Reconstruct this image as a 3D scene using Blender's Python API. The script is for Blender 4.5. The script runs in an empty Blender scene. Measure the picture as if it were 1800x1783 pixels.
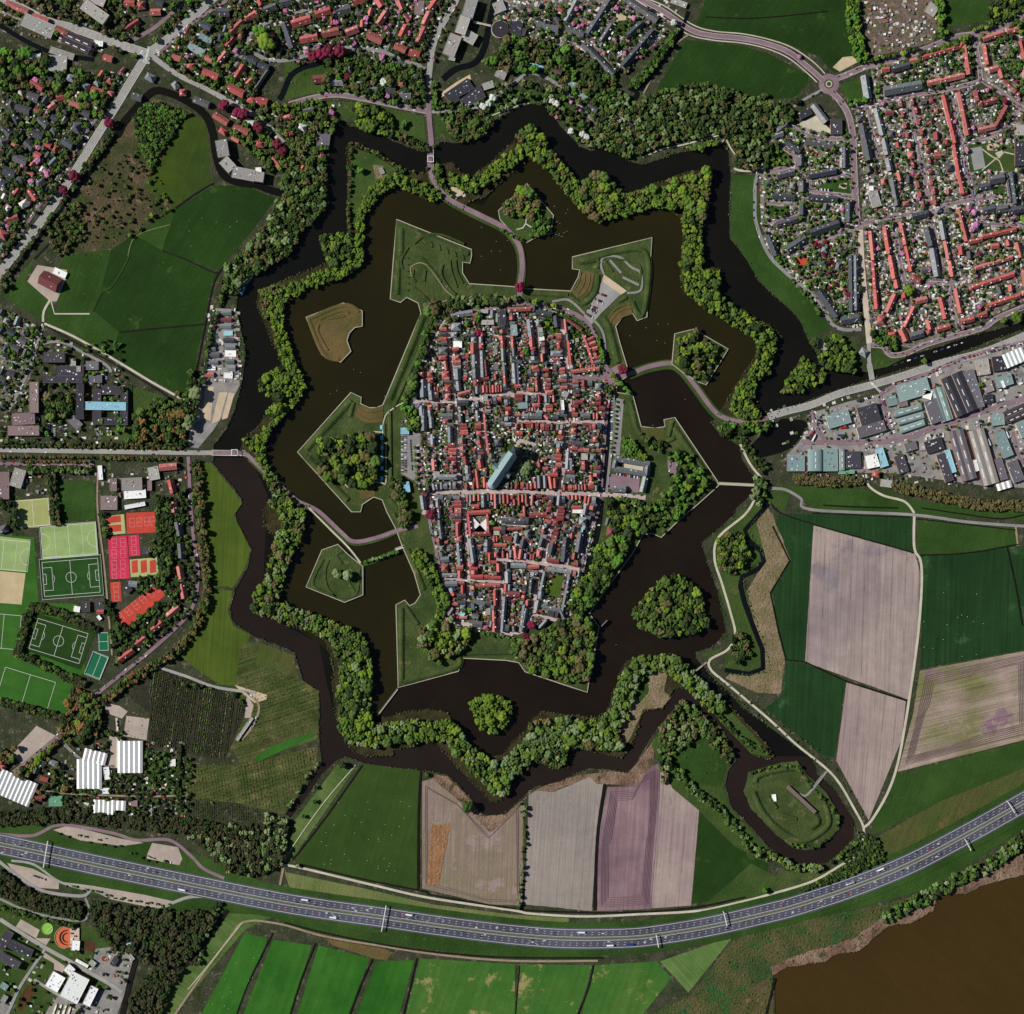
import bpy, bmesh, math, random
import numpy as np
from mathutils import Vector, noise
from mathutils.geometry import tessellate_polygon
R = random.Random(7); NR = np.random.RandomState(7)
D = bpy.data; SC = bpy.context.scene; COL = SC.collection

# ---------------------------------------------------------------- camera, sky, sun, exposure
CAM_H = 3600.0
cam = D.cameras.new('camera'); cam_o = D.objects.new('camera', cam); COL.objects.link(cam_o)
cam_o.location = (0, 0, CAM_H); cam.sensor_width = 36; cam.lens = 36 * CAM_H / 1800.0
cam.clip_start = 10; cam.clip_end = 30000; SC.camera = cam_o
EL = math.radians(41); SX, SY = 0.966, -0.259          # where shadows fall
world = D.worlds.new('World'); SC.world = world; world.use_nodes = True
wn = world.node_tree.nodes; sky = wn.new('ShaderNodeTexSky'); sky.sky_type = 'NISHITA'; sky.sun_disc = False; sky.altitude = 1500; sky.dust_density = .5; sky.air_density = 1.0
sky.sun_elevation = EL; sky.sun_rotation = math.atan2(-SX, -SY)
world.node_tree.links.new(sky.outputs[0], wn['Background'].inputs[0]); wn['Background'].inputs[1].default_value = 0.05
sun = D.lights.new('sun', 'SUN'); sun.energy = 4.9; sun.angle = math.radians(0.5); sun.color = (1, 0.96, 0.9)
sun_o = D.objects.new('sun', sun); COL.objects.link(sun_o); sun_o.location = (-2000, 500, 2500)
sun_o.rotation_euler = Vector((SX * math.cos(EL), SY * math.cos(EL), -math.sin(EL))).to_track_quat('-Z', 'Y').to_euler()
SC.view_settings.view_transform = 'Standard'; SC.view_settings.look = 'None'; SC.view_settings.exposure = 0.0; SC.view_settings.gamma = 1.0
SC.cycles.max_bounces = 4; SC.cycles.diffuse_bounces = 2; SC.cycles.glossy_bounces = 2

# ---------------------------------------------------------------- coordinates: photo pixels = metres
W_, H_ = 1800, 1783
def X(px): return px - 900.0
def Y(py): return 891.5 - py
TR = {'F': (0, 0, 1)}
for i in range(4):
    for j in range(4): TR['%d%d' % (i, j)] = (450 * i, 450 * j if j < 3 else 1333, 3.962)
TR.update({'R1': (700, 530, 8.916), 'R2': (880, 530, 8.916), 'R3': (700, 720, 8.916), 'R4': (880, 720, 8.916), 'R5': (760, 910, 8.916),
           'R6': (900, 910, 8.916), 'N1': (1500, 0, 5.943), 'N2': (1500, 300, 5.943), 'N3': (270, 0, 7.132), 'N4': (0, 1500, 6.3)})
def pts(s, t='F'):
    v = [float(k) for k in s.replace(',', ' ').split()]; ox, oy, k = TR[t]
    return [(ox + v[i] / k, oy + v[i + 1] / k) for i in range(0, len(v) - 1, 2)]
def lin(c):
    f = lambda u: (u / 12.92 if u <= .04045 else ((u + .055) / 1.055) ** 2.4)
    return tuple(f(x / 255.) for x in c)

# ---------------------------------------------------------------- rasters (1 m) that tell where things may stand
OCC = np.zeros((H_, W_), np.uint8); WAT = np.zeros((H_, W_), np.uint8); TOC = np.zeros((H_, W_), np.uint8)
def ras_poly(p, arr=None, val=1):
    a = np.array(p); x0, y0 = np.maximum(np.floor(a.min(0)), 0).astype(int); x1 = min(int(a[:, 0].max()) + 2, W_); y1 = min(int(a[:, 1].max()) + 2, H_)
    if x1 <= x0 or y1 <= y0: return None
    gx, gy = np.meshgrid(np.arange(x0, x1) + .5, np.arange(y0, y1) + .5); m = np.zeros(gx.shape, bool); n = len(a)
    for i in range(n):
        xa, ya = a[i]; xb, yb = a[(i + 1) % n]
        if ya == yb: continue
        c = ((ya > gy) != (yb > gy)) & (gx < (xb - xa) * (gy - ya) / (yb - ya) + xa); m ^= c
    if arr is not None: arr[y0:y1, x0:x1][m] = val
    return x0, y0, x1, y1, m
def ras_line(p, w, arr, val=1):
    for (xa, ya), (xb, yb) in zip(p[:-1], p[1:]):
        x0 = max(int(min(xa, xb) - w), 0); x1 = min(int(max(xa, xb) + w) + 2, W_); y0 = max(int(min(ya, yb) - w), 0); y1 = min(int(max(ya, yb) + w) + 2, H_)
        if x1 <= x0 or y1 <= y0: continue
        gx, gy = np.meshgrid(np.arange(x0, x1) + .5, np.arange(y0, y1) + .5); dx, dy = xb - xa, yb - ya; l = dx * dx + dy * dy + 1e-9
        t = np.clip(((gx - xa) * dx + (gy - ya) * dy) / l, 0, 1); d = np.hypot(gx - xa - t * dx, gy - ya - t * dy)
        arr[y0:y1, x0:x1][d <= w / 2] = val
def inimg(x, y): return 0 <= x < W_ and 0 <= y < H_
def free(x, y, a=None): return inimg(x, y) and (OCC if a is None else a)[int(y), int(x)] == 0
def rect(cx, cy, L, W, a):
    c, s = math.cos(a), math.sin(a)
    return [(cx + u * L / 2 * c - v * W / 2 * s, cy + u * L / 2 * s + v * W / 2 * c) for u, v in ((-1, -1), (1, -1), (1, 1), (-1, 1))]
def rect_ok(cx, cy, L, W, a, tol=.06, stamp=True, grow=0):
    if not (3 < cx < W_ - 3 and 3 < cy < H_ - 3): return False
    r = ras_poly(rect(cx, cy, L + grow, W + grow, a))
    if r is None: return False
    x0, y0, x1, y1, m = r; n = m.sum()
    if n == 0 or ((OCC[y0:y1, x0:x1] > 0) | (WAT[y0:y1, x0:x1] > 0))[m].sum() > tol * n: return False
    if stamp: ras_poly(rect(cx, cy, L, W, a), OCC, 3)
    return True

# ---------------------------------------------------------------- curves
def smooth(p, step=5.0, closed=False):
    out = []; n = len(p); rng = range(n if closed else n - 1)
    for i in rng:
        if closed: a, b, c, d = p[(i - 1) % n], p[i], p[(i + 1) % n], p[(i + 2) % n]
        else: a, b, c, d = p[max(i - 1, 0)], p[i], p[i + 1], p[min(i + 2, n - 1)]
        k = max(1, int(math.hypot(c[0] - b[0], c[1] - b[1]) / step))
        for j in range(k):
            t = j / k; t2, t3 = t * t, t ** 3
            out.append(tuple(.5 * (2 * b[q] + (c[q] - a[q]) * t + (2 * a[q] - 5 * b[q] + 4 * c[q] - d[q]) * t2 + (3 * b[q] - a[q] - 3 * c[q] + d[q]) * t3) for q in (0, 1)))
    if not closed: out.append(p[-1])
    return out
def rough(p, step=5.0, amp=1.0, seed=0.):
    out = []; n = len(p)
    for i in range(n):
        a, b = p[i], p[(i + 1) % n]; k = max(1, int(math.hypot(b[0] - a[0], b[1] - a[1]) / step))
        for j in range(k):
            t = j / k; x, y = a[0] + (b[0] - a[0]) * t, a[1] + (b[1] - a[1]) * t
            out.append((x + amp * (noise.noise((x * .09, y * .09, seed)) * 1.8 + noise.noise((x * .4, y * .4, seed)) * .8), y + amp * (noise.noise((x * .09, y * .09, seed + 9)) * 1.8 + noise.noise((x * .4, y * .4, seed + 5)) * .8)))
    return out
def offs(p, i, closed=False):
    n = len(p)
    a = p[(i - 1) % n] if closed else p[max(i - 1, 0)]; b = p[(i + 1) % n] if closed else p[min(i + 1, n - 1)]
    dx, dy = b[0] - a[0], b[1] - a[1]; l = math.hypot(dx, dy) or 1
    return -dy / l, dx / l
def length(p): return sum(math.hypot(b[0] - a[0], b[1] - a[1]) for a, b in zip(p[:-1], p[1:]))
def walk(p, step, start=0.0):
    d = start; acc = 0
    for a, b in zip(p[:-1], p[1:]):
        l = math.hypot(b[0] - a[0], b[1] - a[1])
        if l < 1e-6: continue
        while d <= acc + l:
            t = (d - acc) / l; yield a[0] + (b[0] - a[0]) * t, a[1] + (b[1] - a[1]) * t, math.atan2(b[1] - a[1], b[0] - a[0]); d += step() if callable(step) else step
        acc += l

# ---------------------------------------------------------------- materials
MATS = {}
def newmat(name):
    m = D.materials.new(name); m.use_nodes = True; nt = m.node_tree; b = nt.nodes['Principled BSDF']; MATS[name] = m
    return m, nt, b
def N(nt, t, **k):
    n = nt.nodes.new(t)
    for a, v in k.items(): setattr(n, a, v)
    return n
def coord(nt, scale=(1, 1, 1), rz=0):
    g = N(nt, 'ShaderNodeNewGeometry'); mp = N(nt, 'ShaderNodeMapping'); nt.links.new(g.outputs['Position'], mp.inputs[0])
    if rz:
        m0 = mp; m0.inputs['Rotation'].default_value = (0, 0, rz); mp = N(nt, 'ShaderNodeMapping'); nt.links.new(m0.outputs[0], mp.inputs[0])
    mp.inputs['Scale'].default_value = scale
    return mp.outputs[0]
def nz(nt, scale, detail=3, vec=None, rough_=.55):
    n = N(nt, 'ShaderNodeTexNoise'); n.inputs['Scale'].default_value = scale; n.inputs['Detail'].default_value = detail; n.inputs['Roughness'].default_value = rough_
    nt.links.new(vec if vec is not None else coord(nt), n.inputs['Vector']); return n.outputs['Fac']
def ramp(nt, fac, stops, interp='LINEAR'):
    r = N(nt, 'ShaderNodeValToRGB'); r.color_ramp.interpolation = interp; e = r.color_ramp.elements
    while len(e) < len(stops): e.new(.5)
    for q, (p, c) in zip(e, stops): q.position = p; q.color = (*c, 1)
    nt.links.new(fac, r.inputs[0]); return r.outputs[0]
def mix(nt, fac, a, b, mode='MIX'):
    m = N(nt, 'ShaderNodeMix', data_type='RGBA', blend_type=mode)
    for s, v in ((0, fac), (6, a), (7, b)):
        if hasattr(v, 'links') or isinstance(v, bpy.types.NodeSocket): nt.links.new(v, m.inputs[s])
        elif s == 0: m.inputs[0].default_value = v
        else: m.inputs[s].default_value = (*v, 1)
    return m.outputs[2]
def maprange(nt, v, a, b, c, d):
    m = N(nt, 'ShaderNodeMapRange'); nt.links.new(v, m.inputs[0])
    for i, q in enumerate((a, b, c, d)): m.inputs[i + 1].default_value = q
    return m.outputs[0]
def grey(nt, v):
    c = N(nt, 'ShaderNodeCombineColor')
    for i in range(3): nt.links.new(v, c.inputs[i])
    return c.outputs[0]
def finish(nt, b, col, rgh=.85, spec=.2):
    if isinstance(col, bpy.types.NodeSocket): nt.links.new(col, b.inputs['Base Color'])
    else: b.inputs['Base Color'].default_value = (*col, 1)
    b.inputs['Roughness'].default_value = rgh; b.inputs['Specular IOR Level'].default_value = spec
# ground with broad patches, grain, stripes (crop rows, mowing) and worn spots
def ground(name, c1, c2, ang=0, period=0, amt=.3, big=.012, fine=.25, spot=None, spotamt=.5, spotscale=.03, k=1.0, lines=None, bump=0):
    m, nt, b = newmat(name); c1, c2 = [tuple(q * k for q in lin(c)) for c in (c1, c2)]
    c = ramp(nt, nz(nt, big, 5), [(.35, c1), (.65, c2)])
    if spot:
        f = maprange(nt, nz(nt, spotscale, 6, rough_=.7), .5 + .12 * (1 - spotamt), .56 + .12 * (1 - spotamt), 0, 1); c = mix(nt, f, c, tuple(q * k for q in lin(spot)))
    if period:
        v = coord(nt, (1. / period, .006, 1), math.radians(ang)); s = nz(nt, 1.0, 2, v)
        c = mix(nt, 1.0, c, grey(nt, maprange(nt, s, .3, .7, 1 - amt, 1 + amt)), 'MULTIPLY')
    if lines:       # thin tramlines left by the tractor: (spacing, width, strength)
        v = coord(nt, (1, 1, 1), math.radians(ang)); sx = N(nt, 'ShaderNodeSeparateXYZ'); nt.links.new(v, sx.inputs[0])
        w = N(nt, 'ShaderNodeMath', operation='PINGPONG'); nt.links.new(sx.outputs[0], w.inputs[0]); w.inputs[1].default_value = lines[0] / 2
        q = maprange(nt, w.outputs[0], lines[1] * .5, lines[1], 1 - lines[2], 1); q2 = N(nt, 'ShaderNodeMath', operation='MAXIMUM'); nt.links.new(q, q2.inputs[0]); nt.links.new(maprange(nt, nz(nt, .02, 4, v), .4, .6, .6, 1.0), q2.inputs[1])
        c = mix(nt, 1.0, c, grey(nt, q2.outputs[0]), 'MULTIPLY')
    c = mix(nt, 1.0, c, grey(nt, maprange(nt, nz(nt, .35, 5, rough_=.7), .25, .75, 1 - fine, 1 + fine)), 'MULTIPLY')
    c = mix(nt, 1.0, c, grey(nt, maprange(nt, nz(nt, .045, 5, rough_=.6), .3, .7, .9, 1.1)), 'MULTIPLY')
    finish(nt, b, c, .95, .1)
    if bump:
        bp = N(nt, 'ShaderNodeBump'); bp.inputs['Strength'].default_value = 1; bp.inputs['Distance'].default_value = bump; nt.links.new(nz(nt, .22, 4, rough_=.65), bp.inputs['Height']); nt.links.new(bp.outputs[0], b.inputs['Normal'])
    return m
def plain(name, c, var=.12, sc=.3, rgh=.8, spec=.3, k=1.0):
    m, nt, b = newmat(name); c = tuple(q * k for q in lin(c))
    finish(nt, b, mix(nt, 1.0, c, grey(nt, maprange(nt, nz(nt, sc, 5, rough_=.65), .25, .75, 1 - var, 1 + var)), 'MULTIPLY'), rgh, spec)
    return m
def tinted(name, src, var=.2, sc=.5, rgh=.8, spec=.25, ridge=0):
    m, nt, b = newmat(name)
    if src == 'obj': c = N(nt, 'ShaderNodeObjectInfo').outputs['Color']
    else: c = N(nt, 'ShaderNodeAttribute', attribute_name='Col').outputs['Color']
    c = mix(nt, 1.0, c, grey(nt, maprange(nt, nz(nt, sc, 5, rough_=.7), .25, .75, 1 - var, 1 + var)), 'MULTIPLY')
    finish(nt, b, c, rgh, spec); return m
def water(name, c1, c2, sc=.01, rgh=.12, rip=0.):
    m, nt, b = newmat(name); c = ramp(nt, nz(nt, sc, 5), [(.35, lin(c1)), (.7, lin(c2))])
    st = nz(nt, 1.0, 4, coord(nt, (.012, .05, 1), .7)); c = mix(nt, 1.0, c, grey(nt, maprange(nt, st, .3, .7, .95, 1.05)), 'MULTIPLY'); c = mix(nt, 1.0, c, grey(nt, maprange(nt, nz(nt, .3, 6, rough_=.8), .25, .75, .84, 1.16)), 'MULTIPLY')
    finish(nt, b, c, rgh, .35)
    n = nz(nt, .25, 5, coord(nt, (1, .45, 1), .6)); bp = N(nt, 'ShaderNodeBump'); bp.inputs['Strength'].default_value = rip; bp.inputs['Distance'].default_value = 1.0
    nt.links.new(n, bp.inputs['Height']); nt.links.new(bp.outputs[0], b.inputs['Normal']); return m

# ---------------------------------------------------------------- meshes and objects
def mesh(name, V, F, mat=None, col=None, smooth_=False):
    me = D.meshes.new(name); V = np.asarray(V, np.float32).reshape(-1, 3)
    if isinstance(F, np.ndarray):
        k = F.shape[1]; me.vertices.add(len(V)); me.vertices.foreach_set('co', V.ravel()); me.loops.add(F.size); me.loops.foreach_set('vertex_index', F.ravel().astype(np.int32))
        me.polygons.add(len(F)); me.polygons.foreach_set('loop_start', np.arange(0, F.size, k, dtype=np.int32)); me.update(calc_edges=True)
    else: me.from_pydata(V.tolist(), [], F); me.update()
    if mat is not None: me.materials.append(MATS[mat] if isinstance(mat, str) else mat)
    if col is not None:
        a = me.attributes.new('Col', 'FLOAT_COLOR', 'POINT'); c = np.ones((len(V), 4), np.float32); c[:, :3] = col; a.data.foreach_set('color', c.ravel())
    if smooth_: me.polygons.foreach_set('use_smooth', [True] * len(me.polygons))
    return me
def link(name, data, parent=None, loc=(0, 0, 0), rz=0, color=None, scale=None):
    o = D.objects.new(name, data); COL.objects.link(o); o.location = loc
    if rz: o.rotation_euler = (0, 0, rz)
    if parent: o.parent = parent
    if color is not None: o.color = (*color[:3], 1)
    if scale is not None: o.scale = scale
    return o
def setting(name, data):
    o = link(name, data); o['kind'] = 'structure'; return o
def stuff(name, data, label=None):
    o = link(name, data); o['kind'] = 'stuff'
    if label: o['label'] = label
    return o
def is_ccw(p): return sum(a[0] * b[1] - b[0] * a[1] for a, b in zip(p, p[1:] + p[:1])) > 0
def sheet(name, p, mat, z, skirt=None, holes=(), kind='structure', occ=0):
    loops = [[(X(a), Y(b)) for a, b in q] for q in [p] + list(holes)]
    vl = [[Vector((a, b, 0)) for a, b in q] for q in loops]; tri = tessellate_polygon(vl); V = [(v.x, v.y, z) for q in vl for v in q]; F = []
    for t in tri:
        a, b, c = [V[i] for i in t]
        F.append(t if (b[0] - a[0]) * (c[1] - a[1]) - (b[1] - a[1]) * (c[0] - a[0]) > 0 else t[::-1])
    F = [tuple(f) for f in F]
    if skirt is not None:
        base = 0
        for q in loops:
            n = len(q); k = len(V); V += [(a, b, skirt) for a, b in q]
            for i in range(n):
                j = (i + 1) % n; F.append((base + i, k + i, k + j, base + j))
            base += n
    me = mesh(name, V, F, mat)
    if occ: ras_poly(p, OCC, occ)
    return setting(name, me) if kind == 'structure' else me
def ribbon_geo(p, w, z, closed=False, h=0, top=None):
    """flat ribbon, or a bank with sloping sides when h > 0 (top = crest width)"""
    V = []; F = []; n = len(p)
    prof = [(-w / 2, z), (w / 2, z)] if not h else [(-w / 2, z), (-(top or w * .3) / 2, z + h), ((top or w * .3) / 2, z + h), (w / 2, z)]
    for i, (x, y) in enumerate(p):
        nx, ny = offs(p, i, closed)
        for d, zz in prof: V.append((X(x + nx * d), Y(y + ny * d), zz))
    m = len(prof)
    for i in range(n if closed else n - 1):
        j = (i + 1) % n
        for q in range(m - 1): F.append((i * m + q, i * m + q + 1, j * m + q + 1, j * m + q))
    if h and not closed: F += [(0, 3, 2, 1) if False else (0, 1, 2, 3), (len(V) - 1, len(V) - 2, len(V) - 3, len(V) - 4)]
    return V, F
def join(parts):
    V = []; F = []
    for v, f in parts:
        k = len(V); V += v; F += [tuple(q + k for q in t) for t in f]
    return V, F
def box_geo(cx, cy, L, W, a, z0, z1, taper=1.0):
    """photo-pixel centre, angle in photo space"""
    b = rect(cx, cy, L, W, a); t = rect(cx, cy, L * taper, W * taper, a)
    V = [(X(x), Y(y), z0) for x, y in b] + [(X(x), Y(y), z1) for x, y in t]
    return V, [(0, 1, 5, 4), (1, 2, 6, 5), (2, 3, 7, 6), (3, 0, 4, 7), (7, 6, 5, 4)][:5]
# ---------------------------------------------------------------- labels
LM = [((895, 815), 'large church'), ((1457, 148), 'roundabout'), ((125, 1012), 'striped football pitch'), ((100, 1127), 'hedged football pitch'),
      ((1178, 1068), 'big wooded island'), ((865, 1255), 'small wooded island'), ((757, 279), 'northern drawbridge'), ((415, 795), 'western drawbridge'),
      ((262, 95), 'large road crossing'), ((1395, 1420), 'oval fort island'), ((768, 1500), 'straw patch'), ((405, 590), 'mobile home park'),
      ((1065, 515), 'bastion car park'), ((88, 495), 'red roofed farm'), ((230, 1330), 'white greenhouse'), ((85, 1632), 'green round tank'),
      ((980, 1010), 'walled lawn courtyard'), ((590, 585), 'bare grassy islet'), ((1480, 225), 'school yard'), ((1750, 280), 'park playground'),
      ((1690, 690), 'largest black hall'), ((1532, 655), 'canal bridge'), ((580, 92), 'copper beech trio'), ((190, 717), 'pale blue roof wing'),
      ((415, 285), 'curved white flats'), ((245, 1065), 'clay tennis courts'), ((842, 920), 'square courtyard block'), ((1110, 822), 'barracks courtyard'),
      ((920, 380), 'northern tree islet'), ((1225, 625), 'eastern tree islet'), ((1413, 665), 'triangular tree islet'), ((1518, 450), 'bare sandy street'),
      ((1090, 60), 'square courtyard estate'), ((640, 30), 'northern side street'), ((60, 260), 'diagonal main road'), ((205, 700), 'hospital pond garden'),
      ((590, 1005), 'green islet with mounds'), ((1610, 908), 'farm track crossing'), ((1640, 1600), 'lake shore bend'), ((130, 1735), 'large white hall'),
      ((278, 1510), 'roadside gravel yard'), ((1500, 830), 'white factory roof'), ((1590, 500), 'cherry tree lawn'), ((270, 200), 'scrubby meadow'), ((450, 1215), 'nursery yard')]
USED = set()
ON_ = 'zero one two three four five six seven eight nine ten eleven twelve thirteen fourteen fifteen sixteen seventeen eighteen nineteen'.split()
TE_ = '0 0 twenty thirty forty fifty sixty seventy eighty ninety'.split()
def nw(n):
    if n < 20: return ON_[n]
    if n < 100: return TE_[n // 10] + ('-' + ON_[n % 10] if n % 10 else '')
    return ON_[n // 100] + '-hundred' + ('-' + nw(n % 100) if n % 100 else '')
def lab(desc, x, y, extra=0):
    c = sorted(LM, key=lambda l: (l[0][0] - x) ** 2 + (l[0][1] - y) ** 2)
    for k in range(4):
        (lx, ly), nm = c[k]; dx, dy = round(x - lx), round(ly - y); t = []
        if dx: t.append('%s m %s' % (nw(abs(dx)), 'east' if dx > 0 else 'west'))
        if dy: t.append('%s m %s' % (nw(abs(dy)), 'north' if dy > 0 else 'south'))
        s = desc + (', ' + ' and '.join(t) + ' of the ' + nm if t else ' beside the ' + nm)
        if len(s.split()) > 16: continue
        if s not in USED: USED.add(s); return s
    while s in USED or len(s.split()) > 16:
        x += 1; (lx, ly), nm = c[0]; dx, dy = round(x - lx), round(ly - y)
        s = '%s, %s m %s, %s m %s of %s' % (' '.join(desc.split()[:5]), nw(abs(dx)), 'east' if dx > 0 else 'west', nw(abs(dy)), 'north' if dy > 0 else 'south', nm)
    USED.add(s); return s
def tag(o, label, cat, group=None):
    o['label'] = label; o['category'] = cat
    if group: o['group'] = group
    return o
def empty(name, x, y, label, cat, group=None, z=0, rz=0):
    o = link(name, None, loc=(X(x), Y(y), z), rz=rz); o.empty_display_size = 2; return tag(o, label, cat, group)
# ================================================================ SETTING MATERIALS
ground('garden_ground', (46, 56, 34), (70, 70, 54), big=.05, fine=.45, spot=(104, 96, 86), spotamt=.4, spotscale=.07, bump=2.5); ground('suburb_ground', (76, 76, 58), (128, 118, 110), big=.14, fine=.5, spot=(156, 146, 138), spotamt=.7, spotscale=.13, bump=2)
ground('grass', (38, 60, 24), (56, 76, 34), big=.02, fine=.3)
ground('park_grass', (48, 70, 30), (66, 84, 40), big=.02, fine=.3, spot=(92, 90, 60), spotamt=.1, bump=1.5)
ground('rampart_grass', (52, 68, 34), (72, 84, 46), big=.03, fine=.3, spot=(98, 94, 62), spotamt=.25, spotscale=.05, bump=1.6)
ground('dry_grass', (104, 88, 56), (84, 78, 44), big=.02, fine=.25, bump=1.2)
ground('scrub', (54, 66, 34), (92, 78, 60), big=.02, fine=.45, spot=(120, 98, 82), spotamt=.4, spotscale=.04, bump=3)
ground('reeds', (140, 122, 100), (106, 100, 66), big=.03, fine=.45, spot=(150, 120, 108), spotamt=.3, spotscale=.03, bump=3.5)
ground('redreeds', (108, 84, 70), (146, 122, 104), big=.03, fine=.55, spot=(78, 74, 48), spotamt=.7, spotscale=.05, bump=4)
ground('meadow_dark', (30, 52, 18), (38, 64, 24), 35, 5, .1, big=.008, fine=.28, spot=(54, 76, 34), spotamt=.15, spotscale=.02)
ground('meadow_mid', (40, 64, 24), (54, 80, 34), 20, 4, .08, big=.01, fine=.28, spot=(62, 82, 40), spotamt=.15, bump=0.8)
ground('meadow_olive', (62, 78, 24), (50, 68, 26), 20, 4, .1, big=.012, fine=.22)
ground('meadow_blue', (26, 52, 26), (34, 62, 32), 2, 5, .22, big=.006, fine=.25, spot=(56, 84, 50), spotamt=.12, spotscale=.012)
ground('meadow_s', (44, 66, 26), (56, 76, 32), 15, 5, .08, big=.006, fine=.16)
ground('meadow_bright', (38, 88, 26), (56, 104, 36), 20, 8, .12, big=.01, fine=.2)
ground('meadow_patchy', (50, 96, 36), (70, 104, 44), 20, 8, .1, big=.012, fine=.22, spot=(140, 132, 84), spotamt=.45, spotscale=.016)
ground('stripe_lawn', (64, 82, 28), (78, 94, 34), 3, 3.5, .16, big=.01, fine=.15)
ground('verge', (88, 104, 56), (112, 116, 72), 12, 3, .1, big=.012, fine=.25, bump=1.2)
ground('strip_green', (64, 88, 42), (92, 110, 60), -55, 3, .2, big=.02, fine=.15)
ground('mown', (78, 106, 52), (96, 120, 66), -42, 3.2, .2, big=.02, fine=.15)
ground('brown_green', (82, 78, 46), (68, 80, 38), 25, 6, .14, big=.012, fine=.25, spot=(104, 84, 58), spotamt=.25, bump=1.2)
ground('plowed', (134, 120, 120), (160, 144, 136), 2, 3.2, .16, big=.006, fine=.13, spot=(130, 118, 122), spotamt=.25, spotscale=.005, lines=(24, 1.3, .35))
ground('plowed_pale', (146, 136, 128), (134, 126, 120), 4, 2.4, .14, big=.008, fine=.12, lines=(14, .9, .15))
ground('plowed_pink', (144, 126, 124), (156, 140, 132), 5, 2.6, .16, big=.008, fine=.12, lines=(22, 1.2, .25))
ground('plowed_purple', (112, 88, 98), (142, 118, 120), 4, 5, .2, big=.01, fine=.15)
ground('plowed_brown', (136, 118, 110), (122, 112, 90), 2, 3, .16, big=.008, fine=.18, spot=(146, 128, 122), spotamt=.4, spotscale=.01, bump=0.6)
ground('plowed_mix', (152, 134, 124), (112, 110, 72), 76, 3.2, .3, big=.012, fine=.2, spot=(122, 98, 106), spotamt=.3, spotscale=.01, bump=0.6)
ground('straw', (156, 116, 84), (138, 102, 72), 2, 2, .2, big=.05, fine=.35, bump=3)
ground('orchard_ground', (58, 72, 34), (86, 88, 52), 72, 4, .35, big=.03, fine=.4, spot=(112, 100, 70), spotamt=.3, spotscale=.03, bump=2)
ground('nursery_ground', (44, 46, 36), (64, 58, 46), big=.05, fine=.4, bump=3)
ground('allotment', (112, 94, 90), (92, 88, 62), big=.06, fine=.35, spot=(130, 110, 104), spotamt=.5, spotscale=.08, bump=2)
ground('treefloor', (44, 42, 26), (66, 60, 38), big=.05, fine=.4, bump=3)
ground('ruff', (52, 76, 38), (96, 90, 58), big=.02, fine=.55, spot=(44, 92, 48), spotamt=.6, spotscale=.025, bump=5)
ground('marsh', (98, 84, 58), (72, 80, 44), big=.03, fine=.45, spot=(120, 96, 76), spotamt=.4, spotscale=.05, bump=4)
ground('town_ground', (118, 112, 106), (72, 72, 56), big=.1, fine=.4, spot=(166, 158, 150), spotamt=.6, spotscale=.14, bump=1.5)
ground('sand', (196, 178, 150), (180, 162, 136), big=.05, fine=.12)
ground('gravel', (176, 160, 148), (158, 146, 136), big=.03, fine=.18)
ground('concrete', (150, 148, 144), (138, 138, 138), big=.03, fine=.16)
ground('yard', (146, 140, 134), (120, 120, 120), big=.05, fine=.22, spot=(104, 104, 108), spotamt=.25, spotscale=.05)
ground('soil', (92, 58, 36), (66, 48, 36), big=.05, fine=.3)
ground('clay', (190, 72, 60), (180, 68, 56), 40, 8, .05, big=.05, fine=.08)
ground('pink_court', (198, 54, 84), (188, 52, 78), big=.05, fine=.12)
ground('pale_court', (168, 176, 118), (160, 170, 112), big=.05, fine=.08)
ground('hockey', (134, 158, 100), (146, 166, 108), 86, 9, .05, big=.02, fine=.12)
ground('yellow_field', (158, 162, 104), (150, 154, 98), big=.02, fine=.12)
ground('sand_field', (192, 172, 136), (184, 166, 130), 0, 6, .05, big=.02, fine=.07)
ground('pitch', (36, 68, 28), (44, 78, 34), 86, 11, .16, big=.02, fine=.2, spot=(70, 94, 56), spotamt=.1)
ground('pitch_hedged', (34, 58, 22), (40, 66, 26), 106, 9, .1, big=.02, fine=.14)
ground('teal_turf', (30, 96, 66), (34, 104, 72), big=.05, fine=.08)
ground('sport_grass', (46, 90, 30), (58, 100, 38), 105, 12, .08, big=.015, fine=.16)
ground('asphalt', (126, 124, 122), (140, 138, 134), big=.03, fine=.12)
ground('light_road', (156, 152, 146), (144, 142, 138), big=.03, fine=.12)
ground('brick_road', (122, 100, 110), (136, 114, 120), big=.03, fine=.14)
ground('dark_asphalt', (72, 73, 84), (84, 86, 98), 0, 0, big=.01, fine=.07)
ground('sidewalk', (160, 152, 148), (142, 132, 130), big=.05, fine=.2); ground('path', (190, 184, 166), (176, 170, 150), big=.05, fine=.12)
ground('dirt_path', (150, 132, 112), (136, 124, 100), big=.05, fine=.2)
ground('town_road', (164, 144, 146), (184, 168, 160), big=.06, fine=.16)
ground('sandy', (196, 184, 166), (180, 166, 150), big=.04, fine=.2)
plain('wall_stone', (168, 162, 142), .15); plain('marking', (225, 225, 222), .05); plain('dash', (190, 190, 195), .05)
water('w_outer', (17, 17, 13), (24, 22, 16)); water('w_inner', (31, 29, 11), (38, 34, 13), .006); water('w_se', (27, 21, 15), (33, 26, 17))
water('w_lake', (56, 42, 17), (64, 48, 19), .003, .25, .25); water('w_ditch', (22, 20, 16), (34, 30, 22), .05, .3); water('w_canal', (15, 18, 20), (20, 22, 22)); water('w_sw', (34, 27, 24), (40, 32, 27), .006)

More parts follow.
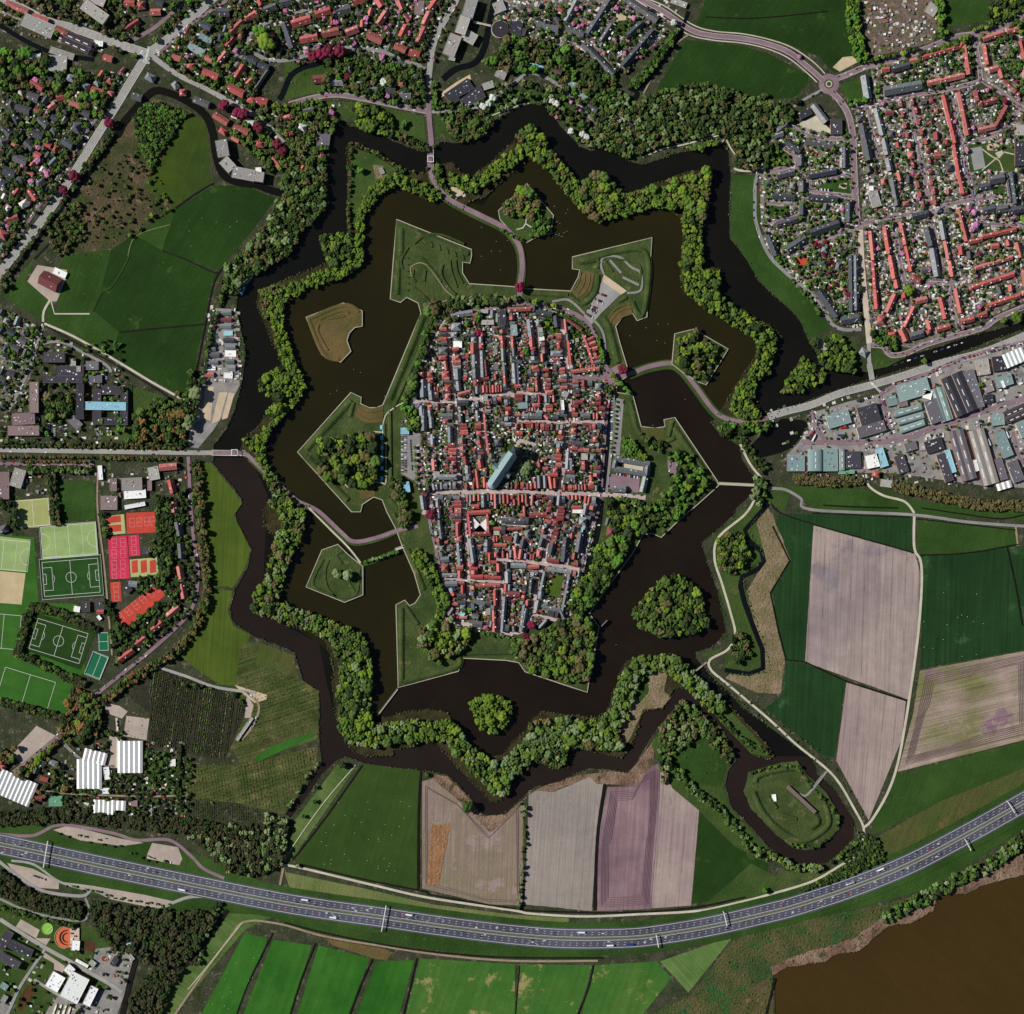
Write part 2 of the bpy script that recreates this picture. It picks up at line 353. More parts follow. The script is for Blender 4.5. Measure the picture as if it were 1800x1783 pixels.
# ================================================================ WATER, LAND
OUT = pts('''375 783 398 755 413 720 421 690 428 655 432 620 425 585 418 555 415 530 425 505 440 488 470 475 480 462 505 452 520 440 530 420 540 400 560 385 575 370 580 345 576 310 576 290 580 262
582 240 590 220 605 212 615 222 640 228 665 234 690 248 715 258 740 266 757 266 775 249 800 252 825 250 848 240 870 218 890 200 915 188 935 183 955 185 970 200 985 222 1003 240 1020 258
1040 266 1055 262 1085 270 1110 285 1130 290 1145 285 1165 278 1190 270 1215 265 1240 262 1270 255 1280 265 1283 290 1285 305 1283 340 1282 375 1283 420 1300 440 1320 465 1330 490 1360 520 1390 545
1410 570 1418 592 1435 620 1440 640 1460 650 1490 655 1523 654 1545 640 1566 634 1602 624 1653 609 1703 591 1754 579 1815 560 1815 575 1754 594 1678 624 1628 639 1577 652 1547 662 1527 667 1491 680 1451 692 1416 707 1375 722
1345 730 1300 735 1262 735 1248 742 1268 765 1300 784 1304 808 1324 836 1327 864 1294 894 1289 905 1258 935 1234 953 1239 976 1253 1014 1263 1046 1271 1082 1276 1109 1263 1127 1253 1137 1223 1147
1226 1160 1238 1173 1246 1185 1274 1210 1304 1243 1350 1276 1383 1301 1430 1334 1437 1360 1450 1372 1466 1385 1486 1419 1504 1444 1501 1474 1476 1500 1451 1520 1413 1520 1375 1507 1350 1488 1314 1447 1286 1419 1276 1383 1279 1358
1294 1336 1292 1325 1268 1279 1238 1253 1210 1236 1198 1233 1168 1266 1142 1301 1112 1350 1102 1358 1077 1353 1036 1351 1011 1361 976 1378 940 1383 915 1406 889 1429 864 1436 849 1431 821 1396 786 1361
753 1356 664 1346 637 1341 610 1330 592 1338 565 1363 540 1400 512 1438 502 1432 528 1397 552 1361 566 1340 561 1304 561 1215 533 1198 523 1165 518 1147 483 1132 450 1120 424 1104 409 1094 404 1072 414 1036 434 1001 442 966
429 943 416 915 414 900 427 884 414 861 394 839 374 813 376 800''')
LAKE = pts('2600 1300 1800 1535 1729 1553 1698 1569 1645 1570 1640 1600 1602 1621 1559 1626 1506 1671 1471 1674 1451 1689 1413 1694 1383 1696 1360 1712 1363 1783 1370 1900 1500 2600 3000 3000')
BASIN = pts('1320 783 1340 763 1372 737 1408 738 1422 745 1410 765 1393 788 1350 803 1331 807')
OUTr = rough(OUT, 7, .9); LAKEr = rough(LAKE[1:14], 7, 2.2)[:-12]; LAKEr = [LAKE[0]] + [q for q in LAKEr if q[0] < 1801 or q[1] < 1600] + LAKE[14:]
LAKEr = [LAKE[0]] + rough(LAKE[1:14], 8, 1.6)[:int(1e9)] + LAKE[14:]
# the rough() loop closes on itself, so cut its last closing edge
k_ = min(range(1, len(LAKEr) - 3), key=lambda i: math.hypot(LAKEr[i][0] - LAKE[13][0], LAKEr[i][1] - LAKE[13][1])); LAKEr = LAKEr[:k_ + 1] + LAKE[14:]
for q in (OUT, LAKE, BASIN): ras_poly(q, WAT)
BIG = [(-9000, -9000), (9000, -9000), (9000, 9000), (-9000, 9000)]
sheet('ground', BIG, 'garden_ground', 0, -1.5, [OUTr, LAKEr, rough(BASIN, 7, .8)])
sheet('moat_water', pts('330 150 1850 150 1850 1560 330 1560'), 'w_outer', -1.4)
sheet('lake_water', pts('1340 1532 3200 1280 3200 3200 1300 3200'), 'w_lake', -1.2)
sheet('moat_water', pts('''450 800 480 790 500 745 530 700 535 670 500 590 490 540 530 495 600 490 650 465 640 400 665 340 700 322 755 345 790 355 850 360 900 290 935 255 960 290 1020 370 1100 360 1180 340 1215 400 1215 500
 1320 570 1340 620 1290 720 1262 735 1180 645 1095 660 1000 640 800 1150 700 1209 655 1265 640 1200 600 1160 530 1110 480 1060 520 960 520 900 470 840'''), 'w_inner', -1.2)
sheet('moat_water', pts('1095 655 1180 640 1270 740 1350 860 1300 1000 1290 1170 1200 1165 1130 1165 1090 1200 1070 1270 930 1290 870 1350 790 1290 700 1280 655 1265 700 1209 800 1150 900 1100'), 'w_se', -1.15)
sheet('moat_water', pts('370 805 440 805 470 870 460 1080 560 1130 585 1250 605 1300 690 1310 750 1285 800 1300 870 1385 940 1310 1060 1290 1100 1240 1130 1200 1200 1190 1250 1240 1350 1330 1600 1330 1600 1590 370 1590'), 'w_sw', -1.28)
# ---- islands
RING1 = pts('''750 305 715 300 665 270 627 252 614 249 609 265 611 315 611 366 611 411 566 416 562 429 572 450 574 462 543 475 475 503 455 510 450 530 457 551 468 576 478 601 488 622 495 642 475 655 457 667 460 685 478 697 483 710 465 733 450 753
430 772 424 786 426 802 450 815 475 856 483 869 462 895 465 925 488 950 478 970 470 1001 465 1026 450 1046 445 1060 448 1077 475 1087 513 1102 556 1115 571 1127 581 1152 586 1178 584 1203 588 1246 594 1274 599 1289 612 1309 627 1324 642 1329 690 1329 692 1319 738 1311 750 1301 768 1309 791 1334 806 1350
829 1376 864 1411 879 1406 900 1386 915 1366 942 1336 971 1352 998 1351 1003 1325 1006 1313 1019 1313 1051 1324 1094 1332 1107 1314 1117 1294 1130 1251 1165 1245 1173 1233 1183 1211 1198 1209 1221 1221 1253 1253 1304 1304 1329 1329 1352 1334 1362 1328 1350 1312
1316 1274 1274 1233 1248 1215 1221 1180 1193 1157 1178 1150 1152 1152 1107 1160 1092 1175 1087 1198 1077 1221 1067 1251 1051 1261 993 1256 953 1251 938 1263 925 1284 900 1304 884 1327 859 1329 829 1314 803 1279 786 1253 753 1246 702 1253 677 1263 659 1256 652 1228 652 1198 654 1152 644 1122 622 1107
591 1094 533 1072 506 1062 495 1041 500 1011 511 983 531 950 536 928 543 913 545 893 523 884 511 869 483 836 468 816 465 791 470 768 495 735 521 710 536 685 541 672 528 644 511 601 500 566 503 536 533 511 576 498 612 485 637 468 639 450
639 429 642 379 665 348 685 331 723 336 753 353 768 353 766 318''')
RING2 = pts('''768 292 791 285 811 303 829 310 854 293 900 252 915 235 933 222 950 237 963 262 996 293 1019 321 1041 310 1062 308 1082 328 1099 343 1175 315 1203 303 1246 298 1250 315 1240 374 1231 450 1231 463 1266 473 1269 483 1261 523 1304 543 1350 571 1375 591
1363 612 1355 639 1350 660 1329 670 1326 697 1341 726 1366 721 1366 731 1300 745 1262 728 1269 718 1286 690 1304 660 1329 627 1327 596 1304 581 1253 551 1200 513 1197 483 1199 450 1200 416 1198 386 1173 366 1152 363 1102 379 1051 389 1036 384 1001 346 963 298 933 280 913 290 900 303 854 346 829 353 812 368 780 352 768 325''')
CIT = pts('''697 386 829 439 829 450 826 463 813 461 813 480 825 499 900 504 930 508 1003 512 1016 488 1019 475 1006 473 1006 452 1146 418 1137 558 1120 564 1112 551 1094 558 1082 574 1089 601 1102 644 1100 664 1085 672 1083 690 1112 694 1117 712 1127 750 1152 753 1169 750 1167 738 1186 734
1261 846 1263 854 1226 887 1193 915 1162 945 1147 938 1130 940 1112 973 1069 1031 1051 1056 1036 1079 1053 1102 1049 1125 1039 1178 1032 1217 1001 1207 923 1181 912 1165 890 1161 813 1157 806 1180 700 1209 696 1063 712 1055 720 1065 730 1060 739 1046 728 1008 707 960 695 928 680 900 672 879
657 874 637 887 634 900 618 900 523 795 617 690 635 699 634 710 649 717 662 717 673 712 740 551 735 533 715 523 704 532 686 526 692 450''')
ISL = {'ravelin_n': (pts('926 323 973 379 968 411 945 416 925 427 905 415 879 386 876 371 900 348'), 'park_grass', .8, 1),
 'islet_w': (pts('538 558 604 533 637 547 637 574 624 576 614 586 610 599 617 618 599 637 566 624'), 'dry_grass', 2.0, 1),
 'islet_sw': (pts('538 1032 566 967 594 957 612 975 632 991 638 996 638 1046 606 1059'), 'rampart_grass', 2.0, 1),
 'ravelin_e': (pts('1186 587 1219 579 1280 614 1241 677 1228 672 1200 655 1181 640'), 'rampart_grass', 1.5, 1),
 'island_round': (rough(pts('1112 1077 1135 1046 1165 1014 1208 1016 1231 1041 1241 1082 1241 1102 1198 1115 1165 1122 1140 1109 1125 1102'), 6, 1.2), 'treefloor', .5, 0),
 'island_s': (rough(pts('824 1233 851 1221 879 1223 903 1241 889 1274 864 1291 844 1274'), 6, 1.2), 'treefloor', .5, 0),
 'triangle': (rough(pts('1413 627 1448 649 1451 670 1395 694 1375 690 1383 667'), 6, 1.2), 'scrub', .5, 0),
 'fort_island': (rough(pts('1316 1358 1339 1351 1375 1340 1400 1338 1423 1366 1451 1391 1476 1434 1474 1459 1446 1484 1423 1494 1398 1492 1365 1469 1339 1441 1319 1421 1308 1391'), 6, 1.2), 'rampart_grass', 1.2, 0)}
def land(p, mat, z, amp=1.3): ras_poly(p, WAT, 0); return sheet('island_ground', rough(p, 6, amp) if amp else p, mat, z, -1.5)
land(RING1, 'treefloor', .3); land(RING2, 'treefloor', .3)
ras_poly(CIT, WAT, 0); sheet('rampart_ground', CIT, 'rampart_grass', 1.0, -1.5)
def wall_thing(p, z, label, w=1.5, closed=True):
    o = link('retaining_wall', mesh('retaining_wall', *ribbon_solid(p, w, -1.45, z, closed), 'wall_stone')); tag(o, label, 'retaining wall', 'retaining walls along the moat'); return o
def ribbon_solid(p, w, z0, z1, closed=False):
    V = []; F = []; n = len(p)
    for i, (x, y) in enumerate(p):
        nx, ny = offs(p, i, closed)
        for d, z in ((-w / 2, z0), (-w / 2, z1), (w / 2, z1), (w / 2, z0)): V.append((X(x + nx * d), Y(y + ny * d), z))
    for i in range(n if closed else n - 1):
        j = (i + 1) % n
        for q in range(3): F.append((i * 4 + q, i * 4 + q + 1, j * 4 + q + 1, j * 4 + q))
    if not closed: F += [(0, 1, 2, 3), (4 * n - 1, 4 * n - 2, 4 * n - 3, 4 * n - 4)]
    return V, F
for k, (p, m, z, wl) in ISL.items(): land(p, m, z, 0)
wall_thing(CIT, 1.25, 'long pale stone retaining wall edging the walled star shaped town along the water')
for k, s in (('ravelin_n', 'pale quay wall round the small islet of trees north of the town'), ('islet_w', 'pale stone edging round the bare dry grass islet west of the town'),
             ('islet_sw', 'pale stone edging round the green islet with grassy mounds'), ('ravelin_e', 'pale stone edging round the wooded islet beside the eastern road')):
    wall_thing(ISL[k][0], ISL[k][2] + .25, s, 1.4)
ZK = [0.03]
def zz(d=.003): ZK[0] += d; return ZK[0]
def field(s, mat, t='F', name='field', base=0., occ=2, r=0, z=None):
    p = pts(s, t); occ = 1 if (z or name == 'pavement') and occ == 2 else occ
    if occ: ras_poly(p, OCC, occ)
    if r: p = rough(p, 7, r)
    return sheet(name, p, mat, (z or zz()) + base)
# ---- fields
A = field
A('336 197 363 217 370 310 376 321 308 366 252 328 303 247', 'meadow_olive')
A('270 172 330 192 336 197 303 247 252 328 308 366 285 385 225 418 165 480 150 470 85 410 150 320 205 235 230 200', 'scrub', occ=0)
A('376 325 440 330 485 350 440 410 385 476 285 441 308 368', 'meadow_dark', name='meadow_field'); A('308 366 285 441 235 412', 'meadow_mid')
A('235 412 285 441 385 478 372 500 358 571 209 584 164 546 177 513 195 440', 'meadow_dark', r=.6); A('209 584 358 571 330 702 195 628', 'meadow_dark'); A('164 546 209 584 195 628 80 566 95 545', 'meadow_mid')
A('62 452 5 522 76 566 95 545 92 520 45 492', 'meadow_mid'); A('110 450 180 440 195 440 177 513 160 546 100 548 100 500', 'meadow_mid')
A('66 466 118 475 116 490 100 530 88 530 48 495', 'gravel', z=.4)
A('350 810 372 815 392 842 412 864 425 886 411 905 440 966 430 1000 411 1031 370 1032 360 960 355 880', 'stripe_lawn', r=.5); A('370 1036 409 1038 400 1075 410 1100 440 1116 411 1206 385 1203 350 1180 318 1155 345 1115 365 1070', 'stripe_lawn', r=.5)
A('425 1130 455 1130 516 1152 522 1190 560 1215 558 1300 425 1345 405 1315 435 1252 412 1212', 'orchard_ground', occ=0); A('455 1130 516 1152 522 1188 450 1170', 'brown_green'); A('300 1345 420 1345 560 1312 553 1352 500 1432 420 1412 300 1400', 'orchard_ground', occ=0)
A('480 1312 550 1288 550 1296 450 1340 450 1330', 'meadow_bright')
A('262 1168 300 1175 400 1216 434 1246 412 1300 395 1338 262 1312 262 1255 224 1222', 'nursery_ground', occ=0); A('170 1350 320 1350 320 1445 165 1435', 'nursery_ground', occ=0)
A('637 1343 740 1355 745 1372 735 1562 640 1550 518 1517 560 1450', 'meadow_s', r=.4); A('592 1345 625 1350 512 1512 500 1515 520 1440', 'strip_green'); A('500 1533 640 1562 760 1590 900 1608 1000 1614 1000 1625 900 1624 780 1612 640 1590 510 1565', 'verge')
A('742 1374 762 1368 800 1402 862 1462 893 1440 920 1412 918 1592 860 1590 742 1562', 'plowed_brown'); A('758 1450 790 1446 790 1456 771 1555 764 1558 750 1553', 'straw', z=.55, r=1.2)
A('930 1390 975 1392 1040 1364 1060 1376 1048 1480 1040 1602 922 1590', 'plowed_pale', r=.4); A('1068 1384 1120 1382 1135 1352 1158 1342 1160 1400 1144 1598 1050 1602 1050 1480', 'plowed_purple', r=.4)
A('1160 1345 1182 1386 1229 1425 1215 1592 1145 1597 1160 1400', 'plowed_pink'); A('1229 1428 1290 1487 1350 1516 1350 1540 1315 1572 1215 1590', 'meadow_dark')
A('753 1360 786 1365 821 1400 849 1435 889 1432 920 1404 950 1384 1020 1362 1077 1356 1105 1360 1150 1300 1150 1340 1120 1382 1050 1378 1035 1366 970 1392 935 1390 915 1415 893 1440 862 1464 800 1402 762 1370', 'redreeds', occ=0, r=1)
A('1168 1268 1198 1236 1238 1256 1268 1282 1292 1326 1275 1360 1272 1385 1284 1420 1310 1450 1350 1492 1350 1518 1290 1487 1230 1426 1182 1386 1160 1345 1145 1310', 'park_grass', occ=0); A('1185 1290 1240 1275 1280 1330 1270 1380 1225 1380 1170 1350 1165 1330', 'meadow_mid', r=2)
A('1370 904 1430 924 1415 1162 1382 1160 1360 1060 1355 1044 1388 986 1360 926', 'meadow_blue'); A('1430 924 1608 972 1618 1008 1611 1150 1597 1230 1415 1164', 'plowed', r=.3); A('1376 903 1606 909 1606 971 1425 921', 'meadow_blue')
A('1614 912 1785 930 1790 956 1700 971 1614 975', 'meadow_mid'); A('1618 977 1700 974 1790 960 1800 960 1800 1142 1618 1176 1622 1010', 'meadow_blue'); A('1617 1179 1815 1142 1815 1297 1578 1357 1605 1255', 'plowed_mix')
A('1573 1362 1815 1300 1815 1345 1650 1410 1535 1468 1532 1455', 'meadow_mid'); A('1815 1345 1815 1400 1650 1480 1555 1512 1545 1470 1650 1410', 'brown_green'); A('1382 1163 1415 1166 1486 1198 1467 1332 1440 1325 1345 1245 1375 1222', 'meadow_blue')
A('1488 1200 1592 1233 1585 1300 1527 1442 1470 1337', 'plowed_pink'); A('1392 855 1500 855 1600 885 1604 904 1440 900 1400 870', 'meadow_mid', r=.4); A('1530 850 1600 880 1700 890 1815 900 1815 915 1610 905', 'meadow_mid')
A('1345 888 1358 905 1390 985 1356 1042 1380 1160 1372 1220 1330 1218 1275 1192 1290 1182 1330 1184 1345 1170 1312 1040 1345 985 1315 930', 'reeds', occ=0, r=1.2)
A('1240 0 1490 0 1503 100 1467 130 1440 100 1380 76 1300 64 1222 45', 'meadow_dark'); A('1205 70 1300 80 1350 94 1421 132 1418 151 1395 172 1340 176 1253 149 1215 146 1152 163 1185 102', 'meadow_dark')
A('1288 308 1330 308 1333 350 1340 420 1385 490 1425 522 1460 580 1420 594 1412 570 1392 545 1360 518 1332 490 1302 440 1285 420 1286 340', 'meadow_mid', r=.5); A('1515 0 1640 0 1652 45 1640 75 1535 100 1520 60', 'allotment', occ=0); A('1665 0 1735 0 1745 25 1740 35 1660 50', 'meadow_mid')
for s in ('430 1640 470 1650 415 1790 350 1790', '480 1652 548 1662 508 1790 425 1790', '560 1662 650 1685 610 1790 520 1790'): A(s, 'meadow_bright')
for s, m in (('662 1690 728 1688 700 1790 625 1790', 'meadow_bright'), ('738 1685 905 1695 905 1790 712 1790', 'meadow_patchy'), ('912 1695 1040 1697 1030 1740 1012 1790 905 1790', 'meadow_patchy'), ('1046 1697 1155 1690 1180 1720 1125 1790 1020 1790 1034 1740', 'meadow_patchy')): A(s, m)
A('1160 1690 1290 1645 1210 1745', 'mown'); A('1290 1650 1400 1620 1560 1590 1650 1560 1640 1575 1560 1620 1500 1660 1410 1690 1360 1705 1355 1790 1125 1790 1215 1750', 'ruff', occ=0); A('1280 1790 1300 1750 1355 1715 1360 1790', 'marsh', occ=0)
A('1355 1700 1400 1680 1450 1665 1500 1650 1555 1610 1600 1600 1640 1580 1640 1565 1690 1560 1730 1540 1800 1500 1800 1537 1730 1556 1700 1571 1648 1573 1640 1602 1602 1623 1560 1628 1508 1673 1471 1676 1451 1691 1385 1700 1360 1714', 'redreeds', occ=0, r=1.5)
A('572 1650 675 1668 690 1675 680 1688 660 1686 585 1662', 'dry_grass'); A('330 1640 420 1560 480 1610 430 1635 350 1730 300 1790 270 1790', 'strip_green', occ=0)
for s in ('1520 190 1700 160 1800 200 1800 530 1680 585 1600 612 1535 600 1515 400', '1530 105 1700 70 1712 140 1535 185', '1350 215 1500 240 1512 570 1460 560 1395 480 1338 400 1335 300', '1715 65 1800 30 1800 190 1730 150', '880 0 1110 0 1180 55 1095 125 1040 110 870 40', '0 545 70 580 48 690 0 715'): A(s, 'suburb_ground', occ=0)
A('1108 1172 1150 1163 1172 1185 1168 1215 1180 1225 1165 1243 1130 1248 1112 1290 1095 1318 1092 1260', 'reeds', occ=0, base=.2, r=1); A('1115 1180 1140 1175 1140 1220 1125 1235 1115 1220', 'meadow_mid', occ=0, base=.25, r=2); A('1245 1225 1275 1240 1345 1315 1350 1330 1320 1325 1260 1262', 'park_grass', occ=0, base=.2)
A('618 260 655 272 700 300 722 318 700 322 660 330 640 360 625 400 615 400', 'park_grass', occ=0, base=.2); A('655 290 675 292 680 312 660 316', 'reeds', occ=0, base=.25)
for s_ in ('385 690 400 690 385 740 372 745', '402 690 412 692 400 735 390 738', '362 680 376 680 370 740 355 735'): A(s_, 'sand', occ=0, base=.1)
# sport
A('0 940 60 945 68 1060 135 1062 150 1180 130 1200 118 1260 0 1230', 'sport_grass'); A('97 845 165 845 168 913 105 918', 'meadow_mid'); A('27 880 86 875 89 926 33 929', 'yellow_field', z=.5); A('70 925 168 917 173 975 74 983', 'hockey', z=.5)
A('67 984 176 974 183 1046 74 1056', 'pitch', z=.5); A('0 943 54 949 46 1006 0 1002', 'hockey', z=.5); A('0 1004 45 1008 38 1063 0 1060', 'sand_field', z=.5); A('60 1076 168 1110 142 1178 42 1142', 'pitch_hedged', z=.5)
A('172 1112 190 1110 192 1145 173 1143', 'teal_turf', z=.5); A('163 1143 193 1154 176 1197 148 1185', 'teal_turf', z=.5)
A('185 908 218 904 221 938 188 941', 'pale_court', z=.5); A('188 909 212 906 213 918 189 920', 'clay', z=.52); A('190 924 213 922 214 934 191 936', 'clay', z=.52); A('222 902 272 900 274 936 223 939', 'clay', z=.5); A('190 945 223 941 229 1017 194 1018', 'pink_court', z=.5); A('225 942 244 940 247 977 227 978', 'pink_court', z=.5)
A('228 984 276 980 279 1011 230 1015', 'pale_court', z=.5)
for i in range(3): A('%d 986 %d 984 %d 1006 %d 1008' % (231 + i * 16, 242 + i * 16, 243 + i * 16, 232 + i * 16), 'clay', z=.52)
A('194 1024 212 1023 214 1057 196 1059', 'clay', z=.5); A('202 1083 275 1026 292 1046 222 1105', 'clay', z=.5)
for s in ('0 1450 100 1445 250 1470 400 1520 480 1560 480 1610 300 1600 150 1570 0 1530', '490 1608 640 1640 900 1672 1060 1670 1060 1688 880 1684 640 1655 490 1625', '1560 1530 1700 1478 1810 1420 1810 1450 1640 1560 1500 1600 1400 1620 1400 1605'): A(s, 'meadow_mid', occ=0)
for s in ('500 108 560 112 600 98 640 88 700 105 745 128 750 190 640 168 560 162 500 175', '560 180 640 180 745 205 750 250 690 238 640 222 600 205', '765 205 850 195 920 150 985 165 1030 215 1050 250 1010 240 960 178 890 190 850 230 800 245 765 240', '232 680 300 700 330 745 325 785 240 785', '165 758 235 755 240 775 170 775', '1340 245 1380 260 1360 300 1335 295', '82 690 130 690 130 735 80 735', '1530 608 1600 625 1560 645 1535 650', '1430 598 1470 585 1505 600 1510 650 1450 645', '1370 850 1395 855 1378 900 1345 880', '1255 945 1300 900 1345 880 1330 920 1345 980 1300 1015 1310 1070 1340 1150 1335 1180 1270 1175 1290 1115 1265 1040', '1320 1518 1400 1560 1300 1585 1240 1590', '1232 1150 1270 1140 1250 1160'): A(s, 'park_grass', occ=0)
A('1370 1530 1450 1535 1520 1470 1545 1510 1480 1550 1350 1575', 'rampart_grass', occ=0)
A('255 1490 392 1560 160 1765 75 1680 190 1560', 'gravel', '02', 'pavement'); A('730 1330 830 1350 890 1390 850 1440 740 1400', 'gravel', '02', 'pavement'); A('760 1560 830 1570 820 1783 740 1783 770 1650', 'gravel', '02', 'pavement'); A('880 1420 1040 1440 1020 1590 860 1560', 'gravel', '02', 'pavement', occ=0); A('412 1204 470 1222 468 1230 448 1236 430 1222', 'sand'); A('434 1222 446 1240 440 1262 430 1262', 'gravel', name='pavement')
A('252 1322 300 1328 312 1345 308 1392 255 1386', 'meadow_mid', occ=0); A('95 1375 165 1385 165 1396 90 1390', 'meadow_mid', occ=0); A('1560 90 1620 150 1640 420 1500 420 1480 300', 'park_grass', '20', occ=0) if 0 else None
# pavements, yards
A('130 1500 130 1385 170 1345 215 1300 290 1180 330 1085 560 1015 790 960 1100 815 1450 700 1783 590 1850 600 1850 1620 1500 1600 880 1515', 'yard', '31', 'pavement', occ=0)
A('1425 740 1500 690 1430 690 1480 560 1500 440 1500 365 1620 370 1640 520 1660 700 1670 900 1590 1060 1480 1220 1380 1340 1320 1330 1340 1080', 'yard', '01', 'pavement', occ=0)
A('370 500 480 468 840 560 1000 590 850 612 560 572', 'gravel', '03', 'pavement'); A('1060 590 1240 620 1270 700 1250 745 1020 705 1030 660', 'gravel', '03', 'pavement'); A('420 860 640 888 1000 950 1220 1000 1100 1050 760 980 650 920 450 880', 'gravel', '03', 'pavement'); A('50 730 230 770 410 860 410 912 220 900 110 820', 'gravel', '03', 'pavement')
A('0 1560 60 1590 130 1620 250 1660 235 1700 205 1790 0 1790', 'park_grass', occ=0)
A('230 730 440 850 400 945 175 815', 'gravel', 'N4', 'pavement'); A('400 940 560 945 510 1020 390 950', 'gravel', 'N4', 'pavement'); A('480 1090 720 1250 690 1340 600 1300 600 1220 480 1150', 'gravel', 'N4', 'pavement'); A('1060 1060 1540 1000 1400 1500 1300 1783 500 1783 600 1600 1240 1500 1010 1300', 'yard', 'N4', 'pavement', occ=0)
A('310 1440 415 1500 250 1760 165 1700', 'soil', 'N4'); A('950 950 1070 1000 1040 1100 930 1070', 'soil', 'N4'); A('0 1640 120 1700 100 1783 0 1783', 'pink_court' if 0 else 'yard', 'N4', 'pavement')
A('1215 1555 1340 1530 1380 1750 1260 1783', 'concrete', 'N1', 'pavement'); A('1200 1510 1540 1475 1690 1580 1705 1783 1200 1800', 'park_grass', 'N1', occ=1); A('1215 1555 1340 1530 1380 1750 1260 1783', 'concrete', 'N1', 'pavement'); A('1390 1510 1560 1490 1530 1580 1400 1570', 'sand', 'N1'); A('1480 1600 1550 1570 1570 1600 1520 1660', 'path', 'N1', 'pavement'); A('1455 170 1570 150 1590 310 1470 320', 'meadow_mid', 'N2'); A('1475 250 1545 240 1560 290 1500 305', 'sand', 'N2'); A('140 390 220 390 230 480 150 480', 'sand', 'N2')
A('200 870 330 800 430 900 440 935 290 910', 'path', '30', 'pavement'); A('370 1270 560 1240 575 1350 330 1325', 'meadow_mid', '30', occ=1); A('500 1280 550 1275 545 1320 490 1310', 'sand', '30'); A('500 590 640 550 650 700 570 720', 'meadow_mid', '30', occ=1); A('450 470 520 400 650 385 650 420 500 500', 'sand', '30')
A('0 1030 60 1000 160 1080 150 1140 0 1180', 'park_grass', '30'); A('0 1430 160 1450 130 1500 0 1520', 'park_grass', '30')
A('190 20 280 0 300 50 220 75', 'clay', '31'); A('430 190 510 130 520 270 470 260', 'sand', '31'); A('700 800 800 780 850 830 1000 860 1080 900 1100 1000', 'concrete', 'F', 'pavement') if 0 else None
A('1330 1350 1400 1250 1470 1300 1420 1380 1340 1400', 'sand', '10'); A('1290 680 1300 640 1400 570 1490 520 1500 560', 'sand', '10', 'pavement')
A('1030 1200 1400 1270 1400 1450 1060 1400', 'plowed_pale', 'F') if 0 else None
A('720 100 800 60 840 130 740 150', 'sand', '20'); A('700 190 790 170 800 230 720 240', 'sand', '20'); A('650 150 1010 130 700 470 560 270', 'park_grass', '20', occ=0)
# citadel: base ground of the town, car parks, ditches in the bastions
TOWN = pts('772 556 800 545 850 542 905 540 960 542 1005 552 1035 575 1058 625 1068 655 1085 672 1075 690 1066 760 1062 850 1060 880 1050 940 1038 985 1024 1015 1005 1080 940 1100 900 1122 850 1112 780 1098 790 1060 775 1010 762 930 755 880 735 860 725 720 735 660 752 600')
sheet('pavement', rough(TOWN, 8, 1), 'town_ground', 1.1)
ZB = 1.12
A('705 760 738 762 738 832 727 845 705 833', 'asphalt', base=ZB, name='pavement'); A('738 765 765 765 770 860 740 860 728 846', 'brick_road', base=ZB, name='pavement', occ=0); A('1058 655 1090 640 1085 672 1065 676', 'brick_road', base=ZB, name='pavement')
A('640 130 800 245 745 280 620 400 545 490 500 420 600 250', 'concrete', '21', 'pavement', base=ZB); A('640 130 800 245 760 270 630 180', 'sand', '21', 'pavement', base=ZB + .3); A('1080 1420 1160 1440 1140 1530 1090 1510', 'brick_road', '21', 'pavement', base=ZB); A('690 1520 890 1540 880 1650 650 1620', 'brick_road', '21', 'pavement', base=ZB); A('780 1430 920 1450 910 1500 780 1480', 'path', '21', 'pavement', base=ZB)
A('720 990 780 1000 750 1390 690 1380', 'asphalt', '21', 'pavement', base=ZB, occ=0)
A('500 105 575 120 550 240 490 300 415 245 460 190', 'dry_grass', '21', base=ZB); A('655 430 820 320 840 400 770 430 715 490', 'dry_grass', '21', base=ZB); A('705 1050 750 1040 800 1065 885 1045 885 1160 770 1165 695 1120', 'dry_grass', '11', base=ZB); A('900 1195 1060 1200 1090 1290 900 1270', 'brown_green', '21', base=ZB); A('1260 1500 1330 1480 1390 1600 1300 1640 1260 1590', 'brown_green', '21', base=ZB)
A('710 1610 830 1600 830 1670 730 1700', 'dry_grass', '11', base=ZB); A('200 440 330 395 500 440 560 560 380 640 240 520', 'park_grass', '21', base=ZB)
A('220 560 250 470 380 450 470 480 560 540 520 590 330 540 230 600', 'town_road', 'R4', 'pavement', base=ZB); A('10 540 190 480 210 560 130 700 0 660', 'meadow_mid', 'R4', base=ZB)
A('650 870 815 900 730 1270 540 1220 590 1000', 'stripe_lawn', 'R6', base=ZB, occ=1)
# furrows along the headlands and the loops where tractors turned
plain('furrow', (100, 78, 86), .15); plain('turn_mark', (172, 160, 146), .1)
def inset(p, d):
    n = len(p); c = (sum(q[0] for q in p) / n, sum(q[1] for q in p) / n); return [(x + (c[0] - x) * d / max(30, abs(c[0] - x) + 20), y + (c[1] - y) * d / max(30, abs(c[1] - y) + 10)) for x, y in p]
for s_, n_ in (('1072 1390 1118 1388 1138 1358 1156 1350 1156 1400 1141 1592 1055 1596 1056 1490', 6), ('1625 1186 1806 1150 1808 1290 1590 1345 1612 1255', 6), ('746 1380 800 1410 862 1470 912 1420 914 1588 860 1586 747 1556', 2)):
    P_ = pts(s_)
    for k in range(n_): setting('field_furrow', mesh('field_furrow', *ribbon_geo(inset(rough(P_, 14, .3), 2 + k * 3.4), 1.0, .62 + k * .004, True), 'furrow'))
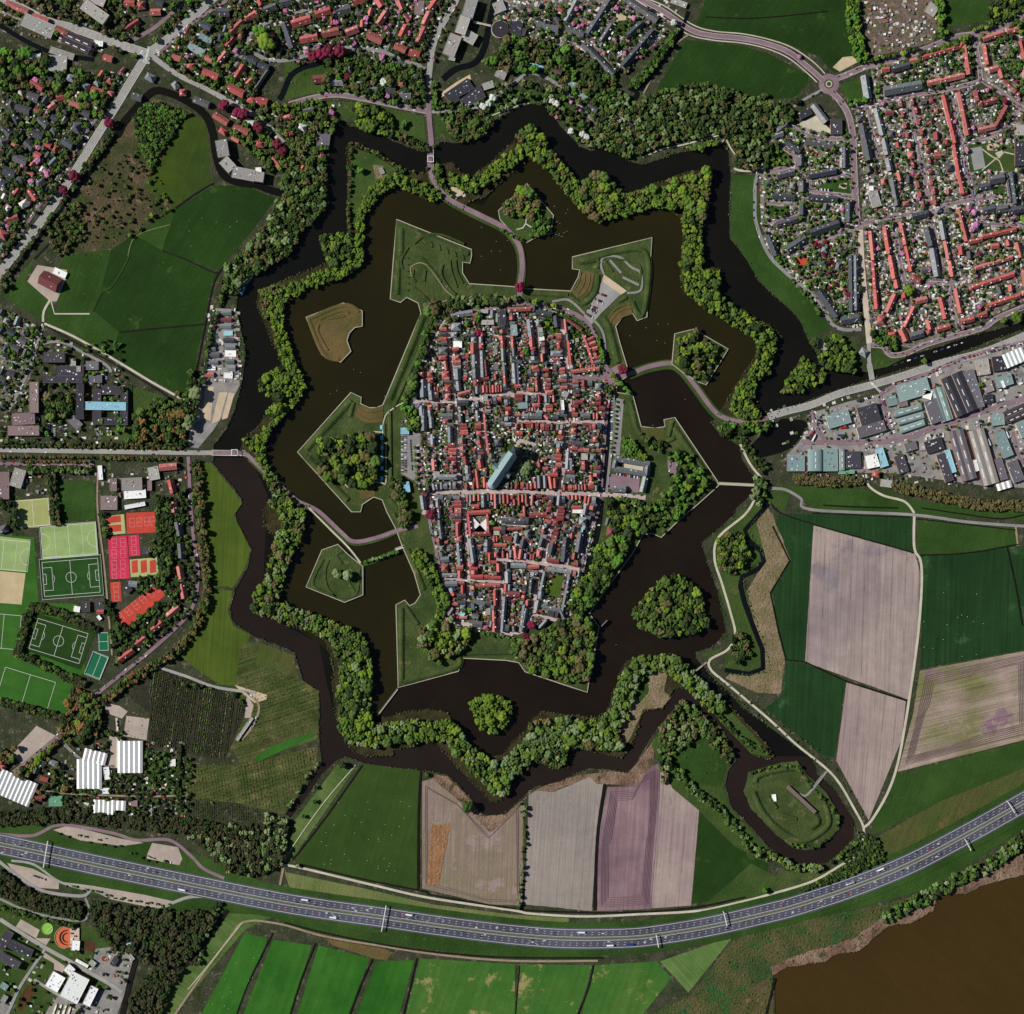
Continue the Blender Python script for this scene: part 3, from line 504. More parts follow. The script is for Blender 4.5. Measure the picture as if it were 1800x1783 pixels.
for x_, y_, r_, a0 in ((950, 1402, 8, 0), (1003, 1398, 9, 1), (1022, 1592, 9, 2), (1172, 1408, 8, 3.4), (772, 1430, 16, 0), (800, 1520, 7, 1), (1700, 1285, 8, 2), (1730, 1288, 7, 2.5), (1665, 1275, 6, 3), (1690, 1262, 7, 1), (1438, 932, 5, 0), (1598, 985, 6, 1)):
    for k in range(3): setting('field_furrow', mesh('field_furrow', *ribbon_geo([(x_ + (r_ - k * 1.6) * math.cos(a0 + t * .3), y_ + 1.3 * (r_ - k * 1.6) * math.sin(a0 + t * .3)) for t in range(14)] , .5, .66 + .004 * k), 'turn_mark'))
# ================================================================ ROADS
ROAD = []     # (points, width, carpark flag)
def road(s, w, mat, t='F', name='road', sm=1, base=0., park=0, occ=1, close=False):
    p = pts(s, t)
    if sm: p = smooth(p, 5, close)
    ras_line(p + ([p[0]] if close else []), w + 1, OCC, occ)
    if park and mat == 'brick_road' and not base and name == 'road' and p[0][0] > 440 and sum(q[1] for q in p) / len(p) < 640: setting('sidewalk', mesh('sidewalk', *ribbon_geo(p, w + 3.6, zz() + .1), 'sidewalk')); ras_line(p, w + 3, OCC, occ)
    z = zz() + .12 + base; m = setting(name, mesh(name, *ribbon_geo(p, w, z, close), mat)); ROAD.append((p, w, park, z)); return p
MAIN = [road('380 -8 372 0 300 65 262 95 235 135 205 185 170 240 130 305 80 380 20 455 -8 490', 15, 'light_road'), road('-10 -8 25 8 85 38 130 50 200 75 262 95', 15, 'light_road')]
road('262 95 310 130 370 160 430 195 452 205 480 230', 9, 'light_road', park=.3)
road('452 205 490 240 521 272 545 275', 5, 'asphalt'); road('180 195 155 230 110 300 60 375 30 420', 5, 'brick_road', park=.6); road('400 0 340 40 290 85 275 100', 6, 'brick_road', park=.5); road('235 70 270 50 300 25 330 0', 7, 'brick_road'); road('0 20 60 45 110 75 180 90', 5, 'dirt_path', park=.5)
road('440 52 475 38 521 23 556 10 591 -5', 6, 'asphalt', park=.4); road('428 100 450 96 470 106 503 106 538 98 575 85 601 82 639 85 677 92 702 103 748 120', 7, 'asphalt', park=.3); road('410 100 430 85 440 60 452 52', 6, 'asphalt')
road('395 140 420 105 430 88', 5, 'asphalt', park=.4); road('805 -8 800 5 786 30 770 58 760 88 755 124 753 151', 10, 'light_road', park=.5)
road('753 150 754 202 758 252 757 283 759 310 776 338 798 356 844 379 885 400 905 420 915 440 918 470 915 495 913 522', 9, 'brick_road', base=.5)
road('687 -5 699 33 685 76 675 91', 5, 'asphalt', park=.5); road('508 184 551 172 591 167 639 174 702 187 750 196', 6, 'brick_road', park=.2); road('757 197 803 194 844 187 870 170 900 149 925 131 950 132 983 151 1006 174 1044 215', 6, 'asphalt', park=.3)
NE_ = road('1115 -8 1127 0 1165 20 1215 53 1253 63 1304 68 1350 78 1388 93 1421 119 1446 141', 10, 'brick_road'); road('1107 -8 1120 2 1160 27 1208 60 1253 71 1304 76 1348 86 1385 102 1418 128 1436 145', 2, 'path', name='path'); road('1124 -8 1137 -2 1170 12 1218 44 1255 55 1306 60 1353 70 1392 84 1428 108 1450 130', 2, 'path', name='path')
RB = [(1457 + 13 * math.cos(a * math.pi / 12), 148 + 13 * math.sin(a * math.pi / 12)) for a in range(24)]
road(' '.join('%.1f %.1f' % q for q in RB), 10, 'brick_road', sm=0, close=True); sheet('road_island', [(1457 + 6 * math.cos(a * math.pi / 8), 148 + 6 * math.sin(a * math.pi / 8)) for a in range(16)], 'path', zz() + .2); sheet('road_island', [(1457 + 4 * math.cos(a * math.pi / 8), 148 + 4 * math.sin(a * math.pi / 8)) for a in range(16)], 'park_grass', zz() + .2)
road('1469 139 1490 131 1527 116 1577 103 1628 86 1678 66 1713 60 1760 48 1808 20', 7, 'brick_road', park=.5); road('1460 160 1476 177 1491 202 1499 240 1501 290 1503 328 1506 379 1512 404', 8, 'brick_road', park=.2); road('1512 404 1514 450 1518 500 1524 560 1528 604', 10, 'sandy')
road('1446 158 1400 184 1370 217 1350 247 1337 275', 5, 'asphalt', park=.4); road('1337 290 1328 320 1327 353 1329 391 1350 446 1385 483 1426 516 1451 553 1464 571 1484 580 1514 579', 6, 'asphalt', park=.3); road('1290 296 1300 300 1330 301', 4, 'path', name='path')
for s, p_ in (('1496 189 1539 182 1590 169 1640 162 1703 149 1722 143', .5), ('1726 141 1759 162 1792 188 1810 195', .4), ('1724 140 1719 101 1711 66', .5), ('1790 192 1764 227 1729 242 1693 252', .6), ('1676 164 1681 215 1691 252 1701 303 1713 353 1719 391', .7),
              ('1512 396 1565 381 1628 374 1665 361 1713 351 1755 345', .5), ('1388 220 1426 240 1489 245', .5), ('1358 247 1395 273 1400 298', .5), ('1350 303 1388 293', .3), ('1421 314 1457 312 1494 308', .7), ('1421 314 1423 334 1460 341 1499 346', .7),
              ('1350 356 1400 363 1400 376 1350 391', .4), ('1506 399 1451 419 1416 434 1395 450', .5), ('1719 391 1765 395 1812 393', .8), ('1527 192 1534 240 1544 280', .5), ('1600 180 1615 265 1628 328 1631 361', .5), ('1570 386 1580 450 1590 495', .7), ('1628 498 1663 498 1700 490', .4), ('1672 500 1673 538 1684 571', .6), ('1636 385 1650 440 1655 490', .5)):
    road(s, 5, 'brick_road', park=p_)
road('1812 535 1754 559 1729 576 1678 591 1628 606 1590 622 1565 624 1552 609 1530 607', 6, 'brick_road', park=.4); road('1527 604 1528 637 1533 668', 7, 'light_road', base=.6)
E_ = road('1812 586 1729 619 1653 639 1590 660 1532 677 1476 692 1426 712 1383 723 1350 733', 13, 'light_road'); road('1350 735 1304 741 1274 735 1253 720 1221 677 1198 649 1178 639 1140 645 1109 657 1085 663', 8, 'brick_road', base=.5)
road('1812 597 1703 627 1628 657 1565 682 1547 697 1557 728 1565 765', 6, 'brick_road', park=.6); road('1812 697 1729 723 1653 748 1590 771 1527 778 1451 778 1408 778', 8, 'brick_road', park=.3); road('1426 722 1436 753 1451 776', 7, 'brick_road', park=.4)
road('1780 760 1790 800 1800 815', 5, 'brick_road')
road('-8 791 120 793 328 796 375 796', 8, 'light_road', park=.2); road('-8 815 60 816 165 816', 6, 'brick_road', park=.9); road('375 796 429 796', 7, 'brick_road', base=.7); road('429 796 442 806 455 820 480 845 510 869 523 881 560 899 600 936 622 952 660 946 708 930 735 925', 7, 'brick_road', base=.5)
road('78 569 130 592 192 627 260 668 351 723 338 748 333 783', 4, 'path', name='path'); road('88 528 77 548 76 566', 4, 'path', name='path'); road('90 530 96 552 158 552', 2.5, 'path', name='path', sm=0); road('76 572 50 652 15 723', 5, 'asphalt', park=.3); road('76 604 106 601 141 617 187 642 195 655', 5, 'asphalt')
road('0 625 30 640 55 655', 4, 'asphalt', park=.6); road('227 450 212 480 195 505 178 515 163 548', 2.5, 'meadow_mid', name='path', occ=0); road('300 395 240 415 225 450', 2, 'verge', name='path', occ=0)
road('331 803 336 900 341 950 348 1014 336 1072 290 1122 227 1175 162 1228 101 1294 33 1350 0 1375', 6, 'brick_road', park=.3); road('172 830 172 900 184 1001 197 1152', 3, 'dirt_path', name='path'); road('278 1173 330 1190 379 1208 450 1218', 5, 'light_road'); road('430 1215 455 1240 445 1275 425 1300', 4, 'dirt_path', park=.3)
road('205 1262 207 1300 205 1350', 4, 'path', park=.3); road('100 1295 150 1340 200 1348', 5, 'asphalt', park=.3); road('0 1395 60 1388 120 1395 250 1400 330 1398', 3, 'dirt_path', name='path')
road('1301 781 1314 808 1325 825 1339 841', 4, 'path', name='path'); road('1330 868 1326 879 1309 905 1263 945 1256 983 1269 1026 1284 1077 1292 1115 1279 1142 1248 1160 1250 1178 1279 1203 1350 1263 1400 1309 1451 1350 1476 1378 1501 1421 1517 1452 1517 1474 1506 1502 1476 1522 1426 1550 1350 1573 1304 1585 1228 1601 1127 1607 1026 1611 933 1606 900 1600 753 1578 652 1555 526 1525 498 1521', 4, 'path', name='path')
road('1607 903 1607 963 1618 986 1620 1026 1615 1102 1607 1168 1600 1216 1590 1279 1577 1346 1559 1396 1532 1442 1519 1454', 4.5, 'path', name='path'); road('1350 859 1380 861 1408 877 1426 896 1602 905 1703 918 1812 926', 5, 'asphalt', name='path'); road('1522 834 1527 854 1552 871 1590 882 1607 902', 4, 'path', name='path'); road('1785 925 1789 960', 3.5, 'dirt_path', name='path')
road('1453 1356 1433 1381 1416 1399 1405 1395', 4, 'asphalt', name='path', base=.9); road('450 1618 500 1626 571 1646 677 1664 778 1679 900 1689 1051 1689', 3.5, 'dirt_path', name='path'); road('450 1618 424 1623 404 1648 366 1699 308 1783 300 1800', 3.5, 'dirt_path', name='path'); road('425 1623 380 1680 330 1740', 1.5, 'path', name='path'); road('499 1521 492 1556', 4, 'dirt_path', name='path')
road('625 1345 570 1410 520 1480 500 1515', 1.5, 'path', name='path'); road('0 1616 71 1661 121 1689 192 1729 215 1745', 7, 'light_road'); road('81 1666 43 1722 30 1745 10 1790', 5, 'concrete'); road('60 1722 120 1760', 5, 'light_road')
road('-8 1466 56 1469 96 1452 130 1452 200 1465 240 1477 298 1477 336 1505 358 1527 394 1544', 5.5, 'brick_road'); road('-8 1509 45 1550 83 1568 144 1575 162 1565 190 1575', 5.5, 'light_road'); road('20 1513 60 1520 105 1550 160 1566', 4, 'light_road'); road('150 1578 157 1600 145 1618 90 1612 40 1598 0 1580', 4, 'asphalt'); road('290 1593 333 1577 380 1577 429 1582', 5.5, 'light_road')
road('1244 238 1270 238 1285 262 1300 280 1330 296', 2.5, 'path', name='path'); road('1130 277 1165 262 1200 255 1268 237', 2.5, 'path', name='path'); road('1131 165 1150 130 1180 85 1212 60', 3, 'dirt_path', name='path'); road('898 192 915 184 930 182', 2, 'path', name='path'); road('825 242 845 222 860 206 900 190', 1.8, 'path', name='path')
road('660 952 640 987 598 944 560 908 543 893', 2.5, 'path', name='path', sm=0) if 0 else road('543 893 580 930 612 962 634 990', 3, 'path', name='path', base=.6)
# roads inside the walls
def troad(s, w=6, mat='town_road', t='F', p_=.5): return road(s, w, mat, t, base=1.12, park=p_, sm=1)
TS = {}
TS['main'] = troad('745 905 752 885 763 867 830 865 889 864 950 866 1000 868 1050 869 1110 873 1135 875', 8, p_=.5)
TS['A'] = troad('720 708 735 706 801 705 830 702 889 692 952 691', 7); TS['B'] = troad('1003 664 1065 665', 9, 'brick_road'); TS['C'] = troad('904 739 950 741 992 743 1062 741', 6); TS['E'] = troad('777 1016 827 1019 888 1022', 7)
TS['F'] = troad('866 982 905 985 950 990 1019 1000', 7); TS['G'] = troad('822 941 866 941', 4, p_=.1); TS['G2'] = troad('882 921 926 925', 4, p_=.2)
TS['S1'] = troad('789 575 790 600 795 650 799 700 803 776 808 840 813 877 817 920 821 966 824 1016 823 1056 827 1090', 7, 'town_road', p_=.6); TS['S2'] = troad('838 590 842 642 846 691 850 754 857 821', 6); TS['S3'] = troad('891 555 893 600 897 642 901 698 903 754', 7, p_=.5)
TS['S4'] = troad('944 570 949 631 953 659 956 698 958 735', 5); TS['S5'] = troad('986 560 991 600 996 640 1001 670 1002 700 1000 737 994 776 991 821 983 863 974 911 963 949 955 991 945 1022 937 1078', 7, 'town_road')
TS['Q'] = troad('1069 700 1065 742 1060 800 1057 850 1055 875 1048 910 1035 935 1027 966 1020 996', 6, 'brick_road', p_=.9); TS['S6'] = troad('867 941 866 982', 5, p_=.2); TS['S7'] = troad('882 988 883 1022 879 1067 876 1106', 6); TS['S8'] = troad('913 950 909 984', 5, p_=.2); TS['S9'] = troad('930 1050 921 1112', 6)
TS['S10'] = troad('1006 935 1004 985', 4); TS['H'] = troad('778 1090 827 1099 861 1106 900 1114 925 1105 937 1081 978 1090 1000 1085', 6); TS['W'] = troad('752 880 757 925 766 965 776 1010 785 1035 790 1062 780 1090', 5, 'brick_road')
TS['E2'] = troad('1078 695 1076 760 1070 830 1066 868', 5, 'asphalt', p_=.95)
TS['N'] = troad('800 548 850 545 905 534 960 537 1000 548 1030 566 1050 600 1062 640 1075 658', 8, 'brick_road', p_=.5); TS['NW'] = troad('802 548 780 566 765 595 750 625', 3.5, p_=0)
for s in ('640 130 620 70 640 10 750 10 830 80 895 120 895 240 800 260', '680 30 760 120', '770 150 885 205', '0 320', '280 320 380 305 440 340 490 390 540 430 600 480 640 560 650 700'):
    if len(s.split()) > 3: road(s, 4, 'asphalt', '21', base=1.12, occ=1)
for s in ('880 1440 890 1150 960 1060 1060 1010', '900 1230 820 1225', '905 1590 800 1570 700 1580 640 1610 580 1520', '905 1300 905 1580'): road(s, 2, 'path', '11', 'path', base=1.12)
for s in ('1230 345 1270 330 1370 290 1320 240 1180 60 1080 80 1090 160',): road(s, 1.8, 'dirt_path', '11', 'path', base=1.12)
road('95 1330 95 1560 30 1600', 2, 'path', '20', 'path', base=.9); road('95 1560 160 1600', 2, 'path', '20', 'path', base=.9)
for s in ('1345 1560 1450 1640 1520 1680 1560 1783', '1500 1650 1340 1783', '1570 1590 1690 1620'): road(s, 2, 'path', 'N1', 'path')
# park around streams etc.
# ================================================================ NARROW WATERS (each a strip of water in the fields)
def creek(s, w, mat='w_ditch', t='F', sm=1, amp=.5):
    p = pts(s, t); p = smooth(p, 5) if sm else p
    ras_line(p, w, WAT); p = [(x + amp * noise.noise((x * .2, y * .2, 3)), y + amp * noise.noise((x * .2, y * .2, 8))) for x, y in p]
    m = setting('ditch_water', mesh('ditch_water', *ribbon_geo(p, w, zz() + .1), mat)); return p
creek('497 340 470 333 450 325 415 320 392 307 380 275 374 235 362 205 335 182 300 165 272 160 250 178 235 195 218 215 205 240', 13, 'w_outer'); creek('205 240 170 290 130 340 95 385 60 430 10 500', 5, 'w_canal')
creek('560 112 530 120 510 135 497 165 490 175', 9, 'w_canal'); creek('870 -5 860 40 852 80 835 110 800 122 778 140', 10, 'w_canal'); creek('0 45 50 75 100 95 165 105', 8, 'w_canal'); creek('1085 235 1100 195 1120 165 1105 155', 8, 'w_canal'); creek('1210 20 1195 60 1165 110 1125 160', 6, 'w_canal')
for s in ('308 366 345 340 376 322', '285 441 330 458 378 480 390 472', '209 584 280 577 359 570', '392 470 375 500 360 575 345 650 332 702', '80 573 190 634 260 675 335 722', '110 450 100 420 60 455'): creek(s, 2.6)
creek('1350 885 1340 897 1309 932 1316 950 1338 970 1342 986 1332 1000 1304 1014 1301 1031 1309 1062 1324 1102 1340 1142 1341 1175 1316 1185 1274 1178', 8, 'w_canal', sm=0)
creek('1355 885 1372 902 1430 922 1510 945 1606 972', 2.6); creek('1358 925 1388 986 1354 1042 1368 1110 1381 1160 1415 1164 1486 1197 1595 1232', 2.6, sm=0); creek('1618 976 1700 972 1790 957', 2.2); creek('1770 962 1785 1030 1797 1100', 2.6); creek('1610 912 1785 932', 1.8); creek('1426 902 1600 909', 1.8)
creek('1447 888 1500 891 1578 893', 2.5); creek('1620 893 1700 905 1760 912 1800 905', 2.2)
for s, w in (('740 1354 736 1420 735 1500 735 1565', 4), ('637 1345 570 1440 514 1512', 2.5), ('527 1519 640 1546 750 1568 752 1572 900 1597 990 1603 1100 1604 1215 1596 1310 1577', 3), ('1063 1378 1050 1470 1045 1600', 5), ('480 1640 440 1720 413 1790', 2), ('555 1658 530 1720 508 1790', 2.5), ('655 1686 635 1730 612 1790', 3),
             ('733 1684 708 1790', 2.5), ('1043 1697 1033 1740 1012 1790', 2.5), ('500 1622 580 1642 700 1665 800 1677 900 1683 1060 1684', 3), ('913 1697 905 1790', 1.5), ('1345 1790 1362 1720', 4), ('1502 0 1512 60 1522 105', 2.5), ('1240 30 1330 32 1455 20', 1.5), ('215 1783 235 1700 250 1660', 9), ('250 1660 320 1700 400 1600', 8)): creek(s, w)
p = creek('1085 690 1079 700 1072 760 1064 850 1060 870', 12, 'w_canal'); D.objects[-1] if 0 else None
# the town canal lies inside the walls
def tcreek(s, w):
    p = smooth(pts(s), 5); ras_line(p, w, WAT); setting('canal_water', mesh('canal_water', *ribbon_geo(p, w, 2.0), 'w_canal'))
tcreek('1085 692 1078 700 1072 745 1067 800 1064 850 1061 862', 10); tcreek('1056 880 1052 920 1046 950 1036 985 1030 1010', 10)
# ---- ramparts: grassy banks with sloping sides
def bank(s, t='F', w=14, h=4, top=3, base=.98, mat='rampart_grass', wob=.8):
    p = smooth(pts(s, t), 5); setting('rampart_bank', mesh('rampart_bank', *ribbon_geo(p, w, base, False, h, top), mat)); return p
for s, t, w, h in (('1015 1590 1010 1783', '10', 12, 2.5), ('1030 1580 1480 1770', '10', 12, 2.5), ('995 30 985 270', '11', 11, 2.5), ('1165 420 1085 630 930 1000', '11', 14, 3), ('1235 420 1160 620 1030 900 960 1060', '11', 8, 2),
                   ('665 1010 350 1350', '11', 14, 3), ('345 1390 640 1700', '11', 14, 3), ('680 1020 655 1120', '11', 10, 2.5), ('935 1080 940 1500 950 1640', '11', 8, 2.5), ('895 1170 895 1560', '11', 7, 2), ('920 1680 990 1760', '11', 9, 2), ('505 45 600 30 590 90', '21', 10, 2.5), ('470 45 920 -30 925 380 880 400 840 320', '21', 11, 3),
                   ('400 275 490 335 585 250 600 130', '21', 11, 3), ('130 262 390 275', '21', 10, 2.5), ('640 430 680 510 740 745', '21', 14, 3), ('740 320 800 290', '21', 8, 2.5), ('825 1010 870 1200 900 1240', '21', 11, 2.5), ('1090 1260 1120 1150', '21', 9, 2.5), ('1130 1190 1380 1560', '21', 12, 3), ('1390 1610 1270 1720', '21', 11, 2.5), ('880 1290 1050 1300 1130 1270', '21', 9, 2.5),
                   ('1015 670 1015 1185', '12', 12, 3), ('1030 1185 1390 1085 1420 1010', '12', 12, 3), ('1045 660 1130 780', '12', 9, 2.5), ('1060 260 1170 540', '12', 11, 2.5), ('1440 985 1783 980', '12', 9, 2.5), ('960 10 1000 90', '12', 8, 2.5),
                   ('1100 1700 1180 1640 1300 1640 1450 1700', '10', 5, 2), ('1020 90 1010 30 1060 -60', '11', 5, 2), ('1095 90 1090 150 1110 180', '11', 4, 2), ('1300 60 1290 130 1340 220 1390 270', '11', 7, 2.5), ('1350 30 1360 110 1400 220', '11', 3.5, 2), ('1390 30 1400 110 1440 190', '11', 3.5, 2), ('1100 220 1160 270 1220 340', '11', 4, 2), ('1160 20 1230 100 1290 180', '11', 5, 2), ('1180 100 1170 180', '11', 4, 2),
                   ('600 1530 700 1540 840 1560', '11', 5, 2), ('700 20 880 60 890 200', '21', 4, 2), ('640 30 700 110', '21', 4, 2), ('770 110 880 170', '21', 4, 2)): bank(s, t, w, h)
for i in range(5):
    (x_, y_), = pts('%d %d' % (1215 + i * 55, 1700 + i * 22), '10'); bank('%f %f %f %f' % (x_, y_ - 4, x_ + 3, y_ + 6), 'F', 4, 1.8)
for i in range(6):
    (x_, y_), = pts('%d %d' % (1035, 20 + i * 45), '11'); bank('%f %f %f %f' % (x_, y_ - 3, x_ + 7, y_ - 1), 'F', 3.5, 1.6)
for s, t, w, h in (('365 440 610 345 720 390', '11', 8, 1.2), ('370 450 470 680 580 725', '11', 8, 1.2), ('450 440 600 380 650 400', '11', 5, 1.2), ('440 480 430 530 500 660', '11', 5, 1.4), ('500 440 620 420', '11', 4, 1.2)): bank(s, t, w, h, base=1.98, mat='dry_grass')
for s in ('470 330 400 510 590 590 700 570 720 400', '510 330 480 420 500 530 560 590', '600 280 560 300 600 360', '640 480 690 560'): bank(s, '12', 6, 1.5, base=1.98)
for s, w, h in (('1328 1375 1338 1362 1400 1352 1425 1385', 12, 3.5), ('1325 1392 1340 1425 1370 1458 1410 1478 1440 1466 1458 1445 1450 1412', 12, 3.5), ('1395 1402 1438 1440 1425 1455', 14, 4), ('1352 1400 1365 1420', 9, 3), ('1375 1432 1400 1440', 8, 2.5)): bank(s, 'F', w, h, base=1.18)
for s, t in (('478 115 470 180 430 240', '21'), ('510 118 500 200 455 265', '21'), ('545 122 530 220 478 285', '21'), ('665 440 730 365 825 335', '21'), ('685 465 745 390 835 365', '21'), ('715 1060 770 1090 885 1075', '11'), ('705 1100 780 1135 885 1120', '11')): bank(s, t, 3, 1.2, 1, 1.3, 'dry_grass')
# ---- causeways and dams across the water
def causeway(s, w, z=.45, mat='park_grass', name='causeway_ground'):
    p = smooth(pts(s), 6); ras_line(p, w, WAT, 0); setting(name, mesh(name, *ribbon_solid(p, w, -1.5, z), mat))
causeway('757 292 762 318 778 342 800 359 845 382 885 402 905 422 914 442 917 470 915 495 914 508', 15); causeway('1106 659 1140 647 1178 641 1199 652 1221 679 1253 722 1274 737 1300 742', 17); causeway('432 798 455 822 480 847 510 871 525 884 560 901 600 938 622 954 660 948 706 930', 11)
causeway('545 893 580 930 612 962 637 992', 5); causeway('637 992 660 985 700 968', 9)
def bridge(s, w, z, label, rail='marking', deck='wall_stone', name='bridge'):
    p = smooth(pts(s), 6); e = empty(name, *p[len(p) // 2], label, 'bridge'); L = e.location
    def rel(g): return [(a - L.x, b - L.y, c) for a, b, c in g[0]], g[1]
    link('deck', mesh('deck', *rel(ribbon_solid(p, w, z - .5, z)), deck), e)
    for s_ in (-1, 1):
        q = [(x + offs(p, i)[0] * s_ * (w / 2 + .15), y + offs(p, i)[1] * s_ * (w / 2 + .15)) for i, (x, y) in enumerate(p)]
        link('railing', mesh('railing', *rel(ribbon_solid(q, .3, z - .5, z + 1))), e).data.materials.append(MATS[rail])
    k = length(p); n = max(1, int(k / 12))
    for x, y, a in list(walk(p, k / (n + 1), k / (n + 1)))[:n]: link('pier', mesh('pier', *rel(box_geo(x, y, 1, w * .8, a, -1.5, z - .5)), 'wall_stone'), e)
    return e
bridge('757 264 757 300', 10, .42, 'northern road bridge with a white lifting bridge frame over the dark moat'); bridge('372 796 431 797', 9, .6, 'western road bridge with a white lifting frame over the moat')
bridge('1263 850 1326 853', 4.5, .9, 'narrow straight grey footbridge crossing the eastern moat', 'wall_stone'); bridge('699 1211 663 1258', 2.2, .8, 'thin slanting footbridge from the southern bastion tip to the wooded ring', 'wall_stone')
bridge('1217 1184 1242 1164', 2, .6, 'tiny footbridge joining the wooded ring and the pale path', 'wall_stone'); bridge('1528 640 1533 668', 8, .7, 'canal bridge with white frames at the end of the sandy street'); bridge('1430 1384 1446 1364', 4, .9, 'short bridge onto the oval fort island', 'wall_stone')
bridge('832 40 863 47', 2.5, 5, 'pale blue glazed footbridge between the flats and the round black building', 'marking'); bridge('695 966 712 960', 4, .8, 'short white footbridge at the end of the hedge causeway'); bridge('1267 253 1276 238', 3, .7, 'little path bridge at the north eastern corner of the moat', 'wall_stone')
for (x, y) in ((757, 281), (413, 796)):
    e = empty('lifting_bridge_frame', x, y, lab('white lifting bridge frame with twin posts', x, y), 'bridge frame', 'white lifting bridge frames')
    vert = abs(x - 757) < 2
    for k in (-1, 1):
        g = box_geo(900, 891.5, 11, .8, 0 if not vert else math.pi / 2, 0, 0); a = 0 if not vert else math.pi / 2
        cx, cy = (900, 891.5 + k * 5) if not vert else (900 + k * 5, 891.5)
        link('beam', mesh('beam', *box_geo(cx, cy, 11, .9, a, 8, 9), 'marking'), e)
        for q in (-1, 1):
            px, py = (cx + q * 5, cy) if not vert else (cx, cy + q * 5); link('post', mesh('post', *box_geo(px, py, .8, .8, 0, 0, 8), 'marking'), e)
            if k > 0: link('cross_beam', mesh('cross_beam', *box_geo(900 + (q * 5 if not vert else 0), 891.5 + (0 if not vert else q * 5), 9, .9, a + math.pi / 2, 8.02, 8.9), 'marking'), e)
# ================================================================ MOTORWAY
CL = pts('-40 1477 0 1484 75 1500 200 1527 450 1578 560 1597 675 1613 770 1627 900 1643 1000 1650 1100 1649 1160 1643 1250 1628 1350 1605 1400 1592 1500 1559 1600 1518 1700 1466 1800 1410 1850 1382')
CLs = smooth(CL, 8)
def par(p, d): return [(x + offs(p, i)[0] * d, y + offs(p, i)[1] * d) for i, (x, y) in enumerate(p)]
ras_line(CLs, 44, OCC, 1)
setting('road_verge', mesh('road_verge', *ribbon_geo(CLs, 58, .95), 'meadow_mid')); setting('motorway_road', mesh('motorway_road', *ribbon_geo(CLs, 37.5, 1.02), 'dark_asphalt'))
setting('median_strip', mesh('median_strip', *ribbon_geo(CLs, 2.6, 1.08), 'park_grass'))
mk = []
for d, w in ((-15.8, .5), (-3.0, .45), (3.0, .45), (15.8, .5)): mk.append(ribbon_geo(par(CLs, d), w, 1.1))
for s in (-1, 1):
    for l in (7.4, 11.4): mk.append(join([box_geo(x, y, 3.2, .42, a, 1.03, 1.1) for x, y, a in walk(par(CLs, s * l), 12, 3)]))
setting('road_markings', mesh('road_markings', *join(mk), 'marking'))
LANES = [(s, l, par(CLs, s * l)) for s in (-1, 1) for l in (4.8, 5.3, 9.4, 13.4)]
for d, nm in ((0, 'central'), ):
    o = link('guard_rail', mesh('guard_rail', *ribbon_solid(par(CLs, 1.2), .35, 1.0, 1.9), 'wall_stone')); tag(o, 'long steel guard rail on the south side of the motorway median', 'guard rail', 'motorway guard rails')
    o = link('guard_rail', mesh('guard_rail', *ribbon_solid(par(CLs, -1.2), .35, 1.0, 1.9), 'wall_stone')); tag(o, 'long steel guard rail on the north side of the motorway median', 'guard rail', 'motorway guard rails')
mk = [ribbon_geo(par(NE_, d), .3, 1.2) for d in (-4, 4)]
for p_, w in ((MAIN[0], 7), (MAIN[1], 7), (E_, 6)):
    for d in (-w + .5, w - .5): mk.append(ribbon_geo(par(p_, d), .3, 1.2))
    for d in (-3, 0, 3): mk.append(join([box_geo(x, y, 3, .25, a, 1.1, 1.2) for x, y, a in walk(par(p_, d), 9, 3)]))
for s in ('262 82 256 108', '275 88 282 100', '250 88 246 100', '252 108 264 112', '1532 674 1548 690', '1530 672 1534 676'):
    p = pts(s); mk.append(join([box_geo(x, y, .9, 4, a, 1.1, 1.21) for x, y, a in walk(p, 2, 1)]))
setting('road_markings', mesh('road_markings', *join(mk), 'marking'))
# pitch lines
def plines(name, c, ang, L, W, boxes=True, col='marking', hockey=False):
    a = math.radians(ang); ca, sa = math.cos(a), math.sin(a); T = lambda u, v: (c[0] + u * ca - v * sa, c[1] + u * sa + v * ca); g = []
    def ln(q, w=.5, cl=False): g.append(ribbon_geo([T(*k) for k in q], w if L > 25 else .16, .62, cl))
    for q in (((-L / 2, -W / 2), (L / 2, -W / 2)), ((-L / 2, W / 2), (L / 2, W / 2)), ((-L / 2, -W / 2), (-L / 2, W / 2)), ((L / 2, -W / 2), (L / 2, W / 2)), ((0, -W / 2), (0, W / 2))): ln(q)
    if hockey:
        for s in (-1, 1):
            ln(((s * L / 4, -W / 2), (s * L / 4, W / 2)), .35); ln([(s * (L / 2 - 15 * math.cos(t * math.pi / 16)), 15 * math.sin(t * math.pi / 16)) for t in range(-8, 9)], .4)
    elif boxes:
        ln([(9.1 * math.cos(t * math.pi / 12), 9.1 * math.sin(t * math.pi / 12)) for t in range(24)], .5, True)
        for s in (-1, 1):
            for d, w in ((16.5, 20), (5.5, 9)):
                u = s * (L / 2 - d); ln(((u, -w), (u, w))); ln(((u, -w), (s * L / 2, -w))); ln(((u, w), (s * L / 2, w)))
            ln([(s * (L / 2 - 11 - 9.1 * math.cos(t * .1)), 9.1 * math.sin(t * .1)) for t in range(-9, 10)], .4)
    setting('pitch_markings', mesh('pitch_markings', *join(g), 'marking'))
plines('a', (125, 1015), -4.5, 98, 60); plines('b', (103, 1127), 17, 92, 55); plines('c', (121, 950), -4.5, 96, 54, hockey=True); plines('d', (5, 975), 5.5, 92, 52, hockey=True); plines('e', (58, 902), -4.5, 56, 46, boxes=False); plines('f', (182, 1128), 88, 31, 16, boxes=False); plines('g', (170, 1170), 22, 28 * .95, 40, boxes=False)
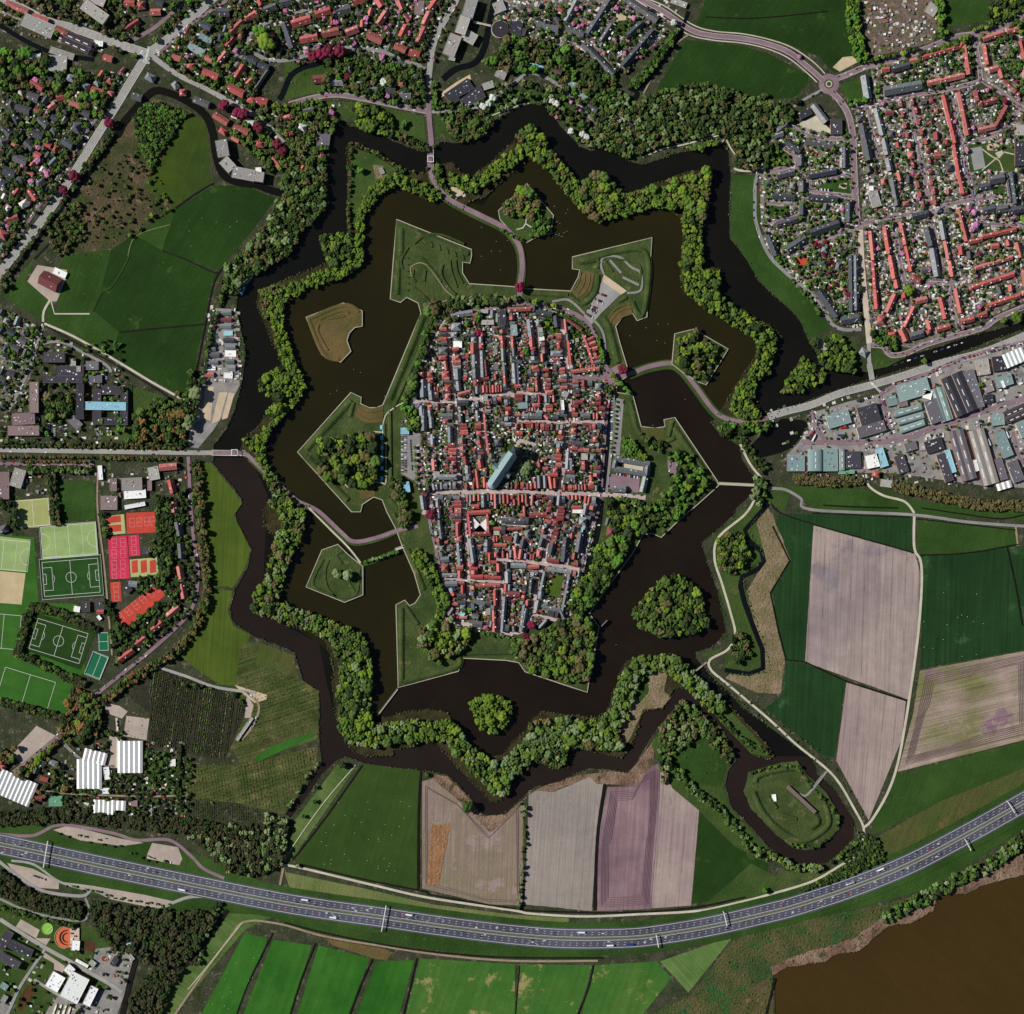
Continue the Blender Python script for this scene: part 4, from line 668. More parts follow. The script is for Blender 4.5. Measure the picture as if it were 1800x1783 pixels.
plines('h', (45, 1215), 17, 92, 60, boxes=False); plines('i', (5, 1110), 5, 60, 60, boxes=False)
def court(cx, cy, ang): plines('t', (cx, cy), ang, 23.8 * .62, 8, boxes=False)
for i in range(6):
    for j in range(1): court(212 + i * 13.2, 1085 - i * 10.4, 51)
for x, y in ((232, 919), (245, 918), (258, 917), (269, 916)): court(x, y, 86)
for y in (955, 974, 993, 1010): court(201, y, 86); court(216, y - 1, 86)
court(235, 950, 86); court(236, 968, 86); court(204, 1032, 86); court(205, 1049, 86)
for c_, ang, L, W, nm in (((126, 1015), -4.5, 108, 71, 'white fence round the striped football pitch'), ((121, 950), -4.5, 100, 58, 'pale fence round the light green hockey pitch'), ((170, 1170), 22, 29, 43, 'white fence round the small teal ball court')):
    o = link('pitch_fence', mesh('pitch_fence', *ribbon_solid(rect(*c_, L, W, math.radians(ang)), .8, .4, 1.9, True), 'dash')); tag(o, nm, 'fence', 'pitch fences')
# ================================================================ BUILDINGS
for n_, a_ in (('roof_tile', .22), ('flat_roof', .14), ('brickwork', .15)): tinted(n_, 'obj', a_, .6 if n_ != 'flat_roof' else .25)
tinted('massed', 'attr', .22, .6); tinted('paint', 'obj', .04, .3, .35, .5); tinted('crown', 'obj', .35, .9, .75, .15); tinted('crown_mass', 'attr', .35, .9, .75, .15)
plain('glass_dark', (40, 46, 54), .05, rgh=.15, spec=.6); plain('trunk', (70, 56, 44), .2); plain('white_trim', (218, 216, 210), .05)
RC = {'r': [(192, 100, 94), (200, 114, 106), (180, 90, 86), (200, 124, 116), (170, 98, 92)], 'R': [(146, 74, 74), (156, 84, 82), (134, 74, 74)], 'g': [(140, 146, 150), (126, 132, 138), (154, 158, 160), (116, 120, 122)], 'd': [(90, 92, 100), (78, 82, 90), (104, 104, 108)], 'b': [(112, 88, 78), (100, 84, 76)],
      'K': [(58, 56, 64), (50, 50, 58), (66, 62, 70)], 'G': [(148, 146, 140), (136, 134, 130), (158, 154, 148)], 'W': [(232, 232, 228), (222, 222, 220)], 'T': [(116, 138, 138), (126, 146, 144)], 'L': [(142, 186, 200), (130, 178, 196)], 'P': [(122, 104, 104), (130, 110, 108)], 'B': [(96, 92, 98), (104, 100, 106)], 'w': [(226, 224, 218)], 'V': [(96, 150, 118)]}
CN = {'r': 'orange tiled', 'R': 'dark red tiled', 'g': 'light slate grey', 'd': 'dark slate', 'b': 'brown tiled', 'K': 'black flat roofed', 'G': 'light grey flat roofed', 'W': 'white roofed', 'T': 'grey teal roofed', 'L': 'pale blue roofed', 'P': 'brownish flat roofed', 'B': 'dark grey flat roofed', 'w': 'white gabled', 'V': 'green roofed'}
WC = [(150, 110, 92), (168, 150, 132), (198, 190, 176), (130, 96, 84)]
def jit(c, v=.08): k = 1 + R.uniform(-v, v); return tuple(min(1, q * k * (1 + R.uniform(-.03, .03))) for q in lin(c))
def gable(L, W, h, rh, hip=0, o=.4, z0=0):
    l, w = L / 2 + o, W / 2 + o; r = max(0.1, l - (w if hip else 0)); zb = h - .15
    V = [(-l, -w, zb), (l, -w, zb), (l, w, zb), (-l, w, zb), (-r, 0, h + rh), (r, 0, h + rh)]
    return V, [(0, 1, 5, 4), (2, 3, 4, 5), (1, 2, 5), (3, 0, 4), (3, 2, 1, 0)]
def boxl(x0, y0, z0, x1, y1, z1):
    V = [(x0, y0, z0), (x1, y0, z0), (x1, y1, z0), (x0, y1, z0), (x0, y0, z1), (x1, y0, z1), (x1, y1, z1), (x0, y1, z1)]
    return V, [(0, 1, 5, 4), (1, 2, 6, 5), (2, 3, 7, 6), (3, 0, 4, 7), (4, 5, 6, 7)]
MB_ = {}
def boxm(name, sx, sy, sz, mat, z0=0):
    k = (name, round(sx, 1), round(sy, 1), round(sz, 1), mat, z0)
    if k not in MB_: MB_[k] = mesh(name, *boxl(-sx / 2, -sy / 2, z0, sx / 2, sy / 2, z0 + sz), mat)
    return MB_[k]
MASS = {'terraces': [], 'houses': [], 'town': [], 'sheds': []}
def add_mass(key, geo, x, y, a, z, col):
    c, s = math.cos(a), math.sin(a); MASS[key].append(([(X(x) + u * c - v * s, Y(y) + u * s + v * c, w + z) for u, v, w in geo[0]], geo[1], col))
CNT = {}
def zone_z(x, y): return 1.1 if CITM[min(max(int(y), 0), H_ - 1), min(max(int(x), 0), W_ - 1)] else 0.
CITM = np.zeros((H_, W_), np.uint8); ras_poly(CIT, CITM)
BARREL = {}
def building(c, x1, y1, x2, y2, w, name, cat, desc, group, h=None, hip=0, kind='gable', chim=True, mass=None, lim=300, z=None, force=False):
    cx, cy = (x1 + x2) / 2, (y1 + y2) / 2; L = math.hypot(x2 - x1, y2 - y1); a = math.atan2(y2 - y1, x2 - x1)
    ras_poly(rect(cx, cy, L, w, a), OCC, 3); rz = -a; z = zone_z(cx, cy) if z is None else z; col = jit(R.choice(RC[c])); fl = kind != 'gable'; col = col if fl else tuple(q * (.84 if mass == 'town' else .84) for q in col); h = h or ((R.uniform(5, 6.5) if mass != 'town' else R.uniform(7, 9)) if not fl else 5); rh = w * .5 * R.uniform(.95, 1.1)
    CNT[name] = CNT.get(name, 0) + 1
    if mass and CNT[name] > lim:
        g = (gable(L, w, h, rh, hip) if not fl else boxl(-L / 2, -w / 2, 0, L / 2, w / 2, h)); add_mass(mass, g, cx, cy, rz, z, col); add_mass(mass, boxl(-L / 2, -w / 2, 0, L / 2, w / 2, h - .2), cx, cy, rz, z, lin(WC[0])) if not fl else None; return None
    e = empty(name, cx, cy, lab(desc, cx, cy), cat, group, z, rz); wc = jit(R.choice(WC))
    link('wall', mesh('wall', *boxl(-L / 2, -w / 2, 0, L / 2, w / 2, h - .12 if not fl else h), 'brickwork'), e, color=wc)
    if kind == 'gable':
        rf = link('roof', mesh('roof', *gable(L, w, h, rh, hip), 'roof_tile'), e, color=col); n = 0
        if chim:
            n = max(1, min(8, int(L / 9)))
            for i in range(n):
                if n > 1 or R.random() < .7: link('chimney', boxm('chimney', .9, .9, 1.6, 'brickwork'), rf, ((i + .5) / n * L * .9 - L * .45, R.choice((-.5, .5, 0)), h + rh - .7), color=lin(R.choice(((120, 84, 72), (170, 160, 150)))))
                if R.random() < .75 and w > 6:
                    s = R.choice((-1, 1)); link('dormer', boxm('dormer', R.choice((1.6, 2.2)), 2.2, 1.3, 'flat_roof'), e, ((i + .25) / n * L * .9 - L * .45, s * w * .25, h + rh * .38), color=lin(R.choice(((225, 225, 225), (225, 225, 225), (80, 84, 90), (190, 190, 186)))))
    elif kind == 'flat':
        link('roof', mesh('roof', *boxl(-L / 2 + .4, -w / 2 + .4, h - .1, L / 2 - .4, w / 2 - .4, h + .04), 'flat_roof'), e, color=col)
        g = ribbon_solid([(900 + u, 891.5 + v) for u, v in ((-L / 2 + .2, -w / 2 + .2), (L / 2 - .2, -w / 2 + .2), (L / 2 - .2, w / 2 - .2), (-L / 2 + .2, w / 2 - .2))], .5, h - .2, h + .5, True)
        link('parapet', mesh('parapet', *g, 'flat_roof'), e, color=tuple(min(.8, q * 1.5 + .05) for q in col))
        n = min(14, int(L * w / 90))
        if n:
            for i in range(n):
                s = R.uniform(1.2, 3.2); link(R.choice(('skylight', 'roof_vent')), boxm('roof_vent', s, R.choice((1.2, 1.2, 2.4)), R.uniform(.5, 1.2), 'flat_roof'), e, (R.uniform(-L * .42, L * .42), R.uniform(-w * .4, w * .4), h), color=lin(R.choice(((230, 230, 230), (180, 184, 188), (110, 112, 118)))))
    elif kind == 'barrel':
        V = []; F = []
        for i in range(9):
            t = math.pi * i / 8
            for u in (-L / 2, L / 2): V.append((u, -w / 2 * math.cos(t), h + w * .2 * math.sin(t)))
        F = [(2 * i, 2 * i + 1, 2 * i + 3, 2 * i + 2) for i in range(8)] + [tuple(range(0, 18, 2)), tuple(range(17, 0, -2))]
        rf = link('roof', mesh('roof', V, F, 'flat_roof'), e, color=col)
        for i in range(3): link('skylight', boxm('skylight', L * .18, 1.4, .4, 'white_trim'), e, ((i - 1) * L * .28, 0, h + w * .2 - .15))
    elif kind == 'saw':
        n = max(2, int(L / 7.5)); st = L / n; rf = link('roof', mesh('roof', *join([([(-L / 2 + i * st + u, v, q) for u, v, q in ((0, -w / 2, h), (st, -w / 2, h), (st * .5, -w / 2, h + 2.2), (0, w / 2, h), (st, w / 2, h), (st * .5, w / 2, h + 2.2))], [(0, 2, 5, 3), (1, 4, 5, 2), (0, 1, 2), (3, 5, 4)]) for i in range(n)]), 'flat_roof'), e, color=col)
        link('gutters', mesh('gutters', *join([boxl(-L / 2 + i * st - .35, -w / 2, h, -L / 2 + i * st + .35, w / 2, h + .5) for i in range(1, n)]), 'flat_roof'), e, color=lin((150, 156, 162)))
    elif kind == 'multi':
        n = max(2, round(w / 24)); st = w / n
        for i in range(n):
            V, F = gable(L, st - .2, h, st * .16, 0, 0); rf = link('roof', mesh('roof', [(u, v - w / 2 + st * (i + .5), q) for u, v, q in V], F, 'flat_roof'), e, color=col)
            for k in range(3): link('skylight', boxm('skylight', L * .16, 1.6, .5, 'white_trim'), rf, ((k - 1) * L * .28, -w / 2 + st * (i + .3), h + st * .08 - .05))
    return e
def rows(t, s, name, cat, what, group, **kw):
    for ln in s.replace('\n', ';').split(';'):
        q = ln.split()
        if len(q) < 6: continue
        c = q[0]; hip = 'h' in c[1:]; kd = {'v': 'barrel', 's': 'saw', 'm': 'multi'}.get(c[1:2], 'flat' if c[0] in 'KGWTLPBV' else 'gable'); k = TR[t][2]
        (x1, y1), (x2, y2) = pts(' '.join(q[1:5]), t); w = float(q[5]) / k
        if max(x1, x2) < -5 or min(x1, x2) > 1805: continue
        L = math.hypot(x2 - x1, y2 - y1); kk = dict(kw)
        if len(q) > 6: kk['h'] = float(q[6])
        nm, ct, wh, gr = name, cat, what, group
        if name == 'auto':
            if kd != 'gable': nm, ct, wh, gr = 'commercial_building', 'building', 'building', 'flat roofed buildings'
            elif L > 22: nm, ct, wh, gr = 'terrace_of_houses', 'terrace', 'terrace of houses', 'terraces of houses'
            else: nm, ct, wh, gr = 'detached_house', 'house', 'house', 'separate houses'
            sz = ('long ' if L > 60 else 'short ' if L < 30 else '') if L > 22 else ''
            d = sz + CN[c[0]] + ' ' + wh
        else: d = CN[c[0]] + ' ' + what
        building(c[0], x1, y1, x2, y2, w, nm, ct, d, gr, hip=hip or (L < w * 1.35 and kd == 'gable'), kind=kd, **kk)
AU = ('auto', '', '', '')
rows('N1', '''r 715 610 1085 500 48;r 1088 490 1150 470 60;r 1160 480 1205 785 65;r 770 880 1150 792 58;g 310 965 700 895 95 8;g 112 800 150 1040 78 7;r 290 740 370 730 50;d 395 740 475 720 60;d 485 715 578 685 60;r 582 650 660 635 55;b 265 780 275 820 40
r 1345 420 1560 350 55;r 1600 335 1710 315 55;r 1370 480 1400 680 50;r 1410 745 1505 715 55;r 1520 722 1550 820 50;R 1560 850 1690 960 40;r 1740 440 1783 620 50;R 1700 980 1740 1000 50;r 1775 690 1795 820 50
r 935 1000 1058 1500 50;r 1045 1520 1090 1783 50;r 1100 970 1190 1420 60;R 1270 950 1300 1060 60;R 1305 1085 1350 1092 55;R 1355 1088 1490 1050 55;r 1300 1370 1475 1330 55;R 1485 1325 1600 1120 60
dh 60 1210 75 1270 75;d 80 1300 160 1680 85 7;g 230 1140 300 1420 60;g 310 1450 350 1620 60;g 352 1660 380 1790 60;R 490 1060 500 1120 45;R 610 1040 620 1100 45;R 505 1170 515 1230 45;R 650 1130 660 1190 45;R 530 1280 545 1340 45;R 670 1245 685 1305 45;R 555 1380 565 1440 45;R 700 1350 715 1410 45;R 580 1490 590 1550 45;R 745 1450 760 1510 45;r 595 1590 602 1660 65;R 770 1550 780 1600 55;R 615 1700 625 1760 45;R 785 1650 800 1710 45;r 840 1160 880 1160 45;R 750 1310 810 1290 25
K 1735 1480 1735 1740 110 7;G 1680 1365 1790 1365 110 5;W 945 590 960 700 30 2.6''', *AU)
rows('N2', '''W 155 190 205 188 50 4;G 195 220 245 385 95 6;g 400 90 450 370 60;R 655 30 665 80 45;R 795 0 805 40 45;R 665 120 680 180 45;R 810 90 820 150 45;R 690 220 700 280 45;R 835 190 845 250 45;R 720 320 730 380 45;R 840 290 855 360 45;r 985 200 985 250 30;r 1085 -10 1145 245 55;r 1110 255 1175 230 30
d 1290 190 1420 165 60;d 1410 110 1565 80 90;d 1645 20 1690 350 55;d 1600 60 1640 330 30;d 1350 430 1470 400 75;d 1485 420 1600 395 75;d 1615 435 1765 405 75;d 610 490 775 450 70;g 850 430 910 410 50
r 1095 410 1180 740 55;r 1192 755 1335 720 48;r 1345 698 1690 620 45;r 1700 755 1740 910 50;r 1270 1025 1650 910 45;r 1250 1220 1670 1085 50;r 1225 1205 1225 1255 40;r 1385 1420 1730 1310 50;r 1750 1290 1790 1275 50;r 1765 1040 1785 1220 40
r 175 640 205 940 50;r 205 960 225 1235 50;r 226 1245 240 1450 50;r 325 590 370 870 55;r 382 895 425 1130 60;r 437 1145 455 1230 60;r 490 545 540 775 50;r 546 795 600 1055 45;d 765 610 810 790 80;g 820 820 870 1110 75;g 910 530 945 725 60;r 952 740 990 930 50;r 1005 950 1030 1110 55
Rh 600 1110 710 1170 65;r 430 1300 345 1490 60;rh 245 1560 325 1570 85;r 630 1430 530 1640 45;r 650 1370 760 1345 60;r 905 1330 955 1550 55;r 1065 1240 1115 1490 50;r 1120 1585 1250 1550 55;r 1300 1520 1385 1500 60;r 770 1560 800 1660 45;r 860 1670 1000 1630 50;r 490 1660 545 1783 65;r 760 1700 800 1680 45;d 590 1740 720 1700 75
d 25 880 25 940 70;d 30 1010 30 1060 70;d 15 1140 20 1190 70;d 20 1270 25 1330 70;d 20 1410 30 1460 75;g 30 1540 40 1580 75''', *AU)
rows('30', '''K 215 815 295 775 50 7;g 310 735 400 855 45 8;K 470 835 472 940 80 7;d 60 930 130 870 50;g 35 955 100 930 40;d 130 990 220 1060 40;d 260 990 450 1025 42;d 530 1030 530 1175 48;g 510 1040 510 1170 25;d 225 1085 225 1160 48;d 60 1230 180 1200 45;d 280 1228 470 1192 45;d 238 1270 238 1340 50;d 30 1370 180 1382 40;d 280 1378 480 1392 40;d 238 1430 238 1500 45;d 560 1410 560 1550 45;d 60 1570 200 1530 45;d 290 1630 490 1560 55;d 130 1745 260 1660 55;d 0 1640 55 1783 50;G 1105 50 1170 90 80 4''', *AU)
rows('31', '''d 350 240 478 425 58;d 575 0 580 390 40;g 605 0 610 380 35;d 505 455 630 432 58;G 340 590 405 655 48 5;g 640 660 690 690 50 4
T 895 965 1115 900 118 7;T 820 1015 890 1000 75 6;P 900 1025 965 1015 60 6;W 1075 960 1135 975 62 7;Tv 880 1105 1065 1050 46 5;Tv 900 1160 1080 1108 46 5;Tv 918 1218 1085 1160 46 5;B 1120 1005 1175 1160 85 8;Tm 1170 920 1245 1150 85 6;Km 1270 830 1385 1095 165 8;B 1390 800 1470 1060 70 7;G 1482 720 1500 830 90 6;K 1600 700 1615 800 100 7;T 1580 890 1695 855 75 7;Ws 1640 740 1783 680 100 7;G 1500 920 1560 900 80 5
K 680 1045 715 1165 140 8;B 622 1235 810 1180 75 7;Th 410 1160 565 1115 95 7;T 192 1392 192 1500 120 6;Tv 325 1348 325 1500 100 7;T 430 1342 432 1500 100 7;Tv 510 1345 512 1495 42 7;K 588 1362 592 1480 100 6;W 715 1385 735 1475 100 7;L 765 1340 808 1470 58 7;K 905 1390 945 1510 68 6;B 950 1340 1030 1315 60 6;K 1092 1340 1210 1300 85 6;K 1195 1380 1260 1570 60 7;L 1240 1350 1290 1510 38 6;Bm 1300 1215 1400 1560 100 8;Gm 1440 1210 1550 1590 110 8;W 1432 1420 1452 1500 26 8.6;B 1595 1410 1640 1560 48 7;T 1590 1100 1600 1180 90 6;T 1600 1225 1670 1400 75 7;B 1690 1430 1745 1570 78 7;Km 1645 1130 1790 1065 85 8;T 1745 1160 1790 1260 60 7;Ws 1590 1615 1690 1585 50 5;r 725 1512 775 1525 42;G 782 1580 860 1590 50 4;V 490 1510 600 1505 22 5;G 1090 1330 1050 1330 50 5;G 1395 1190 1470 1190 45 5;W 1620 870 1640 920 20 7.6;B 1440 1010 1490 1060 40 5;K 1500 1000 1560 990 60 6''', *AU)
rows('01', '''K 312 712 462 712 66 14;K 400 805 590 805 70 9;K 302 862 585 862 50 9;K 565 892 565 1140 50 11;G 512 720 512 785 40 6;B 590 765 690 765 60 6;B 620 858 715 858 55 6;K 682 930 682 1175 55 8;K 870 940 870 1180 45 8;K 712 940 845 940 55 8;K 712 1155 845 1155 50 8;L 600 1045 885 1050 56 9.5;P 247 880 247 1095 62 12;P 90 1140 250 1132 80 8;P 60 1218 280 1218 66 8;B 495 1130 560 1195 60 5;G 540 790 570 790 40 10;R 290 148 412 212 98;W 375 100 465 140 45 4
W 697 1460 705 1560 32 5;P 793 1550 793 1640 48 6;P 702 1720 820 1720 95 6;G 850 1592 995 1585 85 8;W 865 1665 1020 1655 60 5;W 870 1752 1015 1725 28 5;G 1065 1470 1082 1560 75 6;r 1115 1475 1235 1465 46;r 1190 1560 1212 1650 46;r 1215 1712 1222 1785 42;P -20 1600 70 1600 190 8;G 90 1535 170 1560 130 8;P 1030 1600 1060 1600 70 5''', *AU)
rows('02', 'r 1253 378 1268 465 45;r 1270 500 1290 600 46;r 1170 728 1250 660 46;r 1060 822 1130 770 50;r 950 922 1020 870 46;r 830 1032 930 960 46;d 1240 70 1258 165 48;d 1262 220 1270 320 48;K 600 625 600 695 60 6;K 695 605 700 680 70 6;W 515 672 560 680 40 4;r 680 695 726 695 28;W 682 722 705 750 24 4;K 870 515 912 555 42 5;g 900 500 958 505 40 4;K 990 265 1042 275 45 5;G 1650 1590 1760 1430 22 4;W 1205 1720 1205 1770 40 4;d 0 130 60 110 50', *AU)
rows('F', 'Ws -10 1368 60 1398 44 6;Ws 136 1360 180 1360 52 5;Ws 148 1325 188 1335 22 5;Ws 208 1330 252 1330 56 7;Ws 165 1418 204 1419 26 5;Ws 205 1415 222 1416 17 5;W 187 1348 190 1370 10 4;W 175 1390 193 1390 10 3;V 27 1403 48 1405 12 4;V 86 1408 110 1408 18 3;R 62 1403 75 1404 8;P 226 1412 242 1412 10 3;G 265 1412 265 1438 5 2.5;W 220 1432 236 1431 4 3;r -5 1355 10 1345 9', 'greenhouse_or_shed' if 0 else 'nursery_building', 'nursery building', 'nursery building', 'nursery buildings')
rows('N4', 'W 912 1335 772 1607 215 12;W 670 1330 577 1492 155 9;W 745 1245 815 1310 95 9;W 1062 1470 965 1670 88 9;W 850 960 840 1070 90 6;Wv 845 1175 980 1250 38 4;G 1000 1190 1060 1235 60 5;K 1300 1150 1245 1235 60 6;L 1370 975 1450 1000 50 4;G 1430 1120 1480 1180 50 4;G 30 1590 80 1620 90 6;T 20 1440 90 1490 70 6', 'plant_building', 'plant building', 'treatment plant building', 'treatment plant buildings')
rows('N4', 'K 115 985 365 1110 90 12;K 0 1110 225 1240 85 12;K 120 860 20 1040 95 12', 'office_building', 'office', 'office block with rows of roof openings', 'office blocks with roof openings')
rows('10', '''d 205 172 262 340 60;r 250 175 382 135 58;r 310 287 430 262 52;r 418 112 520 78 50;r 462 245 578 220 52;r 628 238 712 205 50;r 775 245 880 292 58;r 852 175 910 92 50;d 562 90 660 68 55;d 62 78 142 48 48;d 170 32 250 12 48;r 680 18 770 0 45;r 842 -10 880 50 50;r 990 -5 1022 72 50;P 1105 55 1170 60 100 5;r 1030 108 1068 152 35;r 1172 180 1212 92 50;r 1212 75 1262 5 50;r 1012 265 1050 185 50;r 1132 302 1180 200 50;r 968 322 1045 360 50;r 1068 368 1140 388 50;r -5 95 20 90 40
G 1510 0 1470 130 80 15;G 1460 130 1420 250 75 15;G 1395 255 1340 395 85 12;G 1440 240 1530 290 80 9;G 1345 400 1390 410 50 8;G 1680 20 1710 90 75 8;K 1335 700 1500 588 95 6;K 1430 722 1580 640 90 6;G 1580 612 1655 588 48 5;G 1670 505 1740 535 60 5;R 400 560 480 552 55;g 520 578 608 580 46;g 700 590 742 592 40;g 790 630 850 632 42;d 905 625 970 640 46;g 1002 668 1080 668 55;r 165 842 240 822 45;d 330 780 402 770 48;w 290 885 352 905 55;B 478 930 465 1028 88 5;r 0 1005 60 1012 45;r 122 1100 170 1165 45;W 18 1170 20 1245 42 6;r 0 700 80 722 55;d 0 440 90 482 45;d 90 490 0 620 22;G 865 1170 885 1215 30 3;K 1780 195 1850 210 90 8''', *AU)
rows('20', '''K 0 205 95 235 50 7;g 155 165 320 212 45;d 378 195 498 248 38;g 375 155 450 10 40;d 530 245 695 -10 50;d 620 295 695 175 40;d 780 -10 1010 148 50;d 802 260 900 172 50;d 770 470 985 220 48;d 500 320 705 525 45;G 1105 5 1215 45 38 5;L 120 465 218 478 42 5;L 0 478 62 470 35 5;b 268 485 340 520 45;T 388 560 440 608 45 5;T 462 640 518 700 52 5;d 530 735 590 778 50;G 730 870 762 812 28 4;K 780 855 850 868 35 4;W 762 905 812 885 25 4''', *AU)
rows('00', '''r 222 570 305 625 45;r 400 688 472 675 45;r 345 765 390 730 40;r 490 720 555 742 45;r 640 628 722 655 45;r 752 560 792 580 42;r 725 402 785 420 44;d 195 665 272 695 55;d 115 745 212 782 60;d 85 815 142 858 55;d 270 835 332 885 55;dh 500 880 570 900 80;d 25 895 80 945 55;d -5 985 50 1010 60;d 222 925 300 960 55;d 182 990 232 1040 50;d 440 980 512 1020 60;d 102 1095 192 1140 62;d 32 1190 112 1222 62;g 352 1160 400 1110 42;d -5 1265 60 1300 55;d 258 1290 318 1260 50;r 208 1325 258 1395 38;w 145 1440 200 1410 50;r 52 1540 130 1515 50;r -5 1620 55 1655 55;g 470 540 530 560 50;g 558 595 622 622 55
r 1202 402 1260 418 38;r 1305 470 1360 470 42;r 1415 505 1522 545 48;r 1590 608 1700 662 55;r 1640 560 1702 462 48;r 1722 592 1762 552 32;r 1730 690 1790 715 50;r 1522 442 1580 372 42;r 1580 332 1632 270 38;r 1612 235 1692 155 45;r 1712 138 1790 95 48;r 870 30 940 30 45;r 962 50 1012 42 50;r 1052 92 1122 90 45;R 880 212 972 150 38;T 1315 315 1420 382 52 6;d 1390 165 1470 205 55;d 1520 92 1600 92 58;d 1352 695 1458 738 45;r 1492 800 1590 862 48;r 1630 885 1732 928 48;d 922 670 990 692 48;g 1022 530 1080 560 50;d 1700 395 1790 445 55;g 1210 580 1240 620 40;r 1255 650 1300 650 45;T 1390 250 1480 280 60 4
Km 450 260 640 345 95 9;r 392 205 480 245 50;G 165 140 380 235 95 9;r 50 25 200 92 42;r 232 115 342 155 38;G 590 40 750 155 80 16;G 620 -20 740 30 70 12;G 345 445 470 455 110 7;G 350 350 520 405 45 6;W 655 305 722 312 38 6;d 610 350 650 370 50;w 165 405 290 400 45;d -10 380 35 390 50;g 665 570 700 600 35;r 845 505 870 480 20''', *AU)
rows('00', 'G 1545 985 1565 1100 80 14;G 1560 1120 1625 1190 75 14;G 1625 1205 1783 1235 78 14', 'curved_flats', 'block of flats', 'flats block curving along the dark canal', 'curved white edged flats')
rows('10', 'G -5 1235 60 1245 70 14', 'curved_flats', 'block of flats', 'flats block curving along the dark canal', 'curved white edged flats')
rows('01', '''g 1535 400 1612 396 34 3;R 1540 445 1612 448 28 3;g 1532 490 1612 492 32 3;L 1555 540 1622 540 32 3;d 1558 588 1632 590 30 3;g 1570 636 1640 636 32 3;W 1565 680 1645 682 44 2.5;g 1570 735 1632 736 30 3;g 1588 780 1640 782 32 3;W 1558 832 1622 836 40 2.6;g 1460 650 1502 650 28 3;d 1450 688 1530 692 34 3;g 1440 742 1520 742 30 3;W 1430 785 1502 785 26 2.6;r 1428 825 1490 828 34 3''', 'mobile_home', 'mobile home', 'mobile home', 'mobile homes in the park', chim=False)
for s, n_ in (('1700 190 1755 122', 'grey'), ('1668 268 1700 200', 'blue'), ('1780 100 1840 50', 'white')):
    (x1, y1), (x2, y2) = pts(s, '01'); a = math.atan2(y2 - y1, x2 - x1); L = math.hypot(x2 - x1, y2 - y1); cx, cy = (x1 + x2) / 2 + 2, (y1 + y2) / 2 + 2
    e = empty('houseboat', cx, cy, lab(n_ + ' roofed houseboat moored along the wooded bank', cx, cy), 'houseboat', 'houseboats moored in the outer moat', -1.2, -a)
    link('hull', mesh('hull', *boxl(-L / 2, -3, -.2, L / 2, 3, 1), 'flat_roof'), e, color=(.1, .1, .12)); link('cabin', mesh('cabin', *boxl(-L / 2 + 1.5, -2.3, 1, L / 2 - 1.5, 2.3, 3.4), 'flat_roof'), e, color=lin({'grey': (150, 152, 156), 'blue': (100, 170, 190), 'white': (210, 210, 212)}[n_]))
# ---- the old town
TW = dict(mass='town', lim=300)
rows('R1', '''g 830 235 1165 180 85;gh 835 405 985 405 115;r 655 595 755 595 58;W 860 680 1000 680 105 8;gh 640 780 780 780 110;rh 640 895 765 880 60;r 740 940 760 1080 50;rh 870 900 970 880 75;r 880 960 975 960 70;r 690 1150 800 1150 95;r 720 1225 800 1222 45;rh 740 1370 820 1370 115;r 735 1500 820 1500 95;r 462 1145 548 1145 75;r 510 1200 512 1275 88;Rh 345 1150 410 1150 80;g 395 1230 400 1505 100;g 500 1295 500 1400 60;g 522 1405 535 1550 95;g 930 1065 940 1230 100;g 940 1255 955 1400 70;r 940 1465 1130 1412 50;g 1185 560 1185 650 80;r 1180 660 1180 822 90;g 1196 842 1200 1040 85;g 1208 1060 1212 1210 88;R 1220 1222 1225 1330 88;g 1240 1340 1240 1450 60;g 1298 565 1298 650 55;rh 1300 660 1310 742 65;g 1318 780 1335 1190 75;R 1365 915 1390 1170 45;r 1640 610 1640 728 68;g 1642 740 1650 940 60;g 1662 960 1672 1140 58;r 1672 1145 1682 1300 55;G 1515 695 1515 840 75 5;B 1530 985 1530 1080 78 5;G 1290 160 1410 160 60 7;G 1300 335 1500 335 70 7;K 1640 140 1640 370 90 11;g 1480 150 1480 260 70;g 1560 200 1560 330 60
r 1340 1325 1345 1430 45;R 1395 1325 1400 1430 42;R 1440 1320 1445 1430 42;r 1490 1320 1492 1430 42;r 1535 1315 1540 1425 42;R 1575 1315 1580 1420 38;r 1620 1320 1622 1415 42;r 1525 1150 1528 1230 40;g 370 1640 385 1790 90;r 495 1625 500 1700 60;d 930 1600 1100 1590 85;g 1160 1620 1210 1640 70;T 1330 1520 1400 1520 100 8;g 880 490 880 570 85''', *AU, **TW)
